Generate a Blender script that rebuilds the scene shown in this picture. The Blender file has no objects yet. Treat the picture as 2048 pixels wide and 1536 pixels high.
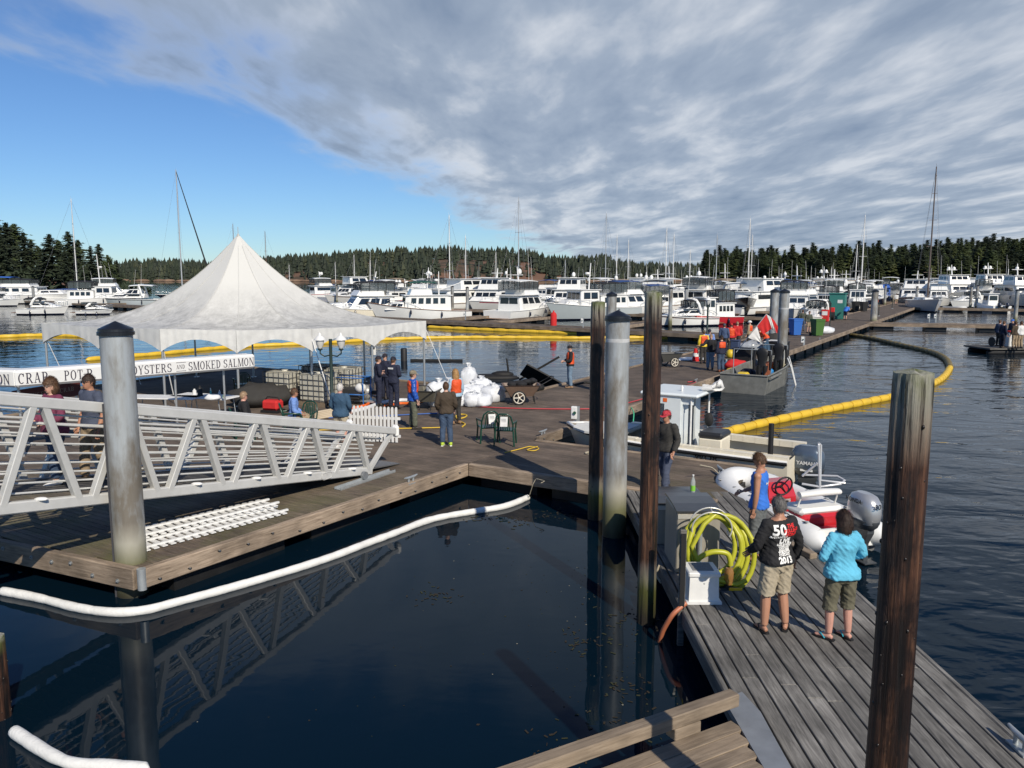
import bpy, bmesh, math, random
from mathutils import Vector, Matrix, noise
from mathutils.bvhtree import BVHTree
R = math.radians
random.seed(7)
S = bpy.context.scene
COL = S.collection
# ------------------------------------------------------------------ camera
FPX, V0, HC, WL = 1600.0, 551.0, 5.2, 0.0
PITCH = math.atan((768 - V0) / FPX)
cam_d = bpy.data.cameras.new('camera')
cam_d.sensor_width = 36.0
cam_d.lens = FPX / 2048 * 36.0
cam_d.clip_start = 0.05
cam_d.clip_end = 6000
cam = bpy.data.objects.new('camera', cam_d)
COL.objects.link(cam)
cam.location = (0, 0, HC)
cam.rotation_euler = (math.pi / 2 - PITCH, 0, 0)
S.camera = cam
# ------------------------------------------------------------------ sky
SUN_EL, SUN_AZ = R(37), R(154)          # azimuth clockwise from +Y
W = bpy.data.worlds.new('World'); S.world = W; W.use_nodes = True
nt = W.node_tree; nt.nodes.clear()
def wn(t, **k):
    n = nt.nodes.new(t)
    for a, b in k.items(): setattr(n, a, b)
    return n
def wl(a, b): nt.links.new(a, b)
def wmath(op, a, b=None, c=None, clamp=False):
    n = wn('ShaderNodeMath', operation=op, use_clamp=clamp)
    for i, x in enumerate((a, b, c)):
        if x is None: continue
        if isinstance(x, (int, float)): n.inputs[i].default_value = x
        else: wl(x, n.inputs[i])
    return n.outputs[0]
sky = wn('ShaderNodeTexSky', sky_type='NISHITA')
sky.sun_disc = False; sky.sun_elevation = SUN_EL; sky.sun_rotation = SUN_AZ
sky.altitude = 0; sky.air_density = 1.0; sky.dust_density = 0.0; sky.ozone_density = 2.2
tc = wn('ShaderNodeTexCoord')
sep = wn('ShaderNodeSeparateXYZ'); wl(tc.outputs['Generated'], sep.inputs[0])
dz = wmath('MAXIMUM', sep.outputs[2], 0.0)
zz = wmath('ADD', dz, 0.055)
px = wmath('DIVIDE', sep.outputs[0], zz)
py = wmath('DIVIDE', sep.outputs[1], zz)
cmb = wn('ShaderNodeCombineXYZ'); wl(px, cmb.inputs[0]); wl(py, cmb.inputs[1])
def wnoise(scale, detail, rough, sx=1, sy=1, off=(0, 0, 0), rot=0, dist=0):
    mp = wn('ShaderNodeMapping'); wl(cmb.outputs[0], mp.inputs[0])
    mp.inputs['Scale'].default_value = (sx, sy, 1); mp.inputs['Location'].default_value = off
    mp.inputs['Rotation'].default_value = (0, 0, rot)
    n = wn('ShaderNodeTexNoise'); wl(mp.outputs[0], n.inputs['Vector'])
    n.inputs['Scale'].default_value = scale; n.inputs['Detail'].default_value = detail
    n.inputs['Roughness'].default_value = rough; n.inputs['Distortion'].default_value = dist
    return n.outputs['Fac']
big = wnoise(0.42, 3, 0.55, sx=1.0, sy=.7, off=(3.1, 1.7, 0), dist=0.4)
mid = wnoise(2.0, 5, 0.54, sx=1.0, sy=0.36, off=(9.3, 4.2, 0), rot=0.35, dist=0.35)
fine = wnoise(5.5, 4, 0.56, sx=1.0, sy=0.36, off=(1.3, 8.2, 0), rot=0.5, dist=0.2)
# a cloud bank whose straight edge crosses the sky; it breaks up into blue overhead, as the calm water mirrors
edge = wmath('ADD', wmath('ADD', px, wmath('MULTIPLY', py, -0.24)), 2.4)
edge = wmath('MINIMUM', edge, 1.5)
over = wn('ShaderNodeMapRange', interpolation_type='SMOOTHSTEP'); wl(py, over.inputs[0])
over.inputs[1].default_value = 1.1; over.inputs[2].default_value = 2.45; over.inputs[3].default_value = -1.75; over.inputs[4].default_value = 0.0
cover = wmath('ADD', wmath('ADD', edge, over.outputs[0]), wmath('MULTIPLY', wmath('SUBTRACT', big, 0.5), 1.5))
cover = wmath('ADD', cover, wmath('MULTIPLY', wmath('SUBTRACT', mid, 0.5), 1.9))
cover = wmath('ADD', cover, wmath('MULTIPLY', wmath('SUBTRACT', fine, 0.5), 0.7))
ss = wn('ShaderNodeMapRange', interpolation_type='SMOOTHERSTEP'); wl(cover, ss.inputs[0])
ss.inputs[1].default_value = -0.25; ss.inputs[2].default_value = 0.85
mask = ss.outputs[0]
# thin out to clear, pale air low over the horizon
lowf = wn('ShaderNodeMapRange', interpolation_type='SMOOTHSTEP'); wl(py, lowf.inputs[0])
lowf.inputs[1].default_value = 30; lowf.inputs[2].default_value = 12
mask = wmath('MULTIPLY', mask, wmath('MULTIPLY_ADD', lowf.outputs[0], 0.94, 0.0))
# cloud tone: bright where thin or rippled, grey where thick
tone = wmath('ADD', wmath('MULTIPLY', mid, 0.8), wmath('MULTIPLY', fine, 0.3))
tone = wmath('ADD', tone, wmath('MULTIPLY', big, -0.3))
ramp = wn('ShaderNodeValToRGB'); wl(tone, ramp.inputs[0])
e = ramp.color_ramp.elements
e[0].position = 0.24; e[0].color = (0.66, 0.70, 0.76, 1)
e[1].position = 0.60; e[1].color = (0.235, 0.305, 0.42, 1)
m = ramp.color_ramp.elements.new(0.41); m.color = (0.365, 0.435, 0.54, 1)
thin = wn('ShaderNodeMapRange', interpolation_type='SMOOTHSTEP'); wl(mask, thin.inputs[0])
thin.inputs[1].default_value = 0.95; thin.inputs[2].default_value = 0.25; thin.inputs[4].default_value = 0.8
edgec = wn('ShaderNodeMixRGB'); wl(thin.outputs[0], edgec.inputs[0]); wl(ramp.outputs[0], edgec.inputs[1]); edgec.inputs[2].default_value = (0.58, 0.63, 0.70, 1)
skyb = wn('ShaderNodeMixRGB', blend_type='MULTIPLY'); skyb.inputs[0].default_value = 1
wl(sky.outputs[0], skyb.inputs[1]); skyb.inputs[2].default_value = (0.050, 0.070, 0.098, 1)
mx = wn('ShaderNodeMixRGB'); wl(mask, mx.inputs[0]); wl(skyb.outputs[0], mx.inputs[1]); wl(edgec.outputs[0], mx.inputs[2])
bg = wn('ShaderNodeBackground'); bg.inputs[1].default_value = 1.0
wl(mx.outputs[0], bg.inputs[0])
wo = wn('ShaderNodeOutputWorld'); wl(bg.outputs[0], wo.inputs[0])
# ------------------------------------------------------------------ sun
sd = bpy.data.lights.new('sun', 'SUN'); sd.energy = 4.9; sd.angle = R(0.53); sd.color = (1.0, 0.91, 0.77)
sun = bpy.data.objects.new('sun', sd); COL.objects.link(sun)
sdir = Vector((math.sin(SUN_AZ) * math.cos(SUN_EL), math.cos(SUN_AZ) * math.cos(SUN_EL), math.sin(SUN_EL)))
sun.rotation_euler = (-sdir).to_track_quat('-Z', 'Y').to_euler()
sun.location = (20, -30, 40)
S.view_settings.view_transform = 'Standard'; S.view_settings.look = 'None'
S.view_settings.exposure = 0.0; S.view_settings.gamma = 1.0; S.view_settings.use_curve_mapping = False
W.cycles.sampling_method = 'MANUAL'; W.cycles.sample_map_resolution = 256
S.cycles.max_bounces = 5; S.cycles.diffuse_bounces = 2; S.cycles.glossy_bounces = 3; S.cycles.use_adaptive_sampling = True
S.cycles.transparent_max_bounces = 8
# ------------------------------------------------------------------ survey helpers: photo position -> place in the harbour
def ray(u, v):
    x = (u - 1024) / FPX; y = (768 - v) / FPX
    c, s = math.cos(PITCH), math.sin(PITCH)
    return Vector((x, c + y * s, -s + y * c))
def G(u, v, z=0.55):
    d = ray(u, v); k = (z - HC) / d.z
    return Vector((d.x * k, d.y * k, z))
def P(u, v, Y):
    d = ray(u, v); k = Y / d.y
    return Vector((d.x * k, Y, HC + d.z * k))
DECK = 0.55
AZ = R(31.5)
DA = Vector((math.sin(AZ), math.cos(AZ), 0)); DB = Vector((-math.cos(AZ), math.sin(AZ), 0))
DO = Vector((0.78, 22.3, 0))
def D(s, t, z=0.0):
    p = DO + DA * s + DB * t
    return Vector((p.x, p.y, z))
ROT_A = math.atan2(DA.y, DA.x)      # yaw that turns local +X onto the main dock direction
# ------------------------------------------------------------------ mesh builder
class MB:
    def __init__(s): s.v = []; s.f = []; s.m = []; s.sm = []
    def add(s, vs, fs, mat=0, smooth=False):
        o = len(s.v); s.v += [tuple(x) for x in vs]
        for f in fs: s.f.append(tuple(i + o for i in f)); s.m.append(mat); s.sm.append(smooth)
        return s
    def box(s, c, d, rz=0, mat=0, b=0.0, rot=None):
        hx, hy, hz = d[0] / 2, d[1] / 2, d[2] / 2
        M3 = rot if rot else Matrix.Rotation(rz, 3, 'Z')
        c = Vector(c)
        if b <= 0:
            vs = [M3 @ Vector((x * hx, y * hy, z * hz)) + c for z in (-1, 1) for x, y in ((-1, -1), (1, -1), (1, 1), (-1, 1))]
            fs = [(3, 2, 1, 0), (4, 5, 6, 7), (0, 1, 5, 4), (1, 2, 6, 5), (2, 3, 7, 6), (3, 0, 4, 7)]
        else:
            b = min(b, hx * .9, hy * .9, hz * .9); vs = []
            for sz in (-1, 1):
                for sx, sy in ((-1, -1), (1, -1), (1, 1), (-1, 1)):
                    vs.append(M3 @ Vector((sx * hx, sy * (hy - b), sz * (hz - b))) + c)
                    vs.append(M3 @ Vector((sx * (hx - b), sy * hy, sz * (hz - b))) + c)
                    vs.append(M3 @ Vector((sx * (hx - b), sy * (hy - b), sz * hz)) + c)
            X = lambda k: k * 3; Y = lambda k: k * 3 + 1; Z = lambda k: k * 3 + 2
            fs = [(Z(3), Z(2), Z(1), Z(0)), (Z(4), Z(5), Z(6), Z(7)),
                  (Y(0), Y(1), Y(5), Y(4)), (X(1), X(2), X(6), X(5)), (Y(2), Y(3), Y(7), Y(6)), (X(3), X(0), X(4), X(7))]
            for a, c2, k in ((0, 1, Y), (1, 2, X), (2, 3, Y), (3, 0, X)):
                fs.append((Z(a), Z(c2), k(c2), k(a))); fs.append((k(a + 4), k(c2 + 4), Z(c2 + 4), Z(a + 4)))
            for k in range(4):
                a = k; c2 = k + 4
                if k in (0, 2): fs.append((X(a), Y(a), Y(c2), X(c2)))
                else: fs.append((Y(a), X(a), X(c2), Y(c2)))
                fs.append((X(a), Z(a), Y(a)) if k in (0, 2) else (Y(a), Z(a), X(a)))
                fs.append((X(c2), Y(c2), Z(c2)) if k in (0, 2) else (Y(c2), X(c2), Z(c2)))
        return s.add(vs, fs, mat)
    def beam(s, p0, p1, w, h, mat=0, up=(0, 0, 1), b=0.0):
        p0, p1 = Vector(p0), Vector(p1); x = (p1 - p0); L = x.length; x.normalize()
        y = Vector(up).cross(x)
        if y.length < 1e-4: y = Vector((0, 1, 0)).cross(x)
        y.normalize(); z = x.cross(y)
        return s.box((p0 + p1) / 2, (L, w, h), mat=mat, b=b, rot=Matrix((x, y, z)).transposed())
    def tube(s, pts, r, n=8, mat=0, cap=True, smooth=True, closed=False):
        pts = [Vector(p) for p in pts]; k = len(pts)
        rs = r if isinstance(r, list) else [r] * k
        nrm = None; vs = []
        for i in range(k):
            if closed: t = pts[(i + 1) % k] - pts[i - 1]
            else: t = pts[min(i + 1, k - 1)] - pts[max(i - 1, 0)]
            if t.length < 1e-9: t = Vector((0, 0, 1))
            t.normalize()
            if nrm is None:
                nrm = t.cross(Vector((0, 0, 1)))
                if nrm.length < 1e-3: nrm = t.cross(Vector((0, 1, 0)))
            nrm = nrm - t * nrm.dot(t)
            nrm.normalize(); bn = t.cross(nrm)
            rr = rs[i]; ra, rb = (rr if isinstance(rr, tuple) else (rr, rr))
            for j in range(n):
                a = 2 * math.pi * j / n
                vs.append(pts[i] + nrm * (math.cos(a) * ra) + bn * (math.sin(a) * rb))
        fs = []
        for i in range(k if closed else k - 1):
            i2 = (i + 1) % k
            for j in range(n):
                j2 = (j + 1) % n
                fs.append((i * n + j, i * n + j2, i2 * n + j2, i2 * n + j))
        s.add(vs, fs, mat, smooth)
        if cap and not closed:
            s.add(vs[:n], [tuple(range(n))[::-1]], mat); s.add(vs[-n:], [tuple(range(n))], mat)
        return s
    def loft(s, rings, mat=0, smooth=True, caps=True, wrap=True, mats=None):
        n = len(rings[0]); o = []
        for r_ in rings: o += [tuple(p) for p in r_]
        for i in range(len(rings) - 1):
            fs = []
            for j in range(n if wrap else n - 1):
                j2 = (j + 1) % n
                fs.append((i * n + j, i * n + j2, (i + 1) * n + j2, (i + 1) * n + j))
            if mats is None:
                if i == 0: s.add(o, fs, mat, smooth); base = len(s.v) - len(o)
                else:
                    for f in fs: s.f.append(tuple(q + base for q in f)); s.m.append(mat); s.sm.append(smooth)
            else:
                if i == 0: s.v += o; base = len(s.v) - len(o)
                for j, f in enumerate(fs): s.f.append(tuple(q + base for q in f)); s.m.append(mats[j]); s.sm.append(smooth)
        if caps and wrap:
            s.add(rings[0], [tuple(range(n))[::-1]], mat); s.add(rings[-1], [tuple(range(n))], mat)
        return s
    def lathe(s, prof, c=(0, 0, 0), n=16, mat=0, smooth=True, cap=True):
        c = Vector(c)
        rings = [[c + Vector((r * math.cos(2 * math.pi * j / n), r * math.sin(2 * math.pi * j / n), z)) for j in range(n)] for r, z in prof]
        return s.loft(rings, mat, smooth, caps=cap)
    def prism(s, poly, z0, z1, mat=0):
        n = len(poly)
        vs = [(p[0], p[1], z0) for p in poly] + [(p[0], p[1], z1) for p in poly]
        fs = [tuple(range(n))[::-1], tuple(range(n, 2 * n))] + [(i, (i + 1) % n, (i + 1) % n + n, i + n) for i in range(n)]
        return s.add(vs, fs, mat)
    def ell(s, c, r, n=12, k=8, mat=0, smooth=True):
        c = Vector(c); vs = [c + Vector((0, 0, -r[2]))]; fs = []
        for i in range(1, k):
            a = -math.pi / 2 + math.pi * i / k
            for j in range(n):
                b = 2 * math.pi * j / n
                vs.append(c + Vector((r[0] * math.cos(a) * math.cos(b), r[1] * math.cos(a) * math.sin(b), r[2] * math.sin(a))))
        vs.append(c + Vector((0, 0, r[2]))); t = len(vs) - 1
        for j in range(n): fs.append((0, 1 + (j + 1) % n, 1 + j)); fs.append((t, 1 + (k - 2) * n + j, 1 + (k - 2) * n + (j + 1) % n))
        for i in range(k - 2):
            for j in range(n):
                a = 1 + i * n + j; b = 1 + i * n + (j + 1) % n
                fs.append((a, b, b + n, a + n))
        return s.add(vs, fs, mat, smooth)
    def mesh(s, name, mats):
        me = bpy.data.meshes.new(name)
        me.from_pydata(s.v, [], s.f)
        if not isinstance(mats, (list, tuple)): mats = [mats]
        for m_ in mats: me.materials.append(m_)
        me.polygons.foreach_set('material_index', s.m)
        me.polygons.foreach_set('use_smooth', s.sm)
        me.update(); return me
    def build(s, name, mats, parent=None, **k):
        return link(name, s.mesh(name, mats), parent, **k)
def link(name, data, parent=None, loc=None, rz=None, **tags):
    o = bpy.data.objects.new(name, data); COL.objects.link(o)
    if parent: o.parent = parent
    if loc is not None: o.location = loc
    if rz is not None: o.rotation_euler = (0, 0, rz)
    tag(o, **tags); return o
def tag(o, label=None, cat=None, group=None, kind=None):
    if label: o['label'] = label
    if cat: o['category'] = cat
    if group: o['group'] = group
    if kind: o['kind'] = kind
    return o
def thing(name, label, cat, loc=(0, 0, 0), rz=0, group=None):
    o = link(name, None, None, loc, rz, label=label, cat=cat, group=group)
    o.empty_display_size = 0.2; return o
def struct(name, loc=(0, 0, 0), rz=0):
    return link(name, None, None, loc, rz, kind='structure')
def dup(o, loc=None, rz=None, label=None, parent=None):
    c = o.copy(); COL.objects.link(c); c.parent = parent
    if loc is not None: c.location = loc
    if rz is not None: c.rotation_euler = (0, 0, rz)
    if label: c['label'] = label
    for ch in list(o.children): dup(ch, parent=c)
    return c
# ------------------------------------------------------------------ materials
MATS = {}
def mat(name, col, rough=0.6, metal=0.0, var=0.0, vscale=6.0, bump=0.0, bscale=40.0, stretch=(1, 1, 1), col2=None, spec=0.5, rnd=0.0, trans=0.0, alpha=1.0, coat=0.0, sheen=0):
    if name in MATS: return MATS[name]
    m = bpy.data.materials.new(name); m.use_nodes = True; t = m.node_tree; MATS[name] = m
    b = t.nodes['Principled BSDF']
    b.inputs['Roughness'].default_value = rough; b.inputs['Metallic'].default_value = metal
    b.inputs['Specular IOR Level'].default_value = spec
    b.inputs['Transmission Weight'].default_value = trans; b.inputs['Alpha'].default_value = alpha
    b.inputs['Coat Weight'].default_value = coat; b.inputs['Coat Roughness'].default_value = 0.08
    c = (*col, 1); b.inputs['Base Color'].default_value = c
    if var or bump or rnd:
        tc = t.nodes.new('ShaderNodeTexCoord'); mp = t.nodes.new('ShaderNodeMapping')
        t.links.new(tc.outputs['Object'], mp.inputs[0]); mp.inputs['Scale'].default_value = stretch
        vec = mp.outputs[0]
        oi = t.nodes.new('ShaderNodeObjectInfo')
        if rnd:
            ad = t.nodes.new('ShaderNodeVectorMath'); ad.operation = 'MULTIPLY_ADD'
            t.links.new(oi.outputs['Random'], ad.inputs[0]); ad.inputs[1].default_value = (37, 91, 53); t.links.new(vec, ad.inputs[2])
            vec = ad.outputs[0]
        if var or rnd:
            n = t.nodes.new('ShaderNodeTexNoise'); t.links.new(vec, n.inputs['Vector'])
            n.inputs['Scale'].default_value = vscale; n.inputs['Detail'].default_value = 6; n.inputs['Roughness'].default_value = 0.62
            rp = t.nodes.new('ShaderNodeValToRGB'); t.links.new(n.outputs['Fac'], rp.inputs[0])
            lo = [x * (1 - var) for x in col] if col2 is None else col2
            rp.color_ramp.elements[0].position = 0.32; rp.color_ramp.elements[0].color = (*lo, 1)
            rp.color_ramp.elements[1].position = 0.68; rp.color_ramp.elements[1].color = c
            out = rp.outputs[0]
            if rnd:
                hs = t.nodes.new('ShaderNodeHueSaturation'); t.links.new(out, hs.inputs['Color'])
                mr = t.nodes.new('ShaderNodeMapRange'); t.links.new(oi.outputs['Random'], mr.inputs[0])
                mr.inputs[3].default_value = 1 - rnd; mr.inputs[4].default_value = 1 + rnd
                t.links.new(mr.outputs[0], hs.inputs['Value']); out = hs.outputs[0]
            t.links.new(out, b.inputs['Base Color'])
        if bump:
            n2 = t.nodes.new('ShaderNodeTexNoise'); t.links.new(vec, n2.inputs['Vector'])
            n2.inputs['Scale'].default_value = bscale; n2.inputs['Detail'].default_value = 5
            bp = t.nodes.new('ShaderNodeBump'); bp.inputs['Strength'].default_value = bump; bp.inputs['Distance'].default_value = 0.02
            t.links.new(n2.outputs['Fac'], bp.inputs['Height']); t.links.new(bp.outputs[0], b.inputs['Normal'])
    return m
def nodes_of(m):
    t = m.node_tree
    def N(ty, **k):
        n = t.nodes.new(ty)
        for a, b in k.items(): setattr(n, a, b)
        return n
    return t, N, t.links.new, t.nodes['Principled BSDF']
white = mat('white_gelcoat', (0.78, 0.78, 0.75), 0.28, var=0.08, vscale=1.2, coat=0.3)
cream = mat('cream_gelcoat', (0.76, 0.70, 0.56), 0.35, var=0.1, vscale=2.5)
navy = mat('navy_gelcoat', (0.012, 0.016, 0.035), 0.2, coat=0.4)
black = mat('black_gelcoat', (0.008, 0.009, 0.011), 0.22, coat=0.4)
greyhull = mat('grey_gelcoat', (0.42, 0.47, 0.48), 0.3, var=0.06, vscale=1.5, coat=0.3)
redhull = mat('red_gelcoat', (0.42, 0.02, 0.03), 0.3, coat=0.3)
bluehull = mat('blue_gelcoat', (0.02, 0.05, 0.13), 0.3, coat=0.3)
glass = mat('boat_window_glass', (0.012, 0.016, 0.02), 0.05, spec=0.8)
lglass = mat('clear_plastic_glass', (0.10, 0.12, 0.13), 0.06, alpha=0.38, spec=0.8)
blackcanvas = mat('black_canvas', (0.014, 0.014, 0.016), 0.8, var=0.4)
bluecanvas = mat('blue_canvas', (0.02, 0.06, 0.2), 0.8, var=0.3)
brightblue = mat('bright_blue_canvas', (0.03, 0.13, 0.5), 0.75, var=0.3)
greencanvas = mat('green_canvas', (0.01, 0.07, 0.05), 0.8, var=0.3)
tancanvas = mat('tan_canvas', (0.3, 0.24, 0.17), 0.85, var=0.3)
steel = mat('stainless_steel', (0.62, 0.63, 0.64), 0.25, 0.9)
alu = mat('aluminium_mast', (0.55, 0.55, 0.54), 0.4, 0.6)
whitepaint = mat('white_paint', (0.74, 0.74, 0.72), 0.45, var=0.12, vscale=5)
rope = mat('rope', (0.45, 0.4, 0.3), 0.9, var=0.4, vscale=40)
blackrub = mat('black_rubber', (0.012, 0.012, 0.013), 0.6, var=0.3)
teak = mat('teak_trim', (0.2, 0.1, 0.045), 0.5, var=0.3)
# ================================================================== water
def water_mat():
    m = bpy.data.materials.new('harbour_water'); m.use_nodes = True
    t, N, L, b = nodes_of(m)
    b.inputs['Base Color'].default_value = (0.0018, 0.0085, 0.0165, 1); b.inputs['Roughness'].default_value = 0.02
    b.inputs['IOR'].default_value = 1.21
    g = N('ShaderNodeNewGeometry')
    def nz(scale, sx, sy, rot, det=3, dist=0.0):
        mp = N('ShaderNodeMapping'); L(g.outputs['Position'], mp.inputs[0])
        mp.inputs['Scale'].default_value = (sx, sy, 1); mp.inputs['Rotation'].default_value = (0, 0, rot)
        n = N('ShaderNodeTexNoise'); L(mp.outputs[0], n.inputs['Vector'])
        n.inputs['Scale'].default_value = scale; n.inputs['Detail'].default_value = det; n.inputs['Distortion'].default_value = dist
        return n.outputs['Fac']
    def mth(op, a, c=None, d=None, clamp=False):
        n = N('ShaderNodeMath', operation=op, use_clamp=clamp)
        for i, x in enumerate((a, c, d)):
            if x is None: continue
            if isinstance(x, (int, float)): n.inputs[i].default_value = x
            else: L(x, n.inputs[i])
        return n.outputs[0]
    rip = nz(2.4, 0.6, 1.1, 0.35, 3, 0.5)
    swell = nz(0.7, 0.65, 1.0, -0.2, 3, 0.4)
    gust = nz(0.05, 1, 1.6, 0.3, 3, 0.5)
    # sheltered basin between the floats lies calmer than the open harbour
    sp = N('ShaderNodeSeparateXYZ'); L(g.outputs['Position'], sp.inputs[0])
    # distance in dock frame: t (left of main dock edge is positive)
    tt = mth('ADD', mth('MULTIPLY', mth('SUBTRACT', sp.outputs[0], DO.x), DB.x), mth('MULTIPLY', mth('SUBTRACT', sp.outputs[1], DO.y), DB.y))
    sh = N('ShaderNodeMapRange', interpolation_type='SMOOTHSTEP'); L(sp.outputs[0], sh.inputs[0]); sh.inputs[1].default_value = 2.2; sh.inputs[2].default_value = 5.5
    sh2 = N('ShaderNodeMapRange', interpolation_type='SMOOTHSTEP'); L(sp.outputs[1], sh2.inputs[0]); sh2.inputs[1].default_value = 19; sh2.inputs[2].default_value = 26
    openw = mth('MAXIMUM', sh.outputs[0], sh2.outputs[0])
    lee = N('ShaderNodeMapRange', interpolation_type='SMOOTHSTEP'); L(tt, lee.inputs[0]); lee.inputs[1].default_value = 3.0; lee.inputs[2].default_value = -1.0; lee.inputs[3].default_value = 0.38; lee.inputs[4].default_value = 1.0
    amp = mth('MULTIPLY', mth('MULTIPLY_ADD', openw, 0.93, 0.07), lee.outputs[0])
    h = mth('ADD', mth('MULTIPLY', rip, 0.018), mth('MULTIPLY', swell, 0.125))
    gm = N('ShaderNodeMapRange'); L(gust, gm.inputs[0]); gm.inputs[1].default_value = 0.35; gm.inputs[2].default_value = 0.65; gm.inputs[3].default_value = 0.45; gm.inputs[4].default_value = 1.15
    h = mth('MULTIPLY', h, mth('MULTIPLY', amp, gm.outputs[0]))
    bp = N('ShaderNodeBump'); bp.inputs['Strength'].default_value = 1.0; bp.inputs['Distance'].default_value = 1.0
    L(h, bp.inputs['Height']); L(bp.outputs[0], b.inputs['Normal'])
    return m
wm = MB()
gx = [-2500, -600, -200, -60, -20, 0, 20, 60, 200, 600, 2500]; gy = [-60, -10, 10, 40, 100, 250, 700, 2500]
vs = [(x, y, WL) for y in gy for x in gx]; nx = len(gx)
wm.add(vs, [(j * nx + i, j * nx + i + 1, (j + 1) * nx + i + 1, (j + 1) * nx + i) for j in range(len(gy) - 1) for i in range(nx - 1)])
wm.build('water', water_mat(), kind='structure')
# floating weed and scum specks in the sheltered corner
sc = MB(); rr = random.Random(3)
for _ in range(280):
    if rr.random() < 0.55: x = rr.gauss(1.35, 0.55); y = rr.uniform(7.8, 14)
    else: x = rr.uniform(-4, 2.2); y = rr.uniform(8, 18.4)
    if x > 2.4: continue
    k = rr.uniform(0.003, 0.012) * (2.2 if rr.random() < .06 else 1); a = rr.uniform(0, 6.28)
    n = rr.choice((3, 4, 5))
    sc.prism([(x + math.cos(a + 6.28 * i / n) * k * rr.uniform(.5, 1.6), y + math.sin(a + 6.28 * i / n) * k) for i in range(n)], 0.002, 0.006, rr.choice((0, 0, 0, 0, 0, 2, 2, 1)))
sc.build('floating_debris', [mat('weed_brown', (0.022, 0.016, 0.008), 0.9), mat('scum_pale', (0.2, 0.19, 0.15), 0.9), mat('weed_green', (0.03, 0.032, 0.01), 0.9)], kind='stuff', label='flecks of weed and scum drifting on the calm basin', cat='debris')
rr = random.Random(31)
for k in range(9):
    cx, cy = ((1.3, 8.6), (1.5, 9.6), (1.1, 10.8), (.6, 8.3), (1.7, 11.6), (-1.2, 12.5), (.2, 16.4), (1.0, 17.0), (-.6, 16.8))[k]
    wd = MB()
    for _ in range(34):
        x = cx + rr.gauss(0, .22); y = cy + rr.gauss(0, .22); a = rr.uniform(0, 6.28); l_ = rr.uniform(.008, .04); w_ = rr.uniform(.003, .014)
        c_, s_ = math.cos(a), math.sin(a)
        if x < 2.35: wd.prism([(x + c_ * l_ - s_ * w_, y + s_ * l_ + c_ * w_), (x - c_ * l_ - s_ * w_, y - s_ * l_ + c_ * w_), (x - c_ * l_ * 1.1 + s_ * w_, y - s_ * l_ + -c_ * w_), (x + c_ * l_ + s_ * w_, y + s_ * l_ - c_ * w_)], .003, .009, rr.choice((0, 0, 1)))
    wd.build('floating_weed', [MATS['weed_brown'], MATS['weed_green']], kind='stuff', label='patch of floating weed on the basin, %s' % ('at the landing', 'below the box', 'by the tall pile', 'left of the landing', 'under the side dock', 'near the boom', 'inside the corner', 'by the cross walk', 'below the cross walk')[k], cat='weed')
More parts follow.
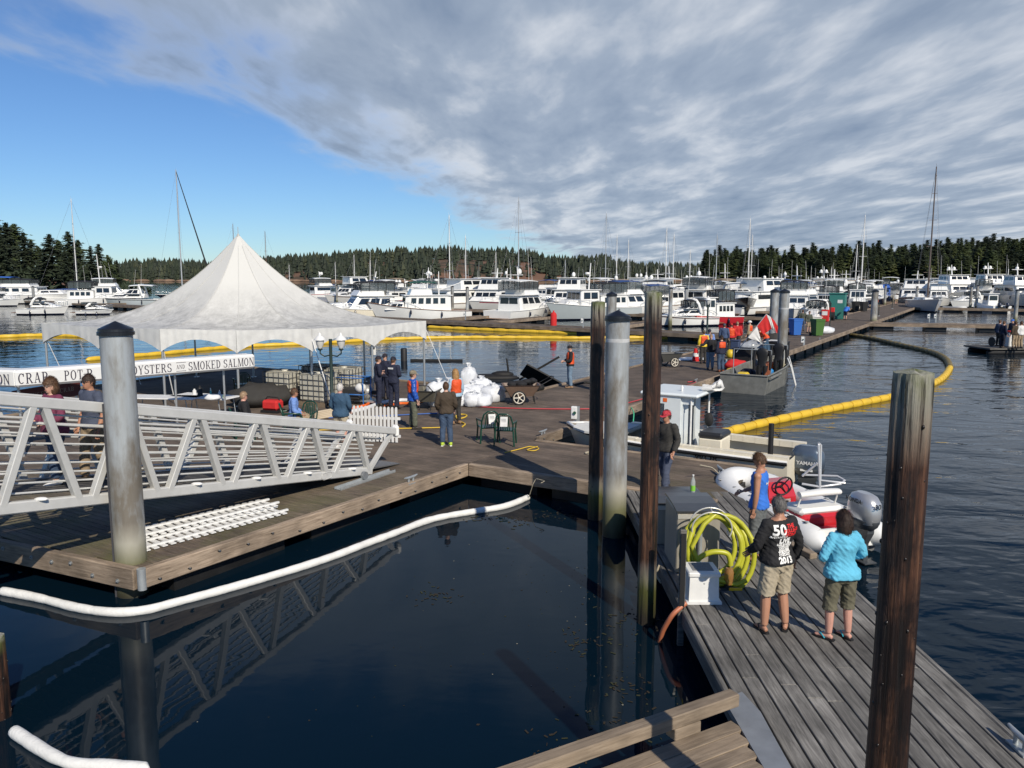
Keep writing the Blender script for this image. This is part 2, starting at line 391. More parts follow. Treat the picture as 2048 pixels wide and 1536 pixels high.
# ================================================================== docks
def plank_mat(name, c1, c2, c3, moss=0.0, rough=0.85, rnd=0.18):
    m = bpy.data.materials.new(name); m.use_nodes = True
    t, N, L, b = nodes_of(m)
    tc = N('ShaderNodeTexCoord'); oi = N('ShaderNodeObjectInfo')
    mp = N('ShaderNodeMapping'); L(tc.outputs['Object'], mp.inputs[0]); mp.inputs['Scale'].default_value = (0.7, 9, 9)
    ad = N('ShaderNodeVectorMath', operation='MULTIPLY_ADD'); L(oi.outputs['Random'], ad.inputs[0]); ad.inputs[1].default_value = (51, 77, 13); L(mp.outputs[0], ad.inputs[2])
    n1 = N('ShaderNodeTexNoise'); L(ad.outputs[0], n1.inputs['Vector']); n1.inputs['Scale'].default_value = 3.0; n1.inputs['Detail'].default_value = 9; n1.inputs['Roughness'].default_value = 0.68; n1.inputs['Distortion'].default_value = 0.6
    r1 = N('ShaderNodeValToRGB'); L(n1.outputs['Fac'], r1.inputs[0])
    r1.color_ramp.elements[0].position = 0.3; r1.color_ramp.elements[0].color = (*c1, 1)
    r1.color_ramp.elements[1].position = 0.72; r1.color_ramp.elements[1].color = (*c3, 1)
    q = r1.color_ramp.elements.new(0.5); q.color = (*c2, 1)
    # blotchy stains
    n2 = N('ShaderNodeTexNoise'); g = N('ShaderNodeNewGeometry'); L(g.outputs['Position'], n2.inputs['Vector']); n2.inputs['Scale'].default_value = 1.3; n2.inputs['Detail'].default_value = 6
    r2 = N('ShaderNodeMapRange'); L(n2.outputs['Fac'], r2.inputs[0]); r2.inputs[1].default_value = 0.35; r2.inputs[2].default_value = 0.68; r2.inputs[3].default_value = 0.62; r2.inputs[4].default_value = 1.15
    mr = N('ShaderNodeMapRange'); L(oi.outputs['Random'], mr.inputs[0]); mr.inputs[3].default_value = 1 - rnd; mr.inputs[4].default_value = 1 + rnd
    mu = N('ShaderNodeMath', operation='MULTIPLY'); L(r2.outputs[0], mu.inputs[0]); L(mr.outputs[0], mu.inputs[1])
    hs = N('ShaderNodeHueSaturation'); L(r1.outputs[0], hs.inputs['Color']); L(mu.outputs[0], hs.inputs['Value'])
    out = hs.outputs[0]
    if moss:
        n3 = N('ShaderNodeTexNoise'); L(g.outputs['Position'], n3.inputs['Vector']); n3.inputs['Scale'].default_value = 0.8; n3.inputs['Detail'].default_value = 8; n3.inputs['Roughness'].default_value = 0.7
        sp = N('ShaderNodeSeparateXYZ'); L(g.outputs['Position'], sp.inputs[0])
        m1 = N('ShaderNodeMapRange'); L(sp.outputs[1], m1.inputs[0]); m1.inputs[1].default_value = 20; m1.inputs[2].default_value = 13; 
        m2 = N('ShaderNodeMapRange'); L(n3.outputs['Fac'], m2.inputs[0]); m2.inputs[1].default_value = 0.4; m2.inputs[2].default_value = 0.7
        mm = N('ShaderNodeMath', operation='MULTIPLY'); L(m1.outputs[0], mm.inputs[0]); L(m2.outputs[0], mm.inputs[1])
        mm2 = N('ShaderNodeMath', operation='MULTIPLY'); L(mm.outputs[0], mm2.inputs[0]); mm2.inputs[1].default_value = moss
        mx = N('ShaderNodeMixRGB'); L(mm2.outputs[0], mx.inputs[0]); L(out, mx.inputs[1]); mx.inputs[2].default_value = (0.10, 0.11, 0.03, 1); out = mx.outputs[0]
    L(out, b.inputs['Base Color']); b.inputs['Roughness'].default_value = rough
    bp = N('ShaderNodeBump'); bp.inputs['Strength'].default_value = 0.45; bp.inputs['Distance'].default_value = 0.012
    L(n1.outputs['Fac'], bp.inputs['Height']); L(bp.outputs[0], b.inputs['Normal'])
    return m
pk_main = plank_mat('weathered_deck_plank', (0.062, 0.048, 0.037), (0.128, 0.097, 0.073), (0.205, 0.158, 0.12), moss=0.8)
pk_grey = plank_mat('silver_grey_plank', (0.06, 0.057, 0.051), (0.15, 0.143, 0.13), (0.265, 0.253, 0.23), rnd=0.3)
pk_tan = plank_mat('tan_new_plank', (0.15, 0.115, 0.08), (0.24, 0.185, 0.13), (0.32, 0.255, 0.185), rnd=0.12)
fascia_m = plank_mat('fascia_beam_wood', (0.13, 0.095, 0.065), (0.26, 0.2, 0.145), (0.38, 0.3, 0.225))
float_m = mat('black_dock_float', (0.014, 0.014, 0.014), 0.5, var=0.5, vscale=3, bump=0.2, bscale=12)
bolt_m = mat('galvanised_bolt', (0.42, 0.44, 0.45), 0.5, 0.7, var=0.3, vscale=30)
galv = mat('galvanised_steel', (0.46, 0.49, 0.5), 0.45, 0.5, var=0.25, vscale=4)
PLANKCACHE = {}
def plank_mesh(L, w, th, m):
    key = (round(L, 2), round(w, 3), m.name)
    if key not in PLANKCACHE:
        b = MB(); b.box((0, 0, 0), (L, w, th), b=0.006); PLANKCACHE[key] = b.mesh('plank', m)
    return PLANKCACHE[key]
def plank(parent, p, rz, L, w, m, th=0.045):
    j = 0.003 * (random.random() - .5)
    return link('plank', plank_mesh(L, w, th, m), parent, (p.x, p.y, p.z - th / 2 + j), rz + 0.0015 * (random.random() - .5))
# ---- main dock and event platform: boards run across (along t)
dock = struct('dock')
body = MB()
def dpoly(pts, z0, z1, mm=0): body.prism([D(s, t)[:2] for s, t in pts][::-1], z0, z1, mm)
RB = ROT_A + math.pi / 2
# sub-deck (dark) in pieces under the boards
SUB0, SUB1 = 0.28, 0.50
dpoly([(-12.05, .6), (-3.5, .3), (8, .3), (8, 4.9), (-12.6, 4.9)], SUB0, SUB1)
dpoly([(-12.6, 4.95), (-3, 4.95), (-3, 17), (-14, 17)], SUB0, SUB1)
dpoly([(-2.95, 4.95), (8, 4.95), (8, 21.5), (-2.95, 21.5)], SUB0, SUB1)
dpoly([(8.05, .3), (150, .3), (150, 4.9), (8.05, 4.9)], SUB0, SUB1)
dpoly([(-3.4, -6.2), (0, -6.2), (0, .25), (-3.4, .25)], SUB0, SUB1)
# floats down into the water
k = -11.5
while k < 150:
    if abs(k + 1.7) > 2.2: dpoly([(k, .45), (k + 2.4, .45), (k + 2.4, 1.6), (k, 1.6)], -0.3, SUB0)
    dpoly([(k, 3.4), (k + 2.4, 3.4), (k + 2.4, 4.6), (k, 4.6)], -0.3, SUB0); k += 3.1
for k in range(3): dpoly([(-3.3 + 0.02, -5.8 + 2 * k), (-.1, -5.8 + 2 * k), (-.1, -4.2 + 2 * k), (-3.28, -4.2 + 2 * k)], -0.3, SUB0)
for k in range(5): dpoly([(-11.7, 5.4 + 2.3 * k), (-9.5, 5.4 + 2.3 * k), (-9.5, 7.2 + 2.3 * k), (-11.7, 7.2 + 2.3 * k)], -0.3, SUB0)
body.build('float', float_m, dock)
# boards
s = -14.0; i = 0; far = MB()
CS = lambda t: -12.08 - (t - .45) * .1225          # skewed end of the platform
while s < 150:
    t0 = max(.17, .17 + (-3.5 - s) * .033) if s < -3.5 else .17
    if s < -12.1: t0 = .45 + (-12.08 - s) / .1225
    L = 4.91 - t0
    if s < 9.2:
        if L > .1: plank(dock, D(s + .074, t0 + L / 2, DECK), RB, L, .14, pk_main)
        if s < -12.1: segs = ((max(4.94, t0), 11.0), (max(11.02, t0), 17)) if t0 < 11 else ((t0, 17),)
        elif -13 < s < -3: segs = ((4.94, 11.0), (11.02, 17))
        elif s < 8: segs = ((4.94, 11.0), (11.02, 16.2), (16.22, 21.5))
        else: segs = ()
        for q, (t0, t1) in enumerate(segs):
            if q == 0 and s > -12 and s < 2: plank(dock, D(s + .074, (t0 + t1) / 2, DECK), RB, t1 - t0 - .004, .14, pk_main)
            else: far.beam(D(s + .074, t0, DECK - .0225), D(s + .074, t1, DECK - .0225), .14, .045)
        s += .148
    elif s < 75:
        far.beam(D(s + .074, .17, DECK - .0225), D(s + .074, 4.9, DECK - .0225), .14, .045); s += .148
    else:
        far.beam(D(s + .145, .17, DECK - .0225), D(s + .145, 4.9, DECK - .0225), .285, .045); s += .29
far.build('plank', pk_main, dock, kind='stuff')
# cross walk between the platform and the side float
s = -3.34
while s < -0.15: plank(dock, D(s + .08, -3.0, DECK), RB, 6.3, .155, pk_main); s += .163
# fascia / edge timbers with bolts
def timber(parent, p0, p1, w=.14, h=.32, m=fascia_m, name='edge_timber', bolts=0, side=1, big=True, tilt=0):
    p0, p1 = Vector(p0), Vector(p1); d = p1 - p0; rz = math.atan2(d.y, d.x)
    b = MB(); b.box((0, 0, 0), (d.length, w, h), b=.018)
    o = b.build(name, m, parent, loc=(p0 + p1) / 2, rz=rz)
    if bolts:
        bb = MB(); 
        for i in range(bolts):
            x = -d.length / 2 + (i + .5) * d.length / bolts + random.uniform(-.1, .1)
            c = Vector((x, side * (w / 2 + .006), random.choice((-.06, 0.02, .07))))
            bb.tube([c - Vector((0, .012, 0)), c + Vector((0, .012 * side, 0))], .035, 10, smooth=False)
            bb.tube([c, c + Vector((0, .035 * side, 0))], .014, 6, smooth=False)
        bb.build('bolt', bolt_m, o)
    return o
ft = DECK + .05
timber(dock, D(-12.1, .37, ft - .16), D(-3.52, .08, ft - .16), bolts=15, side=-1)
timber(dock, D(-12.15, .46, ft - .18), D(-14.17, 17, ft - .18), bolts=30, side=1, h=.36)
timber(dock, D(-3.47, -6.2, ft - .16), D(-3.47, .01, ft - .16), bolts=0, side=1)
timber(dock, D(-.02, -6.2, ft - .17), D(-.02, .1, ft - .17), h=.3)
timber(dock, D(0.06, .08, ft - .1), D(4.5, .08, ft - .1), h=.3, bolts=8, side=-1)
for k in range(14):
    timber(dock, D(4.55 + k * 10.4, .08, ft - .13), D(4.5 + (k + 1) * 10.4, .08, ft - .13), h=.3, bolts=0 if k > 3 else 10, side=-1)
for k in range(14): timber(dock, D(8.1 + k * 10.4, 4.97, ft - .13), D(8.0 + (k + 1) * 10.4, 4.97, ft - .13), h=.3)
timber(dock, D(8.06, 5.05, ft - .13), D(8.06, 21.5, ft - .13), h=.3)
timber(dock, D(-2.9, 21.56, ft - .13), D(8, 21.56, ft - .13), h=.3)
timber(dock, D(-14, 17.06, ft - .13), D(-3, 17.06, ft - .13), h=.3)
cp = MB(); cp.tube([D(-12.13, .36, .26), D(-12.13, .36, .605)], .07, 12, smooth=True); cp.build('corner_plate', galv, dock)
# ---- side float on the right, boards run along its length
sdock = struct('side_dock')
X0, X1, Y0, Y1 = 2.48, 5.08, 2.0, 17.9
b = MB(); b.box(((X0 + X1) / 2, 9.95, .39), (X1 - X0 - .2, 15.7, .22)); 
for k in range(6): b.box(((X0 + X1) / 2, 3.6 + 2.6 * k, 0.0), (X1 - X0 - .4, 1.9, .56))
b.build('float', float_m, sdock)
nP = 13; w = (X1 - X0) / nP
for i in range(nP):
    x = X0 + (i + .5) * w
    tpar = (x - DO.x + 3.45 * DA.x) / DB.x
    ytop = DO.y - 3.45 * DA.y + tpar * DB.y - .03
    if ytop < 15.5: ytop = 15.5
    yb = [2.0, random.uniform(4.5, 6), random.uniform(8.2, 10.5), random.uniform(12.5, 14.2), ytop if x < 4.3 else 16.9]
    for a, c in zip(yb, yb[1:]):
        plank(sdock, Vector((x, (a + c) / 2, DECK)), math.pi / 2 - .001, c - a - .008, w - .021, pk_grey)
tb = timber(sdock, (X0 - .05, 2, .42), (X0 - .05, 16.5, .42), w=.08, h=.24, m=pk_grey)
timber(sdock, (X1 + .05, 2, .42), (X1 + .05, 17.4, .42), w=.08, h=.24, m=pk_grey)
# ---- landing at the foot of the stairs, boards run along the bull rail
land = struct('landing')
q0 = G(1462, 1392, .87); q1 = G(1015, 1547, .87); q0.z = q1.z = 0; dl = (q1 - q0).normalized(); nl = Vector((-dl.y, dl.x, 0))
if nl.y > 0: nl = -nl
rzl = math.atan2(dl.y, dl.x)
LZ = DECK + .075
b = MB(); b.prism([tuple((q0 + nl * .15)[:2]), tuple((q0 + nl * .15 + dl * 4.2)[:2]), tuple((q0 + nl * 4.0 + dl * 4.2)[:2]), (2.42, 2.5)], .2, LZ - .05); b.build('float', float_m, land)
for k in range(11):
    off = .13 + k * .2
    a = q0 + nl * off; 
    # board starts at the skewed steel plate
    e0, e1 = G(1447, 1398, LZ), G(1523, 1528, LZ); ed = e1 - e0; ed.z = 0; w0 = Vector((e0.x - a.x, e0.y - a.y, 0))
    st = a + dl * ((w0.x * ed.y - w0.y * ed.x) / (dl.x * ed.y - dl.y * ed.x) + .01)
    L = 4.6
    c = st + dl * (L / 2); c.z = LZ
    plank(land, c, rzl, L, .19, pk_tan)
b = MB(); pts = [G(u_, v_, LZ)[:2] for u_, v_ in ((1447, 1398), (1484, 1384), (1521, 1424), (1612, 1590), (1700, 1800), (1620, 1800), (1530, 1540))]
b.prism(pts, DECK + .012, LZ + .004); b.build('ramp_plate', mat('grey_steel_plate', (0.3, 0.32, 0.34), 0.55, 0.4, var=0.25, vscale=3), land)
rail_c = q0 + dl * 2.0 - nl * .02; rail_c.z = LZ + .20
b = MB(); b.box((0, 0, 0), (4.15, .15, .14), b=.012); b.build('bull_rail', pk_tan, land, loc=rail_c, rz=rzl)
for k in (0.62, 2.3, 3.6):
    c = q0 + dl * k - nl * .02; b = MB(); b.box((0, 0, 0), (.34, .15, .125), b=.01); b.build('rail_block', pk_tan, land, loc=(c.x, c.y, LZ + .064), rz=rzl)
# ---- branch dock behind, fingers, right-hand float
def far_dock(p0, p1, w, name='dock', z=DECK, m=pk_main, floats=True, gap=3.0):
    p0, p1 = Vector(p0), Vector(p1); d = p1 - p0; L = d.length; rz = math.atan2(d.y, d.x)
    o = struct(name, ((p0.x + p1.x) / 2, (p0.y + p1.y) / 2, 0), rz)
    b = MB(); b.box((0, 0, z - .05), (L, w, .1)); b.build('deck', m, o)
    for sy in (-1, 1):
        b = MB(); b.box((0, sy * (w / 2 + .05), z - .11), (L, .1, .3)); b.build('edge_timber', fascia_m, o)
    b = MB(); k = -L / 2 + .6
    while k < L / 2 - 1.5: b.box((k + .9, 0, .05), (1.8, w - .25, .6)); k += gap
    b.build('float', float_m, o); return o
BR0 = D(47.0, 4.95); BRD = (G(853, 642) - G(1392, 669)); BRD.z = 0; BRD.normalize()
BRP = G(1392, 669); BRP.z = 0
far_dock(BRP + BRD * -6.0 + DA * 1.2, BRP + BRD * 175 + DA * 1.2, 2.4)
FING = [10, 24, 31, 45, 60, 76, 92, 108, 124, 140, 156]
for k in FING: far_dock(BRP + BRD * k + DA * 2.5, BRP + BRD * k + DA * 15, 1.2)
F2 = G(1729, 647); F2.z = 0; F3 = G(1972, 651); F3.z = 0
F3 = F2 + (F3 - F2).normalized() * 26
far_dock(F2 + DA * 1.0, F3 + DA * 1.0, 1.9, gap=4.6)
# second branch on the left further out and right-hand fingers
for s_ in (72, 88, 104, 120, 136):
    far_dock(D(s_, 5.2), D(s_, 60), 2.0)
for s_ in (112,): far_dock(D(s_, 0), D(s_, -48), 2.0)
# ================================================================== piles
def wood_pile_mat(name, lich=0.35, seed=0.0, algae=0.9):
    m = bpy.data.materials.new(name); m.use_nodes = True
    t, N, L, b = nodes_of(m)
    tc = N('ShaderNodeTexCoord')
    def nz(sc, st, det=8, dist=0.3, rough=.65):
        mp = N('ShaderNodeMapping'); L(tc.outputs['Object'], mp.inputs[0]); mp.inputs['Scale'].default_value = st; mp.inputs['Location'].default_value = (seed, seed * 2, seed * 3)
        n = N('ShaderNodeTexNoise'); L(mp.outputs[0], n.inputs['Vector']); n.inputs['Scale'].default_value = sc; n.inputs['Detail'].default_value = det; n.inputs['Distortion'].default_value = dist; n.inputs['Roughness'].default_value = rough
        return n.outputs['Fac']
    n1 = nz(17, (1, 1, .04), 9, .2, .7); n2 = nz(3.2, (1, 1, .45), 6, .4); n3 = nz(60, (1, 1, .025), 4)
    r1 = N('ShaderNodeValToRGB'); L(n1, r1.inputs[0]); cr = r1.color_ramp
    cr.elements[0].position = .40; cr.elements[0].color = (.010, .007, .005, 1)
    cr.elements[1].position = .70; cr.elements[1].color = (.23, .115, .06, 1)
    q = cr.elements.new(.53); q.color = (.065, .027, .014, 1)
    # black creosote blotches
    r2 = N('ShaderNodeValToRGB'); L(n2, r2.inputs[0]); r2.color_ramp.elements[0].position = .42; r2.color_ramp.elements[0].color = (.12, .1, .09, 1); r2.color_ramp.elements[1].position = .56; r2.color_ramp.elements[1].color = (1, 1, 1, 1)
    mx = N('ShaderNodeMixRGB', blend_type='MULTIPLY'); mx.inputs[0].default_value = .95; L(r1.outputs[0], mx.inputs[1]); L(r2.outputs[0], mx.inputs[2])
    sp = N('ShaderNodeSeparateXYZ'); L(tc.outputs['Object'], sp.inputs[0])
    # sun bleached, lichen covered head (object origin is at the head)
    def mr(x, a, c, lo=0., hi=1.):
        n = N('ShaderNodeMapRange'); L(x, n.inputs[0]); n.inputs[1].default_value = a; n.inputs[2].default_value = c; n.inputs[3].default_value = lo; n.inputs[4].default_value = hi; return n.outputs[0]
    def mt(op, a, c):
        n = N('ShaderNodeMath', operation=op, use_clamp=True)
        for i, x in enumerate((a, c)):
            if isinstance(x, (int, float)): n.inputs[i].default_value = x
            else: L(x, n.inputs[i])
        return n.outputs[0]
    head = mt('MULTIPLY', mr(sp.outputs[2], -lich * 2, -.02), mr(n1, .44, .53))
    head = mt('MAXIMUM', head, mr(sp.outputs[2], -.07, -.005))
    mx2 = N('ShaderNodeMixRGB'); L(head, mx2.inputs[0]); L(mx.outputs[0], mx2.inputs[1]); mx2.inputs[2].default_value = (.34, .33, .27, 1)
    gr = mt('MULTIPLY', mr(sp.outputs[2], -.22, .0), mr(n2, .42, .58))
    mx3 = N('ShaderNodeMixRGB'); L(gr, mx3.inputs[0]); L(mx2.outputs[0], mx3.inputs[1]); mx3.inputs[2].default_value = (.10, .12, .03, 1)
    # intertidal zone: bleached scar, then green algae, then black wet foot (world height)
    g = N('ShaderNodeNewGeometry'); sw = N('ShaderNodeSeparateXYZ'); L(g.outputs['Position'], sw.inputs[0])
    wob = mt('MULTIPLY', n1, .5)
    zz = N('ShaderNodeMath', operation='SUBTRACT'); L(sw.outputs[2], zz.inputs[0]); L(wob, zz.inputs[1])
    rz = N('ShaderNodeValToRGB'); z01 = mr(zz.outputs[0], -.3, 1.3); L(z01, rz.inputs[0])
    c = rz.color_ramp; c.elements[0].position = .08; c.elements[0].color = (.02, .018, .013, 1); c.elements[1].position = .62; c.elements[1].color = (.30, .27, .23, 1)
    q = c.elements.new(.36); q.color = (.075, .08, .018, 1)
    fac = mt('MULTIPLY', mr(zz.outputs[0], .75, .45), algae)
    mx4 = N('ShaderNodeMixRGB'); L(fac, mx4.inputs[0]); L(mx3.outputs[0], mx4.inputs[1]); L(rz.outputs[0], mx4.inputs[2])
    L(mx4.outputs[0], b.inputs['Base Color']); b.inputs['Roughness'].default_value = .5
    bp = N('ShaderNodeBump'); bp.inputs['Strength'].default_value = .9; bp.inputs['Distance'].default_value = .03
    ad = N('ShaderNodeMath', operation='MULTIPLY_ADD'); L(n3, ad.inputs[0]); ad.inputs[1].default_value = .35; L(n1, ad.inputs[2])
    L(ad.outputs[0], bp.inputs['Height']); L(bp.outputs[0], b.inputs['Normal'])
    return m
def wood_pile(pt, r0, r1, zt, label, m, zb=-1.5, seed=1, flat=True):
    th = thing('wood_pile', label, 'pile', (pt[0], pt[1], zt))
    b = MB(); n = 40; nz_ = 70; H = zt - zb; rings = []; rn = random.Random(seed)
    cracks = [(rn.uniform(0, 6.28), rn.uniform(0, H), rn.uniform(.5, 2.0), rn.uniform(.05, .12)) for _ in range(26)]
    for i in range(nz_ + 1):
        z = -H * i / nz_
        r = r0 + (r1 - r0) * i / nz_; ring = []
        for j in range(n):
            a = 2 * math.pi * j / n
            d = 1 + .05 * noise.noise((math.cos(a) * 1.3 + seed, math.sin(a) * 1.3, z * .6)) + .03 * noise.noise((math.cos(a) * 7, math.sin(a) * 7 + seed, z * .9))
            for ca, cz, cl, cw in cracks:
                da = abs((a - ca + math.pi) % (2 * math.pi) - math.pi)
                if da < cw and abs(-z - cz) < cl / 2: d -= .07 * (1 - da / cw)
            if i == 0: d -= .03
            ring.append((math.cos(a) * r * d, math.sin(a) * r * d, z + (.012 * noise.noise((a * 2, seed, 0)) if i == 0 else 0)))
        rings.append(ring)
    b.loft(rings, smooth=True, caps=False)
    # weathered end grain
    cap = [[(x * k, y * k, z + (1 - k) * .025 + .015 * noise.noise((x * 9, y * 9, seed))) for x, y, z in rings[0]] for k in (1, .7, .35, .05)]
    b.loft(cap[::-1], smooth=True, caps=False)
    b.build('trunk', m, th)
    kn = MB()
    for _ in range(60):
        a = rn.uniform(0, 6.28); z = -rn.uniform(.3, H - 1.2); rr_ = r0 + (r1 - r0) * (-z / H)
        k = rn.uniform(.004, .011); c = (math.cos(a) * rr_ * 1.0, math.sin(a) * rr_ * 1.0, z)
        kn.ell(c, (k, k, k * 1.5), 6, 4)
    kn.build('tar_beads', mat('tar_bead', (.02, .016, .014), .25), th, kind='stuff')
    return th
wpm = [wood_pile_mat('creosote_pile_a', .28, 1.3), wood_pile_mat('creosote_pile_b', .22, 4.7), wood_pile_mat('creosote_pile_c', .3, 8.1, 0)]
WPL = G(1190, 1037, 0); WPR = G(1292, 1244, 0); GPC = G(1228, 1070, 0)
wood_pile(WPL, .145, .165, P(1190, 604, WPL.y).z, 'dark wooden pile left of the grey steel pile at the basin corner', wpm[0], seed=2)
wood_pile(WPR, .125, .15, P(1292, 585, WPR.y).z, 'tall dark wooden pile right of the grey steel pile by the pump cabinets', wpm[1], seed=5)
NP = P(1827, 745, 5.05)
wood_pile((NP.x, NP.y), .121, .140, NP.z, 'nearest thick wooden pile with pale mossy head in the right foreground', wpm[2], zb=-.5, seed=9)
wood_pile((-6.1, 8.9), .13, .14, 1.0, 'dark wooden pile stub cut by the left edge of the picture', wood_pile_mat('creosote_pile_d', .01, 6.3, 0), seed=11)
def steel_pile_mat():
    m = bpy.data.materials.new('galvanised_pile'); m.use_nodes = True
    t, N, L, b = nodes_of(m)
    tc = N('ShaderNodeTexCoord'); oi = N('ShaderNodeObjectInfo')
    def nz(sc, st, det=6):
        mp = N('ShaderNodeMapping'); L(tc.outputs['Object'], mp.inputs[0]); mp.inputs['Scale'].default_value = st
        ad = N('ShaderNodeVectorMath', operation='MULTIPLY_ADD'); L(oi.outputs['Random'], ad.inputs[0]); ad.inputs[1].default_value = (31, 17, 9); L(mp.outputs[0], ad.inputs[2])
        n = N('ShaderNodeTexNoise'); L(ad.outputs[0], n.inputs['Vector']); n.inputs['Scale'].default_value = sc; n.inputs['Detail'].default_value = det; n.inputs['Roughness'].default_value = .65
        return n.outputs['Fac']
    n1 = nz(2.2, (1, 1, .35)); n2 = nz(7, (1, 1, .12)); n3 = nz(5, (.3, .3, 3))
    r = N('ShaderNodeValToRGB'); L(n1, r.inputs[0]); r.color_ramp.elements[0].position = .38; r.color_ramp.elements[0].color = (.19, .17, .14, 1); r.color_ramp.elements[1].position = .6; r.color_ramp.elements[1].color = (.37, .40, .42, 1)
    r2 = N('ShaderNodeValToRGB'); L(n2, r2.inputs[0]); r2.color_ramp.elements[0].position = .3; r2.color_ramp.elements[0].color = (.7, .66, .6, 1); r2.color_ramp.elements[1].position = .6; r2.color_ramp.elements[1].color = (1, 1, 1, 1)
    mx = N('ShaderNodeMixRGB', blend_type='MULTIPLY'); mx.inputs[0].default_value = .8; L(r.outputs[0], mx.inputs[1]); L(r2.outputs[0], mx.inputs[2])
    g = N('ShaderNodeNewGeometry'); sw = N('ShaderNodeSeparateXYZ'); L(g.outputs['Position'], sw.inputs[0])
    def mr(x, a, c):
        n = N('ShaderNodeMapRange'); L(x, n.inputs[0]); n.inputs[1].default_value = a; n.inputs[2].default_value = c; return n.outputs[0]
    wob = N('ShaderNodeMath', operation='MULTIPLY_ADD'); L(n1, wob.inputs[0]); wob.inputs[1].default_value = -.35; L(sw.outputs[2], wob.inputs[2])
    al = N('ShaderNodeValToRGB'); L(mr(wob.outputs[0], -.4, 1.2), al.inputs[0]); c = al.color_ramp
    c.elements[0].position = .1; c.elements[0].color = (.03, .028, .02, 1); c.elements[1].position = .75; c.elements[1].color = (.42, .40, .33, 1)
    q = c.elements.new(.48); q.color = (.15, .15, .075, 1)
    mx2 = N('ShaderNodeMixRGB'); L(mr(wob.outputs[0], 1.15, .75), mx2.inputs[0]); L(mx.outputs[0], mx2.inputs[1]); L(al.outputs[0], mx2.inputs[2])
    L(mx2.outputs[0], b.inputs['Base Color']); b.inputs['Roughness'].default_value = .5; b.inputs['Metallic'].default_value = .15
    bp = N('ShaderNodeBump'); bp.inputs['Strength'].default_value = .18; bp.inputs['Distance'].default_value = .01; L(n2, bp.inputs['Height']); L(bp.outputs[0], b.inputs['Normal'])
    return m
spm = steel_pile_mat()
capm = mat('black_plastic_cap', (.014, .015, .018), .32, var=.3, vscale=8, bump=.05, bscale=30)
def steel_pile(x, y, r, zt, label, group=None, zb=-1.0, seam=False, band=None, n=32):
    th = thing('steel_pile', label, 'pile', (x, y, zt), group=group)
    H = zt - zb; ch = r * 1.05
    b = MB(); b.lathe([(r, -H), (r, -ch * .7)], n=n); b.build('shaft', spm, th)
    c = MB(); c.lathe([(r * 1.13, -ch * .85), (r * 1.13, -ch * .66), (r * 1.07, -ch * .62), (r * 1.06, -ch * .48), (r * 1.02, -ch * .44), (r * .12, -.01), (.004, 0)], n=n, smooth=False); c.build('cap', capm, th)
    if band:
        c = MB(); c.lathe([(r * 1.004, band), (r * 1.006, band + .07)], n=n, cap=False); c.build('band', mat('pale_zinc_band', (.55, .56, .56), .6, var=.3), th)
    if seam:
        c = MB(); c.box((-r * .80, -r * .64, -H / 2 - .6), (.03, .03, H - 1.4)); c.build('seam_strip', mat('dark_strip', (.05, .05, .055), .6), th)
    return th
LP = G(262, 1122); steel_pile(LP.x, LP.y, .245, P(230, 642, LP.y).z, 'grey steel pile with black cap through the corner of the platform', seam=True)
steel_pile(GPC.x, GPC.y, .235, P(1230, 620, GPC.y).z, 'grey steel pile with black conical cap between two wooden piles', band=-.62)
steel_pile(3.9, 31.5, .2, P(1221, 583, 31.5).z, 'grey capped steel pile half hidden behind the nearer capped pile')
x = G(1562, 742); steel_pile(x.x, x.y, .235, P(1567, 577, x.y).z, 'grey steel pile at the dock edge right of the diving gear', band=-1.0)
x = G(1545, 690, .55); steel_pile(x.x, x.y, .28, P(1546, 577, x.y).z, 'grey steel pile behind the white and red flag')
x = G(1747, 642); steel_pile(x.x, x.y, .33, P(1747, 578, x.y).z, 'tall pale steel pile beside the cross float on the long dock')
PILES = [(1340, 574, 650), (1371, 575, 640), (1517, 573, 627), (1715, 577, 620), (1769, 570, 612), (1832, 572, 612), (1940, 572, 618), (1952, 570, 618), (2030, 578, 645), (905, 571, 630), (770, 574, 636), (935, 573, 634), (674, 570, 606), (672, 565, 600), (69, 572, 617), (278, 570, 606), (1318, 566, 612), (1628, 566, 612), (1655, 568, 606), (1480, 566, 615), (1800, 570, 605), (1895, 568, 604), (1595, 567, 605), (1290, 568, 612), (1110, 566, 606)]
names_p = ['beside the white day cruiser', 'beside the day cruiser windshield', 'right of the black hulled cruiser', 'on the left side of the long dock', 'far along the long dock', 'beside the racing sloop', 'on the end float between right hand yachts', 'beside the outboard catamaran', 'at the right edge of the picture', 'at the trawler stern', 'at the trawler bow', 'left of the flybridge sedan', 'above the tent roof', 'by the far left moorings', 'by the left hand glass boat', 'beyond the tent on the left']
for i, (u, vt, vb) in enumerate(PILES):
    p = G(u, vb, 0.2); lab = 'grey mooring pile ' + names_p[i] if i < len(names_p) else 'thin grey mooring pile in the crowded far moorings, %s' % {1318: 'below the slim masted sloop', 1628: 'left of the fuel hut', 1655: 'behind the red pump', 1480: 'above the black cruiser', 1800: 'beyond the person in white', 1895: 'before the twin dome yacht', 1595: 'above the blue bin', 1290: 'right of the tall wooden pile', 1110: 'behind the grey trawler bow'}[u]
    steel_pile(p.x, p.y, .2, P(u, vt, p.y).z, lab, group='mooring piles of the marina', n=12)
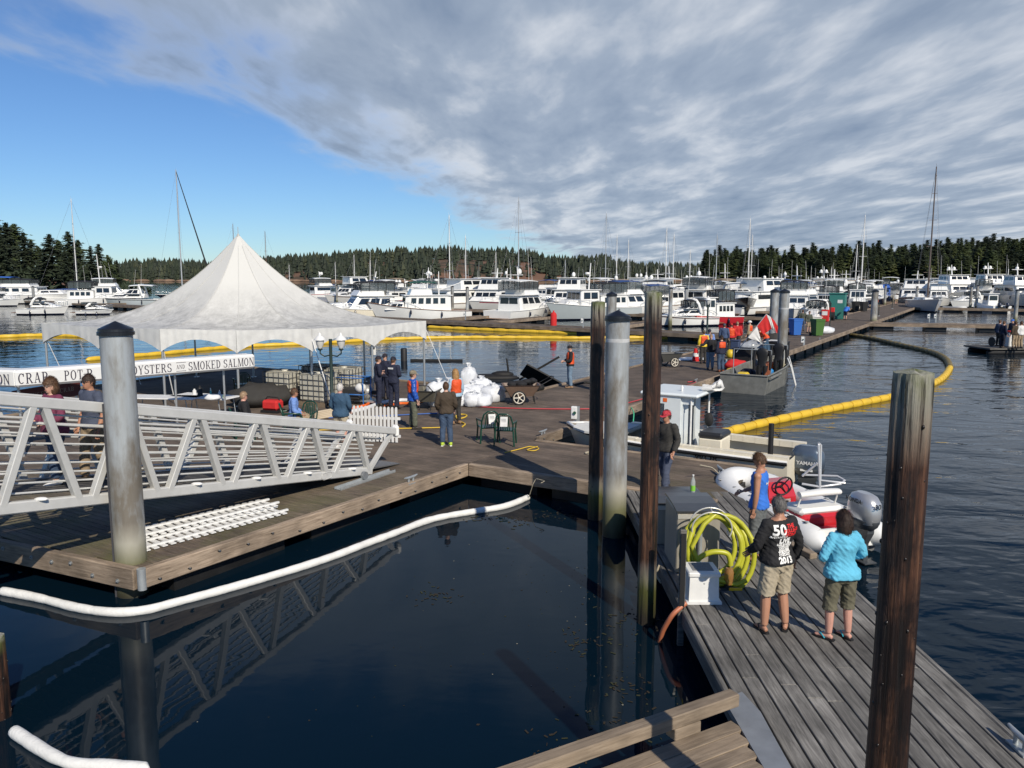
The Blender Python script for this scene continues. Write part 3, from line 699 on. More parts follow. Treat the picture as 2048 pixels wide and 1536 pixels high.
# ================================================================== gangway
gal = mat('brushed_aluminium', (.60, .60, .58), .5, .2, var=.15, vscale=3, bump=.05, bscale=60)
gw = thing('gangway', 'aluminium truss gangway with handrails sloping down to the platform', 'gangway')
NB0, NB1 = P(0, 1018, 11.3), P(742, 941, 18.45); NT0, NT1 = P(0, 799, 11.3), P(790, 862, 19.0)
NB0, NT0 = NB0 + (NB0 - NB1) * .35, NT0 + (NT0 - NT1) * .35 * (NB1 - NB0).length / (NT1 - NT0).length
gdir = (NB1 - NB0); gdir.z = 0; gdir.normalize(); gn = Vector((-gdir.y, gdir.x, 0)) * 1.45
def lerp(a, b, t): return a + (b - a) * t
npan = 8
def kn(k): return 1 - (1 - k / npan) ** 1.0
for side in (0, 1):
    o = gn * side
    b = MB(); b.beam(NT0 + o, NT1 + o, .13, .17, b=.02); tc_ = b.build('top_chord', gal, gw)
    b = MB(); b.beam(NB0 + o, NB1 + o, .13, .18, b=.02); b.build('bottom_chord', gal, gw)
    b = MB(); 
    for k in range(npan):
        t0, t1 = k / npan, (k + 1) / npan
        pb0, pb1 = lerp(NB0, NB1, t0) + o, lerp(NB0, NB1, t1) + o
        mid_b = lerp(NB0, NB1, (t0 + t1) / 2); kk = (mid_b - NT0).dot(gdir) / (NT1 - NT0).dot(gdir); pt = lerp(NT0, NT1, kk) + o
        for q, (A_, B_) in enumerate(((pb0 + (pb1 - pb0) * .08, pt - gdir * .07), (pb1 - (pb1 - pb0) * .08, pt + gdir * .07))):
            bb = MB(); bb.beam(A_, B_, .11, .125, up=gn.normalized(), b=.01); bb.build('truss_diagonal', gal, gw)
    bb = MB(); bb.beam(NB1 - gdir * .1 + o, NT1 - gdir * .12 + o, .085, .1, up=gn.normalized()); bb.build('truss_diagonal', gal, gw)
    inn = gn.normalized() * (.09 if side == 0 else -.09)
    for k in range(1, 10):
        f = k / 10.2 + .03
        A_ = lerp(NB0, NT0, f) + o + inn; B_ = lerp(NB1 - gdir * .2, NT1 - gdir * .55, f) + o + inn
        bb = MB(); bb.tube([A_, B_], .018, 6); bb.build('guard_rail', gal, gw)
    bb = MB(); bb.tube([lerp(NB0, NT0, .80) + o + inn * 1.6, lerp(NB1, NT1, .82) + o + inn * 1.6 - gdir * .2], .024, 8); bb.build('handrail', gal, gw)
    bb = MB(); bb.box(NT1 + o + gdir * .02, (.12, .2, .3), rz=math.atan2(gdir.y, gdir.x), b=.05); bb.build('end_cap', mat('white_plastic_cap', (.75, .75, .73), .4), gw)
# tread: boards across
tread = mat('gangway_tread', (.09, .085, .08), .8, var=.3, vscale=9, rnd=.2)
GWZ = .03
nT = 62
for k in range(nT):
    f = (k + .5) / nT; c = lerp(NB0, NB1, f) + gn * .5 + Vector((0, 0, .2 * (1 - f) + .03)); L_ = (NB1 - NB0).length / nT
    x_ = (NB1 - NB0).normalized(); y_ = gn.normalized(); z_ = x_.cross(y_)
    b = MB(); b.box((0, 0, 0), (L_ - .015, 1.28, .03)); o = b.build('plank', tread, gw)
    o.matrix_world = Matrix.Translation(c) @ Matrix((x_, y_, z_)).transposed().to_4x4()
GSL = lambda f: lerp(NB0, NB1, f) + gn * .5 + Vector((0, 0, .2 * (1 - f) + .05))
for k in range(8):
    f = k / 8 + .06; c = lerp(NB0, NB1, f) - gn * .04 + Vector((0, 0, .1))
    b = MB(); b.ell(c, (.11, .06, .03), 10, 5); b.build('marker_light', mat('white_plastic_cap', (.75, .75, .73), .4), gw)
for f in (.42, .86):
    c = lerp(NB0, NB1, f) - gn.normalized() * .075
    b = MB(); pts = []
    for j in range(16):
        a = 2 * math.pi * j / 16; pts.append(c + gdir * (math.cos(a) * .07 + (.09 if math.cos(a) > 0 else -.09)) + Vector((0, 0, math.sin(a) * .075)))
    b.tube(pts, .006, 5, closed=True); b.build('access_plate_rim', gal, gw)
# hinge flap and wheel track on the deck
b = MB(); f0 = G(748, 940) + gn * 0; fl = [lerp(NB1, NB1, 0) + gdir * .0, NB1 + gn, NB1 + gn + gdir * 1.1, NB1 + gdir * 1.1]
b.add([p_ * 1.0 for p_ in [Vector((fl[0].x, fl[0].y, .66)), Vector((fl[3].x, fl[3].y, .565)), Vector((fl[2].x, fl[2].y, .565)), Vector((fl[1].x, fl[1].y, .66)), Vector((fl[0].x, fl[0].y, .70)), Vector((fl[3].x, fl[3].y, .585)), Vector((fl[2].x, fl[2].y, .585)), Vector((fl[1].x, fl[1].y, .70))]], [(3, 2, 1, 0), (4, 5, 6, 7), (0, 1, 5, 4), (1, 2, 6, 5), (2, 3, 7, 6), (3, 0, 4, 7)])
b.build('transition_flap', mat('tread_plate', (.22, .22, .22), .5, .6, var=.3, vscale=20), gw)
b = MB()
for sd in (0, 1):
    c = G(735, 960) + gn * sd
    b.beam(c - gdir * 1.0 - gn.normalized() * .09 + Vector((0, 0, .03)), c + gdir * .9 - gn.normalized() * .09 + Vector((0, 0, .03)), .02, .06)
    b.beam(c - gdir * 1.0 + gn.normalized() * .09 + Vector((0, 0, .03)), c + gdir * .9 + gn.normalized() * .09 + Vector((0, 0, .03)), .02, .06)
    b.beam(c - gdir * 1.0 + Vector((0, 0, .012)), c + gdir * .9 + Vector((0, 0, .012)), .2, .01)
tr = b.build('wheel_track', galv, None, label='pair of galvanised wheel tracks lying under the gangway foot', cat='track')
b = MB()
for sd in (0, 1):
    c = G(729, 960) + gn * sd; c.z += .11
    b.tube([c - gn.normalized() * .04, c + gn.normalized() * .04], .09, 16)
b.build('wheel', bolt_m, gw)
# ================================================================== tent
canvas = mat('tent_vinyl', (.74, .74, .70), .42, var=.0)
def tent_mat():
    m = bpy.data.materials.new('stained_tent_vinyl'); m.use_nodes = True
    t, N, L, b = nodes_of(m)
    tc = N('ShaderNodeTexCoord'); sp = N('ShaderNodeSeparateXYZ'); L(tc.outputs['Object'], sp.inputs[0])
    # mildew: grey speckle that gathers towards the low, dirty outer skirt of the roof
    n1 = N('ShaderNodeTexNoise'); L(tc.outputs['Object'], n1.inputs['Vector']); n1.inputs['Scale'].default_value = .8; n1.inputs['Detail'].default_value = 9; n1.inputs['Roughness'].default_value = .75
    n2 = N('ShaderNodeTexNoise'); mp = N('ShaderNodeMapping'); L(tc.outputs['Object'], mp.inputs[0]); mp.inputs['Scale'].default_value = (1, 1, .5); L(mp.outputs[0], n2.inputs['Vector']); n2.inputs['Scale'].default_value = 2.6; n2.inputs['Detail'].default_value = 7; n2.inputs['Roughness'].default_value = .8
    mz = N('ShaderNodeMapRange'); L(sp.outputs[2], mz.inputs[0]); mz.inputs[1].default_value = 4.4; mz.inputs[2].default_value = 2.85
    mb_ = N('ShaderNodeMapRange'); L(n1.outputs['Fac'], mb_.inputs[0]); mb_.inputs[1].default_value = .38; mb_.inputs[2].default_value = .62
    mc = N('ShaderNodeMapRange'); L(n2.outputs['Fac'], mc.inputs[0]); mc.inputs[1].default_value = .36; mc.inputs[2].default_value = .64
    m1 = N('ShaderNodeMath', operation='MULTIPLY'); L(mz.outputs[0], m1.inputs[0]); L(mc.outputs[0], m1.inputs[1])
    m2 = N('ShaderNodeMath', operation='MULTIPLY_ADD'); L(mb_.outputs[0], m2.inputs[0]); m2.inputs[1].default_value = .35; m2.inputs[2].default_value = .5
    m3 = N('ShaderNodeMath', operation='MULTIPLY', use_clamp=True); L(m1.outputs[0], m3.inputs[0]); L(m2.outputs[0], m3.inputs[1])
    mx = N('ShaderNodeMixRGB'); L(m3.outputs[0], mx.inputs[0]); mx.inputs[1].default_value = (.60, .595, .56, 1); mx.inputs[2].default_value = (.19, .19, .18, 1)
    L(mx.outputs[0], b.inputs['Base Color']); b.inputs['Roughness'].default_value = .5
    b.inputs['Subsurface Weight'].default_value = 0.0
    return m
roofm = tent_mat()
valm = mat('tent_valance_vinyl', (.68, .68, .65), .5, var=.18, vscale=3)
TC = Vector((-10.95, 32.5, 0)); EZ = 3.32
HEX = [Vector((-3.6, 33.3, 0)), Vector((-7.1, 28.3, 0)), Vector((-12.4, 28.2, 0)), Vector((-18.6, 31.7, 0)), Vector((-14.6, 36.7, 0)), Vector((-9.3, 36.8, 0))]
tent = thing('event_tent', 'white peaked event tent with scalloped valance on the platform', 'tent', (TC.x, TC.y, DECK))
PK = P(483, 468, 32.5).z
eave = []                      # dense eave outline with sag between the posts
for i in range(6):
    a, b_ = HEX[i], HEX[(i + 1) % 6]; mid_ = (a + b_) / 2
    for (p, q) in ((a, mid_), (mid_, b_)):
        for k in range(10): eave.append((lerp(p, q, k / 10), k / 10))
ne = len(eave); b = MB(); rings = []
for lv in range(19):
    f = lv / 18; ring = []
    for i, (p, k) in enumerate(eave):
        zc = EZ + (PK - EZ) * (f ** 2.6 * .95 + f * .05) 
        q = lerp(p, TC, f)
        # each bay is dished between the ridges that run to the corner posts
        c = (i % 20) / 20; dish = math.sin(math.pi * c) ** 2
        zc -= .10 * dish * math.sin(math.pi * min(1, f * 1.0)) * (1 - f) - .03 * noise.noise((q.x * .8, q.y * .8, 3)) * (1 - f)
        zc -= .05 * dish * max(0, 1 - f * 5)
        if f < .12: q = q + (q - TC).normalized() * .0
        ring.append(Vector((q.x - TC.x, q.y - TC.y, zc - DECK)))
    rings.append(ring)
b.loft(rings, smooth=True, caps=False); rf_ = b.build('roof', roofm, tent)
for i in range(12):                     # welded panel seams running up the roof
    b = MB(); b.tube([rings[lv][i * 10] + Vector((0, 0, .006)) for lv in range(0, 18)], [(.014, .005)] * 18, 6); b.build('seam', mat('seam_vinyl', (.54, .54, .51), .5), rf_)
b = MB(); b.lathe([(.07, -.18), (.05, -.02), (.012, .02)], c=(0, 0, PK - DECK), n=10); b.tube([(0, 0, PK - DECK), (0, 0, PK - DECK + .28)], .012, 5); b.build('peak_spike', mat('tent_spike', (.4, .4, .38), .5), tent)
# valance panels, one per bay, scalloped with small folds
for i in range(12):
    A_ = eave[i * 10][0]; B_ = eave[(i * 10 + 10) % ne][0]
    b = MB(); top = []; bot = []; mid2 = []; nn = 44; out = ((A_ + B_) / 2 - TC).normalized()
    for k in range(nn + 1):
        f = k / nn; p = lerp(A_, B_, f); sc_ = math.sin(math.pi * f)
        dep = .80 - .46 * sc_ ** .8
        fold = .011 * math.sin(f * 55 + i) * (1 + math.sin(f * 17 + i * 2)) + .012 * noise.noise((f * 20, i, 0))
        z = EZ - .05 * math.sin(math.pi * ((i % 2) * .5 + f * .5)) ** 2
        pp = p + out * (.03)
        top.append((pp.x - TC.x, pp.y - TC.y, z - DECK + .012)); 
        pm = p + out * (.035 + fold * .6); mid2.append((pm.x - TC.x, pm.y - TC.y, z - dep * .5 - DECK))
        pm = p + out * (.03 + fold); bot.append((pm.x - TC.x, pm.y - TC.y, z - dep - DECK))
    inner = [[(x - out.x * .012, y - out.y * .012, z) for x, y, z in r_] for r_ in (bot, mid2, top)]
    b.loft([top, mid2, bot], smooth=True, caps=False, wrap=False); b.loft(inner, smooth=True, caps=False, wrap=False); b.build('valance', valm, tent)
postm = mat('tent_post_aluminium', (.55, .56, .56), .35, .7)
for i in range(12):
    p = eave[i * 10][0]; b = MB(); o = p - TC
    b.tube([(o.x * .99, o.y * .99, 0), (o.x * .99, o.y * .99, EZ - DECK - .05)], .045, 10)
    b.box((o.x * .99, o.y * .99, .012), (.2, .2, .02)); b.build('post', postm, tent)
for i in (0, 2, 4, 6, 7, 9):   # guy straps
    p = eave[i * 10][0] - TC; 
    b = MB(); q = p * 1.0 + Vector((.0, 0, EZ - DECK - .3)); e_ = p * (1.06) + Vector((0.6, -.3, .0)) if i in (0, 2) else p * .88
    e_.z = .02
    b.beam(q, e_, .035, .012); b.build('guy_strap', mat('white_webbing', (.7, .7, .68), .7), tent)
# ---- banner sign box on posts, slab serif lettering
ink = mat('sign_ink', (.035, .03, .05), .6)
signw = mat('sign_vinyl', (.72, .72, .70), .4)
GL = {}
def _ser(x, y, w=.34): return [('r', x - w / 2, y, w, .07)]
def glyph(ch):
    """slab-serif strokes in a cell 1 high: rectangles and thick arcs"""
    st = .17; r = []
    def stem(x, y0=0., y1=1., w=st, s0=True, s1=True):
        r.append([(x - w / 2, y0), (x + w / 2, y0), (x + w / 2, y1), (x - w / 2, y1)])
        if s0: r.append([(x - w / 2 - .09, y0), (x + w / 2 + .09, y0), (x + w / 2 + .09, y0 + .06), (x - w / 2 - .09, y0 + .06)])
        if s1: r.append([(x - w / 2 - .09, y1 - .06), (x + w / 2 + .09, y1 - .06), (x + w / 2 + .09, y1), (x - w / 2 - .09, y1)])
    def bar(x0, x1, y, h=.07): r.append([(x0, y), (x1, y), (x1, y + h), (x0, y + h)])
    def diag(x0, y0, x1, y1, w): r.append([(x0 - w / 2, y0), (x0 + w / 2, y0), (x1 + w / 2, y1), (x1 - w / 2, y1)])
    def arc(cx, cy, rx, ry, a0, a1, wx=.17, wy=.075, n=14):
        for i in range(n):
            a, b2 = R(a0 + (a1 - a0) * i / n), R(a0 + (a1 - a0) * (i + 1) / n)
            r.append([(cx + rx * math.cos(a), cy + ry * math.sin(a)), (cx + rx * math.cos(b2), cy + ry * math.sin(b2)),
                      (cx + (rx - wx) * math.cos(b2), cy + (ry - wy) * math.sin(b2)), (cx + (rx - wx) * math.cos(a), cy + (ry - wy) * math.sin(a))])
    adv = .9
    if ch == 'C': arc(.42, .5, .40, .5, 50, 310); bar(.62, .74, .68, .28); adv = .88
    elif ch == 'O': arc(.43, .5, .41, .5, 0, 360, n=24); adv = .94
    elif ch == 'D': stem(.2); arc(.3, .5, .5, .5, -90, 90); bar(.2, .32, 0); bar(.2, .32, .93); adv = .92
    elif ch in 'RPB':
        stem(.2); arc(.4, .73, .34, .27, -90, 90, n=10); bar(.2, .42, .93); bar(.2, .42, .46); adv = .86
        if ch == 'R': diag(.78, 0, .46, .48, .17); bar(.64, .92, 0); adv = .94
        if ch == 'B': arc(.4, .265, .38, .265, -90, 90, n=10); bar(.2, .42, 0)
    elif ch == 'A': diag(.16, 0, .44, 1, .08); diag(.74, 0, .46, 1, .17); bar(.25, .64, .3); bar(.03, .32, 0, .06); bar(.58, .92, 0, .06); adv = .96
    elif ch == 'T': stem(.41, s1=False); bar(.04, .78, .93); bar(.04, .1, .72, .22); bar(.72, .78, .72, .22); adv = .86
    elif ch == 'Y': stem(.42, 0, .45, s1=False); diag(.42, .42, .14, 1, .16); diag(.42, .42, .72, 1, .08); bar(.02, .28, .94, .06); bar(.58, .84, .94, .06); adv = .88
    elif ch == 'S': arc(.4, .735, .33, .265, 40, 270, n=12); arc(.4, .265, .35, .265, -140, 90, n=12); bar(.6, .68, .7, .28); bar(.07, .15, .04, .26); adv = .8
    elif ch == 'E': stem(.2); bar(.2, .74, .93); bar(.2, .74, 0); bar(.2, .56, .48); bar(.68, .74, .74, .24); bar(.68, .74, .02, .24); bar(.52, .57, .38, .26); adv = .84
    elif ch == 'N': stem(.16, w=.08); stem(.8, w=.08, s0=False); diag(.82, 0, .2, 1, .17); adv = .98
    elif ch == 'M': stem(.15, w=.08); stem(.95, w=.17); diag(.52, 0, .2, 1, .15); diag(.52, 0, .92, 1, .08); adv = 1.14
    elif ch == 'K': stem(.2); diag(.36, .4, .74, 1, .08); diag(.78, 0, .42, .52, .16); bar(.6, .86, .94, .06); bar(.64, .92, 0, .06); adv = .94
    elif ch == 'L': stem(.2); bar(.2, .74, 0); bar(.68, .74, .02, .28); adv = .82
    elif ch == 'I': stem(.2); adv = .42
    elif ch == 'U': stem(.2, .25, 1, s0=False); stem(.76, .25, 1, w=.08, s0=False); arc(.475, .28, .36, .28, 180, 360, wx=.14); adv = .94
    elif ch == 'G': arc(.42, .5, .40, .5, 50, 320); stem(.7, .05, .45, w=.16, s0=False); adv = .94
    else: adv = .42
    return r, adv
def serif_text(txt, h, wscale=1.0, track=.05):
    """quads in (x, y) with total width"""
    out = []; x = 0
    for ch in txt:
        g_, adv = glyph(ch)
        for q in g_: out.append([((px_ + x) * h * wscale, py_ * h) for px_, py_ in q])
        x += adv + track
    return out, x * h * wscale
def put_text(parent, quads, origin, xdir, ydir, ndir, m, name='lettering', th=.004):
    b = MB(); n_ = Vector(ndir) * th
    for i, q in enumerate(quads):
        n2 = n_ * (1 + .002 * (i % 7))
        pts = [Vector(origin) + Vector(xdir) * a + Vector(ydir) * c + n2 for a, c in q]
        nf = (pts[1] - pts[0]).cross(pts[2] - pts[0])
        idx = (0, 1, 2, 3) if nf.dot(Vector(ndir)) > 0 else (3, 2, 1, 0)
        b.add(pts, [idx])
    return b.build(name, m, parent)
BL0, BL1 = P(33, 743, 20.0), P(512, 708, 25.2); BB0, BB1 = P(33, 776, 20.0), P(512, 736, 25.2)
ban = thing('banner_sign', 'long white banner box lettered crab pot, oysters and smoked salmon', 'sign')
bx = (BB1 - BB0); bl = bx.length; bx.normalize(); bo = Vector((bx.y, -bx.x, 0)).normalized()
if bo.y > 0: bo = -bo
byd = bo.cross(bx) * -1
if byd.z < 0: byd = -byd
bh = .44
b = MB(); c = (BB0 + BB1) / 2 + byd * bh / 2 - bo * .28
b.box(c, (bl, .56, bh), rot=Matrix((bx, -bo, byd)).transposed(), b=.06); b.build('sign_box', signw, ban)
bc = BB0 + byd * .09
def proj_u(p):
    c_, s_ = math.cos(PITCH), math.sin(PITCH); q = p - Vector((0, 0, HC)); d = q.y * c_ - q.z * s_
    return 1024 + FPX * q.x / d
def f_u(u):
    lo, hi = -.3, 1.2
    for _ in range(40):
        md = (lo + hi) / 2
        if proj_u(lerp(BB0, BB1, md)) < u: lo = md
        else: hi = md
    return lo
for txt, u0, u1, hh, dy in (('CRAB', 37, 99, .27, 0), ('POT', 129, 168, .26, 0), ('P', 174, 188, .26, 0), ('OYSTERS', 264, 345, .25, 0), ('AND', 353, 371, .12, .07), ('SMOKED', 377, 443, .25, 0), ('SALMON', 447, 509, .25, 0)):
    a0, a1 = f_u(u0) * bl, f_u(u1) * bl
    q, tw = serif_text(txt, hh); ws = (a1 - a0) / tw
    q, tw = serif_text(txt, hh, ws)
    put_text(ban, q, bc + bx * a0 + byd * dy, bx, byd, bo, ink)
q0_ = f_u(353) * bl
put_text(ban, [[(0, 0), (.3, 0), (.3, .012), (0, .012)], [(0, .25), (.3, .25), (.3, .262), (0, .262)]], bc + bx * q0_, bx, byd, bo, ink)
b = MB()
sx = -bx * .45 - bo * .9; sx.z = 0; sx.normalize()
so = Vector((sx.y, -sx.x, 0)); so = so if so.y < 0 else -so
cc = BB0 + byd * bh / 2 + sx * 1.55 - so * .28
b.box(cc, (3.0, .5, bh), rot=Matrix((-sx, so * -1, Vector((0, 0, 1)))).transposed(), b=.05); b.build('sign_box', signw, ban)
q, tw = serif_text('SALMON', .25, .8); put_text(ban, q, BB0 + byd * .09 + sx * (tw + .18), -sx, Vector((0, 0, 1)), so, ink)
for f in (.02, .34, .63, .86):
    p = lerp(BB0, BB1, f) - bo * .3; b = MB(); b.tube([(p.x, p.y, DECK), (p.x, p.y, p.z + .02)], .035, 8); b.build('post', postm, ban)
# dark red menu board under the banner
mb2 = thing('menu_board', 'dark red crab menu board hanging under the white banner', 'sign')
p0 = P(26, 798, 20.6); p1 = P(160, 775, 22.4); b = MB(); xd = (p1 - p0).normalized()
b.beam(p0, p1, .05, .42); b.build('board', mat('maroon_board', (.09, .018, .018), .6, var=.3), mb2)
bo2 = Vector((xd.y, -xd.x, 0)).normalized(); bo2 = bo2 if bo2.y < 0 else -bo2
q, tw = serif_text('DUNGENESS CRAB', .12, .95); put_text(mb2, q, p0 + xd * .3 - Vector((0, 0, .05)), xd, Vector((0, 0, 1)), bo2, mat('faded_lettering', (.25, .2, .16), .7), th=.03)
for f in (.08, .92):
    p = lerp(p0, p1, f); b = MB(); b.tube([(p.x, p.y + .05, DECK), (p.x, p.y + .05, p.z + .2)], .03, 8); b.build('post', postm, mb2)
# ================================================================== people
skin_l = mat('skin_fair', (.56, .33, .24), .5, var=.1, vscale=9)
skin_t = mat('skin_tanned', (.42, .21, .13), .5, var=.12, vscale=9)
skin_p = mat('skin_pink', (.55, .29, .22), .5, var=.12, vscale=9)
HAIRM = {'dark': mat('hair_dark', (.042, .022, .014), .6, bump=.5, bscale=60, var=.4, vscale=25), 'brown': mat('hair_brown', (.11, .055, .025), .6, bump=.5, bscale=60, var=.4, vscale=25),
         'grey': mat('hair_grey', (.17, .16, .15), .65, bump=.5, bscale=60, var=.45, vscale=30), 'white': mat('hair_white', (.55, .53, .5), .65, bump=.4, bscale=60),
         'blond': mat('hair_blond', (.48, .27, .10), .6, bump=.5, bscale=50, var=.45, vscale=20), 'sandy': mat('hair_sandy', (.3, .2, .12), .6, bump=.4, bscale=50)}
_cl = {}
def cloth(name, c, rough=.85, var=.18, vs=7): return mat('cloth_' + name, c, rough, var=var, vscale=vs, bump=.25, bscale=55)
C_ = dict(black=cloth('black', (.012, .012, .014)), khaki=cloth('khaki', (.42, .36, .26)), olive=cloth('olive', (.125, .115, .075)), aqua=cloth('aqua', (.12, .47, .66)), royal=cloth('royal', (.035, .17, .62)),
          grey=cloth('grey', (.13, .14, .14)), charcoal=cloth('charcoal', (.035, .033, .03)), navy=cloth('navy', (.014, .018, .042)), dnavy=cloth('dark_navy', (.009, .012, .026)), jeans=cloth('jeans', (.05, .085, .15), var=.35),
          ljeans=cloth('light_jeans', (.17, .25, .34), var=.35), brown=cloth('brown_fleece', (.06, .042, .026)), blue=cloth('blue_shell', (.02, .09, .42), .35), orange=cloth('orange_vest', (.72, .085, .015), .6), red=cloth('red', (.55, .02, .02)),
          teal=cloth('slate_blue', (.035, .085, .15)), sky=cloth('sky_blue', (.17, .29, .62)), maroon=cloth('maroon', (.16, .03, .07)), slate=cloth('slate', (.06, .075, .12)), tan=cloth('tan', (.33, .25, .16)), yellow=cloth('yellow', (.7, .5, .03), .5),
          camo=cloth('camo_green', (.13, .14, .10), var=.5, vs=14), white=cloth('white', (.7, .7, .68)), plaid=cloth('plaid', (.06, .10, .2), var=.6, vs=22), lightblue=cloth('pale_blue', (.35, .5, .62)), green=cloth('dark_green', (.07, .08, .06)), rust=cloth('rust_boot', (.2, .06, .025)), lime=cloth('lime', (.45, .6, .06)))
BAKE = []                      # (object, voxel, smooth) baked together at the end of this section
def bez(a, b_, n): return [lerp(a, b_, i / n) for i in range(n + 1)]
def ring_e(c, rx, ry, n, M3, p=2.4):
    out = []
    for j in range(n):
        a = 2 * math.pi * j / n; ca, sa = math.cos(a), math.sin(a)
        out.append(c + M3 @ Vector((rx * math.copysign(abs(ca) ** (2 / p), ca), ry * math.copysign(abs(sa) ** (2 / p), sa), 0)))
    return out
class Person:
    """local frame: faces +Y, feet at z=0, height 1.75 before scaling"""
    def __init__(s, label, loc, face, h=1.75, skin=skin_l, group=None, vox=.018, female=False, **pose):
        s.k = h / 1.75; s.vox = vox; s.skin = skin; s.fem = female
        s.o = thing('person', label, 'person', loc, face - math.pi / 2, group)
        s.o.scale = (s.k,) * 3
        pz = pose
        s.lean = pz.get('lean', 0); s.hipz = pz.get('hipz', .93); s.head_yaw = pz.get('yaw', 0); s.head_tilt = pz.get('tilt', 0); s.fat = pz.get('fat', 1.0)
        hz = s.hipz; sh = .17 if female else .19
        s.pel = Vector((0, 0, hz))
        Mx = Matrix.Rotation(-s.lean, 3, 'X'); s.Mx = Mx
        def up(x, y, z): return s.pel + Mx @ Vector((x, y, z - .93))
        s.up = up
        s.leg = []; s.arm = []
        for i, sd in enumerate((-1, 1)):
            dflt = [Vector((sd * .095, 0, hz - .02)), Vector((sd * .105, .025, .5 * hz / .93)), Vector((sd * .11, -.02, .085))]
            L_ = pz.get('legs', {}).get(sd)
            if L_: dflt = [dflt[0]] + [Vector(v_) for v_ in L_]
            s.leg.append(dflt)
            A0 = up(sd * sh, -.005, 1.415)
            arm = [A0, up(sd * (sh + .075), -.03, 1.13), up(sd * (sh + .075), .07, .885)]
            Q = pz.get('arms', {}).get(sd)
            if Q: arm = [A0] + [up(*v_) for v_ in Q]
            s.arm.append(arm)
        s.feetdir = pz.get('feet', {}); s.make_body()
    def torso(s, b, inf, z0, z1, n=18, extra=0):
        f = s.fat; prof = [(.80, .10, .085), (.87, .155, .115), (.95, .168 if not s.fem else .178, .12), (1.03, .155 if not s.fem else .15, .108), (1.10, .147 if not s.fem else .13, .102), (1.2, .158 if not s.fem else .14, .11), (1.3, .172 if not s.fem else .152, .118), (1.38, .178 if not s.fem else .155, .108), (1.43, .165 if not s.fem else .145, .088), (1.465, .105, .07), (1.49, .062, .06), (1.52, .056, .056)]
        rings = []
        def at(z):
            for (a, ra, rb), (c, rc, rd) in zip(prof, prof[1:]):
                if a <= z <= c: t = (z - a) / (c - a); return ra + (rc - ra) * t, rb + (rd - rb) * t
            return prof[-1][1:]
        zs = sorted(set([z0, z1] + [p[0] for p in prof if z0 < p[0] < z1]))
        for z in zs:
            rx, ry = at(z); wf = f if z < 1.3 else 1 + (f - 1) * .5
            fl = extra * max(0, (1.02 - z)) + (.012 if extra and z < 1.04 else 0)
            bl_ = min(1, max(0, (z - .93) / .15)); M3 = Matrix.Rotation(-s.lean * bl_, 3, 'X')
            c = s.pel + M3 @ Vector((0, 0, z - .93)) if z > .93 else s.pel + Vector((0, 0, z - .93))
            yo = (.02 * (f - 1) / .15 if 1.0 < z < 1.25 else 0)
            rings.append(ring_e(c + M3 @ Vector((0, yo, 0)), rx * wf + inf + fl, ry * wf + inf + fl, n, M3))
        b.loft(rings, smooth=True)
    def limb(s, b, pts, rad, inf, t0, t1, n=10, flare=0):
        """tapered limb along a three point chain; t in 0..2"""
        P_ = []; Rr = []
        k = 14
        def pos(t):
            t = min(max(t, 0), 2)
            a, c, d = pts
            # rounded joint
            if abs(t - 1) < .18:
                u = (t - .82) / .36; p0 = lerp(a, c, .82); p2 = lerp(c, d, .18); return lerp(lerp(p0, c, u), lerp(c, p2, u), u)
            return lerp(a, c, t) if t < 1 else lerp(c, d, t - 1)
        for i in range(k + 1):
            t = t0 + (t1 - t0) * i / k; P_.append(pos(t))
            x = t / 2 * (len(rad) - 1); j = min(int(x), len(rad) - 2); r_ = rad[j] + (rad[j + 1] - rad[j]) * (x - j)
            Rr.append(r_ + inf + flare * max(0, i / k - .3))
        b.tube(P_, Rr, n)
    LEG = [.092, .088, .074, .058, .062, .055, .042]; ARM = [.056, .052, .047, .042, .043, .037, .028]
    def make_body(s):
        b = MB(); s.torso(b, 0, .80, 1.52)
        lr = [r_ * (1 + (s.fat - 1) * .35) * (.95 if s.fem else 1) for r_ in s.LEG]; s.lr = lr
        ar = [r_ * (.88 if s.fem else 1.04) for r_ in s.ARM]; s.ar = ar
        for L_ in s.leg: s.limb(b, L_, lr, 0, 0, 2)
        for A in s.arm: s.limb(b, A, ar, 0, 0, 2); b.ell(A[0], (ar[0] * 1.12,) * 3, 10, 6)
        for sd, L_ in zip((-1, 1), s.leg):
            a = s.feetdir.get(sd, sd * -.12); an = L_[2]; d = Vector((math.sin(a), math.cos(a), 0))
            an0 = Vector((an.x, an.y, an.z - .085))
            pts = [an0 + d * -.055 + Vector((0, 0, .03)), an0 + Vector((0, 0, .042)), an0 + d * .09 + Vector((0, 0, .032)), an0 + d * .165 + Vector((0, 0, .02)), an0 + d * .195 + Vector((0, 0, .018))]
            b.tube(pts, [(.028, .026), (.036, .04), (.042, .028), (.044, .017), (.026, .012)], 10)
        # neck and head
        nk = s.up(0, -.01, 1.47); hc = s.up(0, .015, 1.625); s.hc = hc
        HM = s.Mx @ Matrix.Rotation(s.head_yaw, 3, 'Z') @ Matrix.Rotation(-s.head_tilt, 3, 'X'); s.HM = HM
        b.tube([nk, s.up(0, 0, 1.54), hc + HM @ Vector((0, -.01, -.03))], [.062, .056, .055], 12)
        prof = [(-.118, .025, .035, .045), (-.10, .045, .052, .082), (-.07, .058, .04, .09), (-.03, .068, .075, .093), (.01, .074, .092, .094), (.05, .076, .096, .092), (.085, .066, .082, .078), (.108, .042, .05, .05), (.12, .012, .015, .015)]
        rings = []
        for z, w_, bk, fr in prof:
            ring = []
            for j in range(16):
                a = 2 * math.pi * j / 16; y = math.sin(a); ring.append(hc + HM @ Vector((math.cos(a) * w_, y * (fr if y > 0 else bk), z)))
            rings.append(ring)
        b.loft(rings, smooth=True)
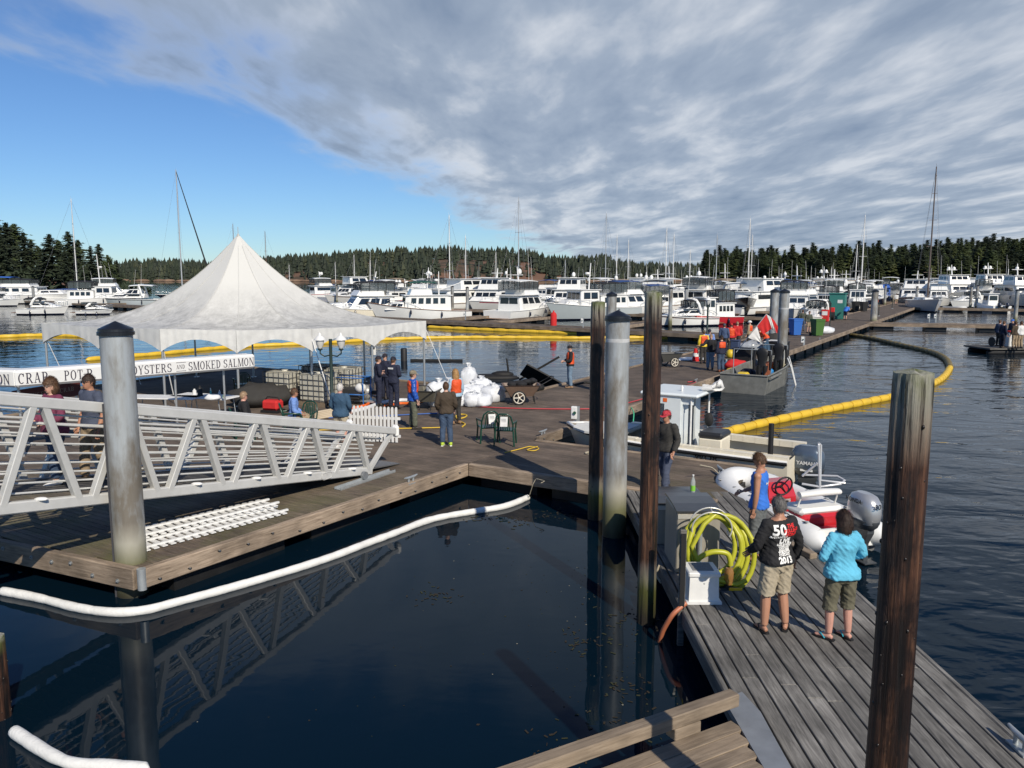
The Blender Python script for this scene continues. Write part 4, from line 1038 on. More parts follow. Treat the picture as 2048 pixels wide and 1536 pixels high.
        b.loft([[hc + HM @ Vector(v_) for v_ in r_] for r_ in ([(-.008, .085, .012), (.008, .085, .012), (0, .094, .014)], [(-.014, .09, -.022), (.014, .09, -.022), (0, .115, -.02)], [(-.013, .088, -.032), (.013, .088, -.032), (0, .104, -.034)])], smooth=True)
        for sd in (-1, 1): b.ell(hc + HM @ Vector((sd * .076, -.008, -.012)), (.014, .02, .032), 8, 6)
        o = b.build('body', [s.skin], s.o); BAKE.append((o, s.vox * .8, 2, 0)); s.body = o
        # hands: palm and five unequal bent fingers, eyes, mouth
        for sd, A in zip((-1, 1), s.arm):
            h = MB()
            w_ = A[2]; d = (A[2] - A[1]).normalized(); side = (s.Mx @ Vector((0, 1, 0))); side = (side - d * side.dot(d)).normalized(); nn_ = d.cross(side) * sd
            palm = w_ + d * .045
            h.tube([w_ - d * .01, w_ + d * .02, w_ + d * .06, w_ + d * .088], [(.024, .018), (.033, .016), (.04, .014), (.037, .012)] if True else 0, 10)
            for q, (off, ln) in enumerate(((-.028, .062), (-.010, .075), (.010, .08), (.029, .072))):
                base = w_ + d * .082 + side * off; c1 = base + d * ln * .45 + nn_ * .006; c2 = c1 + d * ln * .3 + nn_ * .018; c3 = c2 + d * ln * .18 + nn_ * .024
                h.tube([base - d * .01, base, c1, c2, c3], [.0095, .0095, .009, .008, .006], 6)
            tb = w_ + d * .03 + side * .032; h.tube([tb - side * .01, tb + side * .018 + d * .02, tb + side * .022 + d * .048, tb + side * .018 + d * .062 + nn_ * .01], [.011, .0115, .010, .007], 6)
            h.build('hand', s.skin, s.o)
        e_ = MB()
        for sd in (-1, 1): e_.ell(hc + HM @ Vector((sd * .03, .088, .012)), (.012, .007, .007), 8, 5)
        e_.box(hc + HM @ Vector((0, .094, -.062)), (.045, .008, .008), rot=HM, mat=1); e_.build('face_features', [mat('eye_dark', (.03, .02, .018), .3), mat('lips', (.32, .12, .10), .5)], s.o)
    def garment(s, name, m, inf=.012, z0=.86, z1=1.47, sleeves=1.9, vox=None, extra=.1, fold=.010, flare=.0, only=None):
        b = MB(); s.torso(b, inf, z0, z1, extra=extra)
        if sleeves:
            for sd, A in zip((-1, 1), s.arm):
                s.limb(b, A, s.ar, inf + .004, 0, sleeves, flare=flare); b.ell(A[0], (s.ar[0] * 1.15 + inf,) * 3, 10, 6)
        o = b.build(name, m, s.o); BAKE.append((o, vox or s.vox, 3, fold)); return o
    def pants(s, name, m, t1=1.95, inf=.012, z1=.975, fold=.010, flare=.012, vox=None):
        b = MB(); s.torso(b, min(inf, .012), .80, z1)
        for L_ in s.leg:
            s.limb(b, L_, s.lr, inf, 0, t1, flare=flare)
            b.ell(L_[0] + Vector((0, -.03, -.01)), (.1 * s.fat ** .5, .085, .1), 10, 8)
        o = b.build(name, m, s.o); BAKE.append((o, vox or s.vox, 3, fold)); return o
    def hair(s, m, length=0, vol=1.08, hairline=.035, bald=False):
        b = MB(); n, k = 24, 16; pts = []
        for i in range(k + 1):
            th_ = math.pi * i / k; row = []
            for j in range(n):
                ph = 2 * math.pi * j / n
                x, y, z = math.sin(th_) * math.cos(ph), math.sin(th_) * math.sin(ph), math.cos(th_)
                v_ = .02 * noise.noise((x * 6, y * 6, z * 6)) + .012 * noise.noise((x * 15, y * 15, z * 9))
                row.append(Vector((x * .079 * (vol + v_ * 3), y * (.096 if y > 0 else .1) * (vol + v_ * 3) , .012 + z * .114 * (vol + v_))))
            pts.append(row)
        fs = []; vs = [p for r_ in pts for p in r_]
        if length:
            for v_ in vs:
                if v_.z < 0 and v_.y < .03: v_.z -= length * min(1, -v_.z / .09); v_.x *= 1.18; v_.y = v_.y * .9 - .012
        for i in range(k):
            for j in range(n):
                q = [i * n + j, i * n + (j + 1) % n, (i + 1) * n + (j + 1) % n, (i + 1) * n + j]
                c = sum((vs[t_] for t_ in q), Vector()) / 4
                if c.y > .035 and c.z < hairline: continue
                if c.y > -.02 and c.z < -.02 and not length: continue
                if c.z < -.065 and not length: continue
                if bald and c.z > .075 : continue
                fs.append(tuple(q[::-1]))
        b.add([s.hc + s.HM @ v_ for v_ in vs], fs, 0, True)
        rh = random.Random(len(MATS) + int(s.hc.z * 99)); nt2 = 5 if s.vox < .016 else 2
        for f_ in fs:                       # loose locks over the cap of hair
            q = [vs[t_] for t_ in f_]; c = sum(q, Vector()) / 4; nn_ = (q[1] - q[0]).cross(q[2] - q[0])
            if nn_.length < 1e-9: continue
            nn_.normalize()
            if nn_.dot(c) < 0: nn_ = -nn_
            for _ in range(nt2):
                p_ = c + Vector((rh.gauss(0, .008), rh.gauss(0, .008), rh.gauss(0, .008))); dn_ = Vector((rh.gauss(0, .35), -.35 + rh.gauss(0, .35), -.8)); dn_ = (dn_ - nn_ * dn_.dot(nn_)).normalized()
                l_ = rh.uniform(.018, .04) * (1.6 if length else 1); sd_ = nn_.cross(dn_) * rh.uniform(.002, .005)
                b.add([s.hc + s.HM @ v_ for v_ in (p_ + sd_ + nn_ * .002, p_ - sd_ + nn_ * .002, p_ + dn_ * l_ + nn_ * rh.uniform(.002, .012))], [(0, 1, 2)])
        return b.build('hair', m, s.o)
    def cap(s, m, brim=True, hard=False, beanie=False, back=1):
        b = MB(); kx = 1.12 if not hard else 1.3; rings = []
        for i in range(8):
            th_ = math.pi / 2 * i / 7; z = .03 + math.sin(th_) * (.108 if not beanie else .115) * (1.08 if hard else 1); r_ = max(.02, math.cos(th_)) ** .75
            rings.append([s.hc + s.HM @ Vector((math.cos(a) * .08 * kx * r_, math.sin(a) * .1 * kx * r_, z - (.03 if beanie else 0))) for a in [2 * math.pi * j / 18 for j in range(18)]])
        b.loft(rings, smooth=True)
        if brim:
            ro = []; 
            for z in (.03, .022):
                ro.append([s.hc + s.HM @ Vector((math.cos(a) * (.082), .075 + math.sin(a) * .105, z - .02 * math.sin(a))) for a in [math.pi * j / 10 for j in range(11)]])
            b.loft(ro, smooth=False)
        if hard: b.tube([s.hc + s.HM @ Vector((math.cos(a) * .12, .012 + math.sin(a) * .148, .03)) for a in [2 * math.pi * j / 20 for j in range(20)]], .008, 5, closed=True)
        return b.build('hard_hat' if hard else ('beanie' if beanie else 'cap'), m, s.o)
    def shoes(s, m, boot=0, sole=None):
        for sd, L_ in zip((-1, 1), s.leg):
            b = MB(); a = s.feetdir.get(sd, sd * -.12); d = Vector((math.sin(a), math.cos(a), 0)); g_ = Vector((L_[2].x, L_[2].y, L_[2].z - .085))
            b.tube([g_ + d * -.085 + Vector((0, 0, .035)), g_ + d * -.06 + Vector((0, 0, .045)), g_ + Vector((0, 0, .055)), g_ + d * .09 + Vector((0, 0, .042)), g_ + d * .17 + Vector((0, 0, .03)), g_ + d * .215 + Vector((0, 0, .026))], [(.03, .03), (.042, .042), (.045, .055), (.05, .04), (.05, .028), (.025, .016)], 12)
            if boot: b.tube([L_[2] + Vector((0, 0, -.05)), lerp(L_[2], L_[1], boot)], [.058, .07], 12)
            else: b.tube([L_[2] + Vector((0, 0, -.05)), L_[2] + Vector((0, 0, .02))], [.052, .05], 12)
            sl = []
            for z in (0.001, .022): sl.append([g_ + d * y + Vector((d.y, -d.x, 0)) * x + Vector((0, 0, z)) for x, y in ((-.03, -.1), (.03, -.1), (.042, 0), (.054, .12), (.03, .22), (-.03, .22), (-.054, .12), (-.042, 0))])
            b.loft(sl, 1, smooth=False); b.build('shoe', [m, sole or blackrub], s.o)
    def flipflops(s, m, strap):
        for sd, L_ in zip((-1, 1), s.leg):
            b = MB(); a = s.feetdir.get(sd, sd * -.12); d = Vector((math.sin(a), math.cos(a), 0)); rt = Vector((d.y, -d.x, 0)); g_ = Vector((L_[2].x, L_[2].y, L_[2].z - .085))
            sl = []
            for z in (-.012, .01): sl.append([g_ + d * y + rt * x + Vector((0, 0, z)) for x, y in ((-.025, -.085), (.025, -.085), (.04, -.04), (.042, .05), (.054, .14), (.03, .215), (-.03, .215), (-.054, .14), (-.042, .05), (-.04, -.04))])
            b.loft(sl, 0, smooth=False)
            for sg in (-1, 1): b.tube([g_ + rt * sg * .046 + d * .03 + Vector((0, 0, .01)), g_ + rt * sg * .034 + d * .09 + Vector((0, 0, .058)), g_ + d * .135 + Vector((0, 0, .045))], (.009), 6, mat=1)
            b.build('flip_flop', [m, strap], s.o)
    def vest(s, m=None, inf=.045, z0=1.0, z1=1.455, name='life_vest'):
        b = MB(); s.torso(b, inf, z0, z1); o = b.build(name, m or C_['orange'], s.o); BAKE.append((o, s.vox, 3, .012)); return o
    def glasses(s, dark=True):
        b = MB()
        for sd in (-1, 1):
            b.ell(s.hc + s.HM @ Vector((sd * .032, .098, .012)), (.026, .008, .018), 10, 6)
            b.tube([s.hc + s.HM @ Vector((sd * .055, .09, .016)), s.hc + s.HM @ Vector((sd * .078, .0, .01))], .004, 4)
        b.build('sunglasses' if dark else 'glasses', mat('dark_lens', (.01, .01, .012), .1) if dark else mat('thin_frame', (.2, .17, .15), .3), s.o)
BACK, FRONT = R(90), R(-90)     # facing away from / towards the camera
def gp(u, v, z=DECK): p = G(u, v, z); return (p.x, p.y, z)
# --- foreground pair on the side float
p = Person('man in black long sleeved tour shirt and khaki shorts seen from behind', gp(1548, 1258, DECK + .012), R(112), 1.80, skin_t, vox=.013, fat=1.22,
           legs={-1: [(-.13, .03, .5), (-.16, .0, .085)], 1: [(.13, .03, .5), (.13, -.05, .085)]}, feet={-1: .15, 1: .75}, arms={-1: [(-.30, .02, 1.16), (-.26, .2, 1.02)], 1: [(.30, -.05, 1.14), (.31, .03, .88)]}, tilt=.12)
SHIRT = p.garment('shirt', C_['black'], .016, .90, 1.475, 1.95, extra=.05, fold=.012); p.pants('shorts', C_['khaki'], 1.06, .028, fold=.012, flare=.028); p.hair(HAIRM['grey'], hairline=.045); p.flipflops(blackrub, blackrub); MAN1 = p
p = Person('woman in light blue pullover and olive knee shorts seen from behind', gp(1676, 1277, DECK + .012), R(100), 1.68, skin_p, vox=.013, female=True, fat=1.16,
           legs={-1: [(-.13, .03, .5), (-.13, .02, .085)], 1: [(.13, .03, .5), (.14, .0, .085)]}, feet={-1: -.55, 1: -.2}, arms={-1: [(-.30, -.02, 1.15), (-.16, .17, 1.1)], 1: [(.30, -.02, 1.15), (.18, .17, 1.1)]}, tilt=.15)
p.garment('pullover', C_['aqua'], .02, .87, 1.49, 1.95, extra=.12, fold=.014); p.pants('shorts', C_['olive'], 1.22, .022, fold=.012, flare=.02); p.hair(HAIRM['dark'], length=.07, vol=1.25); p.flipflops(blackrub, mat('turquoise_strap', (.03, .35, .45), .5))
p = Person('young man in bright blue tank top and grey trousers looking down', gp(1513, 1120), R(150), 1.80, skin_t, vox=.014, legs={-1: [(-.1, .04, .5), (-.09, .06, .085)], 1: [(.11, .0, .5), (.13, -.06, .085)]},
           arms={-1: [(-.235, -.01, 1.14), (-.21, .02, .9)], 1: [(.24, .06, 1.16), (.1, .27, 1.08)]}, tilt=.5)
TANK = p.garment('tank_top', C_['royal'], .014, .88, 1.45, 0, extra=.12); p.pants('trousers', C_['grey'], 1.9, .024, flare=.02); p.hair(HAIRM['brown'], hairline=.05); p.flipflops(blackrub, blackrub); MAN3 = p
p = Person('man in dark sweater, navy trousers and red cap walking past the wooden pile', gp(1330, 985), R(220), 1.80, skin_t, vox=.015, legs={-1: [(-.1, .12, .5), (-.1, .14, .085)], 1: [(.1, -.02, .5), (.1, -.2, .1)]},
           arms={-1: [(-.27, -.05, 1.15), (-.27, .1, .92)], 1: [(.27, -.05, 1.15), (.29, .0, .89)]})
p.garment('sweater', C_['charcoal'], .022, .90, 1.49, 1.93, extra=.08); p.pants('trousers', C_['slate'], 1.93, .02); p.cap(cloth('red_cap', (.55, .04, .06))); p.hair(HAIRM['dark']); p.shoes(mat('dark_shoe', (.03, .025, .02), .6))
# --- people on the platform
p = Person('man in brown fleece and jeans standing with his back turned', gp(893, 891), R(95), 1.76, skin_l, legs={-1: [(-.09, .02, .5), (-.11, -.02, .085)], 1: [(.09, .02, .5), (.11, -.02, .085)]}, arms={-1: [(-.26, -.02, 1.15), (-.22, .14, .98)], 1: [(.26, -.02, 1.15), (.22, .14, .98)]})
p.garment('fleece', C_['brown'], .022, .90, 1.5, 1.95); p.pants('jeans', C_['jeans'], 1.96, .018); p.hair(HAIRM['brown']); p.shoes(C_['lime'], sole=whitepaint)
p = Person('man in shiny blue jacket with orange vest and camo cap', gp(827, 858), R(15), 1.80, skin_l, arms={-1: [(-.26, .0, 1.15), (-.25, .06, .9)], 1: [(.26, 0, 1.15), (.26, .08, .9)]}, legs={-1: [(-.1, .0, .5), (-.1, -.05, .085)], 1: [(.1, .03, .5), (.1, .03, .085)]})
p.garment('jacket', C_['blue'], .024, .86, 1.5, 1.9, extra=.1, fold=.016); p.vest(inf=.05, z0=1.1); p.pants('trousers', C_['camo'], 1.95, .022); p.cap(cloth('camo_cap', (.3, .26, .18), var=.5)); p.hair(HAIRM['brown']); p.shoes(mat('dark_shoe', (.03, .025, .02), .6))
p = Person('woman with long curly blond hair in an orange life vest', gp(912, 848), R(120), 1.72, skin_l, female=True, arms={1: [(.24, -.02, 1.14), (.24, .08, .9)], -1: [(-.24, 0, 1.14), (-.18, .15, 1.0)]})
p.garment('shirt', C_['lightblue'], .016, .9, 1.48, 1.9); p.vest(inf=.045, z0=1.02); p.pants('trousers', C_['charcoal'], 1.95, .014); p.hair(HAIRM['blond'], length=.16, vol=1.35); p.shoes(mat('tan_shoe', (.25, .15, .08), .6))
for lb, u, v, f, h in (('leftmost of three people in navy coveralls and cap under the tent edge', 758, 812, R(20), 1.80), ('person in navy coveralls half hidden between two others', 772, 801, R(-120), 1.76), ('rightmost of three people in navy coveralls, white patch on the back', 788, 818, R(62), 1.84)):
    p = Person(lb, gp(u, v), f, h, skin_l, group='crew in navy coveralls', arms={-1: [(-.25, .0, 1.15), (-.1, .2, 1.14)], 1: [(.25, 0, 1.15), (.1, .2, 1.14)]}, legs={-1: [(-.11, .02, .5), (-.13, .0, .085)], 1: [(.11, .02, .5), (.14, -.03, .085)]})
    g_ = p.garment('coverall_top', C_['navy'], .022, .88, 1.5, 1.2 if u == 758 else 1.95, fold=.014); p.pants('coverall_trousers', C_['navy'], 1.95, .022, fold=.014); p.cap(C_['dnavy']); p.hair(HAIRM['brown']); p.shoes(mat('black_boot', (.012, .012, .012), .4), boot=.3)
    if u == 788:
        b = MB(); b.box((0, -.145, 1.38), (.2, .012, .055)); b.build('back_patch', C_['white'], p.o)
p = Person('white haired man in slate blue fleece and khaki shorts behind the gangway', gp(683, 897), R(75), 1.78, skin_p, arms={-1: [(-.27, 0, 1.15), (-.2, .16, 1.02)], 1: [(.27, 0, 1.15), (.2, .16, 1.02)]}, fat=1.12)
p.garment('fleece', C_['teal'], .022, .88, 1.5, 1.95); p.pants('shorts', C_['khaki'], 1.0, .025, flare=.02); p.hair(HAIRM['white']); p.shoes(C_['white'])
SIT = dict(hipz=.50, legs={-1: [(-.12, .42, .5), (-.12, .42, .085)], 1: [(.12, .42, .5), (.12, .42, .085)]})
p = Person('man in light blue shirt sitting on a chair behind the gangway', gp(588, 868), R(15), 1.80, skin_t, arms={-1: [(-.25, .02, 1.15), (-.18, .25, 1.02)], 1: [(.25, .02, 1.15), (.18, .25, 1.02)]}, lean=.05, **SIT)
p.garment('shirt', C_['sky'], .02, .9, 1.5, 1.85); p.pants('trousers', C_['tan'], 1.95, .016); p.hair(HAIRM['brown'], vol=1.14); p.shoes(mat('tan_shoe', (.25, .15, .08), .6)); SEAT1 = gp(588, 868)
p = Person('heavy man in black jacket and sunglasses sitting under the tent edge', gp(490, 878), R(25), 1.82, skin_p, fat=1.2, arms={-1: [(-.28, .02, 1.15), (-.18, .25, 1.02)], 1: [(.28, .02, 1.15), (.18, .25, 1.02)]}, **SIT)
p.garment('jacket', C_['black'], .03, .88, 1.5, 1.95); p.pants('jeans', C_['jeans'], 1.95, .018); p.hair(HAIRM['sandy']); p.glasses(); p.shoes(C_['white']); SEAT2 = gp(490, 878)
# --- two walking down the gangway
def on_gangway(u, off=0):
    lo, hi = 0., 1.
    for _ in range(40):
        md = (lo + hi) / 2
        if proj_u(GSL(md)) < u: lo = md
        else: hi = md
    return GSL(lo)
gyaw = math.atan2(gdir.y, gdir.x)
gq = on_gangway(118)
p = Person('woman with brown bob and glasses in maroon jumper walking on the gangway', gq, gyaw + math.pi, 1.74, skin_l, female=True, fat=1.15, vox=.015, yaw=.15, legs={-1: [(-.1, .1, .5), (-.1, .1, .085)], 1: [(.1, -.02, .5), (.1, -.16, .1)]}, arms={-1: [(-.26, .03, 1.14), (-.17, .24, 1.06)], 1: [(.26, .03, 1.14), (.17, .24, 1.06)]})
p.garment('jumper', C_['maroon'], .026, .84, 1.49, 1.9, extra=.12); p.pants('jeans', C_['jeans'], 1.9, .024); p.hair(HAIRM['brown'], length=.05, vol=1.28); p.glasses(False); p.shoes(C_['white'])
gq = on_gangway(193)
p = Person('man in slate polo shirt and sunglasses behind the grey steel pile on the gangway', gq, gyaw + math.pi, 1.84, skin_t, vox=.015, legs={-1: [(-.1, -.03, .5), (-.1, -.18, .1)], 1: [(.1, .1, .5), (.1, .12, .085)]})
p.garment('polo_shirt', C_['slate'], .018, .9, 1.5, .75); p.pants('trousers', C_['tan'], 1.93, .02); p.hair(HAIRM['dark']); p.glasses(); p.shoes(mat('dark_shoe', (.03, .025, .02), .6))
b = MB(); b.ell((.09, .135, 1.32), (.03, .01, .03), 8, 6); b.build('round_badge', C_['white'], p.o)
# --- lookout in orange vest and the working party on the long dock
p = Person('man in orange vest and black beanie standing alone at the dock edge', gp(1140, 776), R(185), 1.8, skin_l, vox=.022, arms={-1: [(-.26, .02, 1.14), (-.16, .22, 1.1)], 1: [(.26, .02, 1.14), (.16, .22, 1.1)]})
p.garment('jacket', C_['black'], .022, .9, 1.5, 1.9); p.vest(z0=.98); p.pants('jeans', C_['ljeans'], 1.95, .02); p.cap(C_['black'], brim=False, beanie=True); p.shoes(mat('tan_shoe', (.25, .15, .08), .6))
def worker(label, u, v, f, top, bot, vest=None, hat=None, hair='brown', h=1.78, lean=0, skin=skin_l, arms=None, sl=1.9, group='working party on the long dock', legs_t=1.95, boot=None, vz=1.0):
    kw = dict(arms=arms) if arms else {}
    p = Person(label, gp(u, v), f, h, skin, group, vox=.026, lean=lean, **kw)
    p.garment('jacket', C_[top], .022, .88, 1.5, sl); p.pants('trousers', C_[bot], legs_t, .02)
    if vest: p.vest(C_[vest], z0=vz)
    if hat == 'hard': p.cap(C_['white'], brim=False, hard=True)
    elif hat: p.cap(C_[hat]); p.hair(HAIRM[hair])
    else: p.hair(HAIRM[hair])
    p.shoes(boot or mat('dark_shoe', (.03, .025, .02), .6)); return p
AR = {-1: [(-.25, .04, 1.15), (-.15, .26, 1.12)], 1: [(.25, .04, 1.15), (.15, .26, 1.12)]}
worker('worker in yellow jacket under an orange vest with arm stretched out', 1406, 727, R(100), 'yellow', 'charcoal', 'orange', 'olive', vz=1.02)
worker('bearded worker partly behind the yellow jacket', 1417, 724, R(260), 'sky', 'jeans', None, 'navy')
worker('man in black jacket and blue jeans holding out a stick', 1420, 740, R(250), 'black', 'ljeans', None, None, 'sandy', arms={-1: [(-.26, 0, 1.15), (-.24, .1, .92)], 1: [(.32, .12, 1.25), (.5, .2, 1.2)]})
worker('man in navy jumper with orange vest panel and brown boots', 1441, 744, R(115), 'navy', 'jeans', 'orange', 'black', boot=C_['rust'], vz=1.15)
worker('man in blue plaid shirt standing among the orange vests', 1447, 706, R(70), 'plaid', 'charcoal', None, 'slate')
worker('worker in orange vest seen from behind near the lamp post', 1461, 705, R(80), 'red', 'charcoal', 'orange', 'red')
worker('worker in bright red jacket beside the orange vests', 1473, 700, R(75), 'red', 'charcoal', None, None, 'sandy')
worker('worker in white hard hat and orange vest', 1498, 697, R(140), 'tan', 'charcoal', 'orange', 'hard', vz=1.1)
worker('man in navy jacket beyond the red and white flag', 1541, 682, R(190), 'navy', 'jeans', None, None, 'brown')
worker('worker in jeans and orange vest bending over gear by the flag', 1531, 706, R(200), 'orange', 'jeans', None, None, 'dark', lean=.9, arms=AR)
worker('man in dark green shirt walking away along the long dock', 1604, 662, R(70), 'green', 'slate', group='people walking on the long dock')
worker('woman in olive top and tan shorts walking toward the camera', 1617, 666, R(-80), 'green', 'tan', group='people walking on the long dock', legs_t=1.05)
worker('person in blue shorts bending beside the teal fuel hut', 1690, 640, R(40), 'royal', 'navy', lean=.8, arms=AR, legs_t=1.1, group='people walking on the long dock')
worker('person in white shirt walking far out on the long dock', 1792, 609, R(80), 'white', 'tan', legs_t=1.05, group='people walking on the long dock')
worker('person in orange walking beside the tall pale pile', 1751, 618, R(80), 'orange', 'tan', group='people walking on the long dock')
def worker_float(*a, **k): return worker(*a, **k)
FLZ = .42
_gp = gp
def gp(u, v, z=FLZ): p = G(u, v, z); return (p.x, p.y, z)
worker('man in pale blue shirt at the left end of the small work float', 1996, 692, R(20), 'slate', 'charcoal', group='people on the small work float')
worker('man in navy sweater standing on the small work float', 2004, 696, R(10), 'navy', 'dnavy', group='people on the small work float')
worker('man in blue cap at the back of the small work float', 2022, 690, R(200), 'navy', 'tan', None, 'royal', group='people on the small work float')
worker('man in dark brown jacket and tan trousers on the small work float', 2028, 697, R(100), 'brown', 'tan', group='people on the small work float')
worker('man in white shirt and tan trousers at the right of the work float', 2039, 697, R(100), 'white', 'tan', group='people on the small work float')
gp = _gp
# --- bake the rounded bodies and clothes
for o, vx, sm, fold in BAKE:
    md = o.modifiers.new('remesh', 'REMESH'); md.mode = 'VOXEL'; md.voxel_size = vx; md.use_smooth_shade = True
    m2 = o.modifiers.new('smooth', 'SMOOTH'); m2.factor = .5; m2.iterations = sm
dg = bpy.context.evaluated_depsgraph_get()
for o, vx, sm, fold in BAKE:
    me = bpy.data.meshes.new_from_object(o.evaluated_get(dg))
    if fold:
        me.calc_loop_triangles(); ns = [v_.normal.copy() for v_ in me.vertices]; sd_ = hash(o.name) % 97
        for v_, n_ in zip(me.vertices, ns):
            c = v_.co; f_ = noise.noise((c.x * 9 + sd_, c.y * 9, c.z * 5)) + .9 * (abs(noise.noise((c.x * 12 + c.z * 7, c.y * 12 + sd_, c.z * 20 + c.x * 16))) * 2 - .5)
            v_.co = c + n_ * fold * f_
    o.modifiers.clear(); old = o.data; o.data = me; me.name = o.name
    for pl_ in me.polygons: pl_.use_smooth = True
    bpy.data.meshes.remove(old)
# --- prints on the shirts (lettering laid on the cloth)
def text_mesh(txt, size, bold=0.0, spacing=1.0):
    cu = bpy.data.curves.new('t', 'FONT'); cu.body = txt; cu.size = size; cu.align_x = 'CENTER'; cu.offset = bold; cu.space_character = spacing; cu.resolution_u = 3
    ob = bpy.data.objects.new('t', cu); COL.objects.link(ob); bpy.context.view_layer.update()
    me = bpy.data.meshes.new_from_object(ob); bpy.data.objects.remove(ob); bpy.data.curves.remove(cu)
    return me
def flat_text(txt, size, m, parent, origin, xd, yd, nd, bold=0.0, name='lettering', th=.003, spacing=1.0, align='C'):
    me = text_mesh(txt, size, bold, spacing); xd, yd, nd = Vector(xd).normalized(), Vector(yd).normalized(), Vector(nd).normalized()
    me.materials.clear(); me.materials.append(m)
    for v_ in me.vertices: v_.co = Vector(origin) + xd * v_.co.x + yd * v_.co.y + nd * th
    me.update(); return link(name, me, parent)
def back_print(garm, person, rows, name='back_print'):
    me0 = garm.data; bv = BVHTree.FromPolygons([v_.co for v_ in me0.vertices], [p_.vertices for p_ in me0.polygons])
    for txt, size, x, z, m, bold in rows:
        me = text_mesh(txt, size, bold)
        bm = bmesh.new(); bm.from_mesh(me); bmesh.ops.subdivide_edges(bm, edges=[e_ for e_ in bm.edges if e_.calc_length() > .03], cuts=1); bmesh.ops.triangulate(bm, faces=bm.faces[:]); bm.to_mesh(me); bm.free()
        for v_ in me.vertices:
            lx, lz = x + v_.co.x, z + v_.co.y     # reader looks along +Y, so +X is to the right
            hit = bv.ray_cast(Vector((lx, -1, lz)), Vector((0, 1, 0)))[0]
            y = hit.y if hit else -.15
            v_.co = (lx, y - .006, lz)
        me.materials.clear(); me.materials.append(m); me.update(); link(name, me, garm)
pw = mat('print_white', (.75, .75, .73), .7); pr = mat('print_red', (.6, .02, .02), .7)
back_print(SHIRT, MAN1, [('50', .18, -.085, 1.30, pw, .006), ('& COUNTING', .034, -.085, 1.262, pw, .0015), ('THE', .066, .085, 1.378, pr, .003), ('ROLLING', .058, .09, 1.325, pr, .003), ('STONES', .058, .09, 1.272, pr, .003), ('LIVE', .085, .0, 1.19, pw, .005)] +
           [(t_, .036, 0.005, 1.158 - .026 * i, pw, .002) for i, t_ in enumerate(('LOS ANGELES', 'OAKLAND', 'SAN JOSE', 'ANAHEIM', 'TORONTO', 'CHICAGO'))] + [('2013', .10, 0, .945, pw, .005)])
back_print(TANK, MAN3, [('BAND', .042, -.045, 1.28, pw, .002), ('A', .046, .015, 1.28, pr, .002), ('WEEK', .042, .075, 1.28, pw, .002), ('PARADISE', .018, .02, 1.258, pw, .001), ('TOUR', .018, .02, 1.238, pw, .001)])
# ================================================================== boats
def hull_parts(o, L, B, fb, fbow, top, boot=None, bot=None, rake=.12, flare=1.0, fine=2.2, transom=.9, rubm=None, n=16, stripe=None):
    boot = boot or navy; bot = bot or black
    rings = []; sheer = []
    for i in range(n + 1):
        t = i / n; tt = max(0, (t - .42) / .58)
        hb = B / 2 * (transom + (1 - transom) * min(1, t * 2.5)) * max(.012, 1 - tt ** fine)
        z = fb + (fbow - fb) * t ** 2.0
        x = -L / 2 + L * t; xr = lambda zf: x - rake * L * tt ** 2 * (1 - zf)
        wl_ = hb * (.93 - .42 * tt * flare); ml = hb * (.975 - .18 * tt * flare)
        half = [(xr(1), hb, z), (xr(.55), ml, z * .52), (xr(.2), wl_, .17), (xr(.08), wl_ * .97, .03), (xr(0), .0, -.35)]
        ring = [Vector(p_) for p_ in half] + [Vector((p_[0], -p_[1], p_[2])) for p_ in half[-2::-1]]
        rings.append(ring); sheer.append((xr(1), hb, z))
    b = MB(); b.loft(rings, smooth=True, caps=False, wrap=False, mats=[0, 0, 1, 2, 2, 1, 0, 0])
    b.add(rings[0], [tuple(range(9))[::-1]], 0)
    b.build('hull', [top, boot, bot], o)
    d = MB(); vs = []; 
    for x, y, z in sheer: vs += [(x, y * .97, z - .05), (x, -y * .97, z - .05)]
    d.add(vs, [(2 * i, 2 * i + 1, 2 * i + 3, 2 * i + 2)[::-1] for i in range(n)]); d.build('deck', white, o)
    r_ = MB(); pts = [Vector((x, y * 1.005, z - .02)) for x, y, z in sheer] + [Vector((x, -y * 1.005, z - .02)) for x, y, z in sheer[::-1]]
    r_.tube(pts, .045, 6); r_.build('rub_rail', rubm or white, o)
    if stripe:
        s_ = MB()
        for sg in (1, -1):
            q = []
            for i in range(n):
                a, c = rings[i][0 if sg > 0 else 8], rings[i][1 if sg > 0 else 7]
                q.append((lerp(a, c, .22), lerp(a, c, .36)))
            for (a, c), (e_, f_) in zip(q, q[1:]):
                off = Vector((0, sg * .008, 0)); pts_ = [a + off, c + off, f_ + off, e_ + off]; s_.add(pts_, [(0, 1, 2, 3) if sg > 0 else (3, 2, 1, 0)])
        s_.build('stripe', stripe, o)
    return sheer
def sheer_at(sheer, x):
    for a, c in zip(sheer, sheer[1:]):
        if a[0] <= x <= c[0]:
            t = (x - a[0]) / max(1e-6, c[0] - a[0]); return a[1] + (c[1] - a[1]) * t, a[2] + (c[2] - a[2]) * t
    return sheer[-1][1], sheer[-1][2]
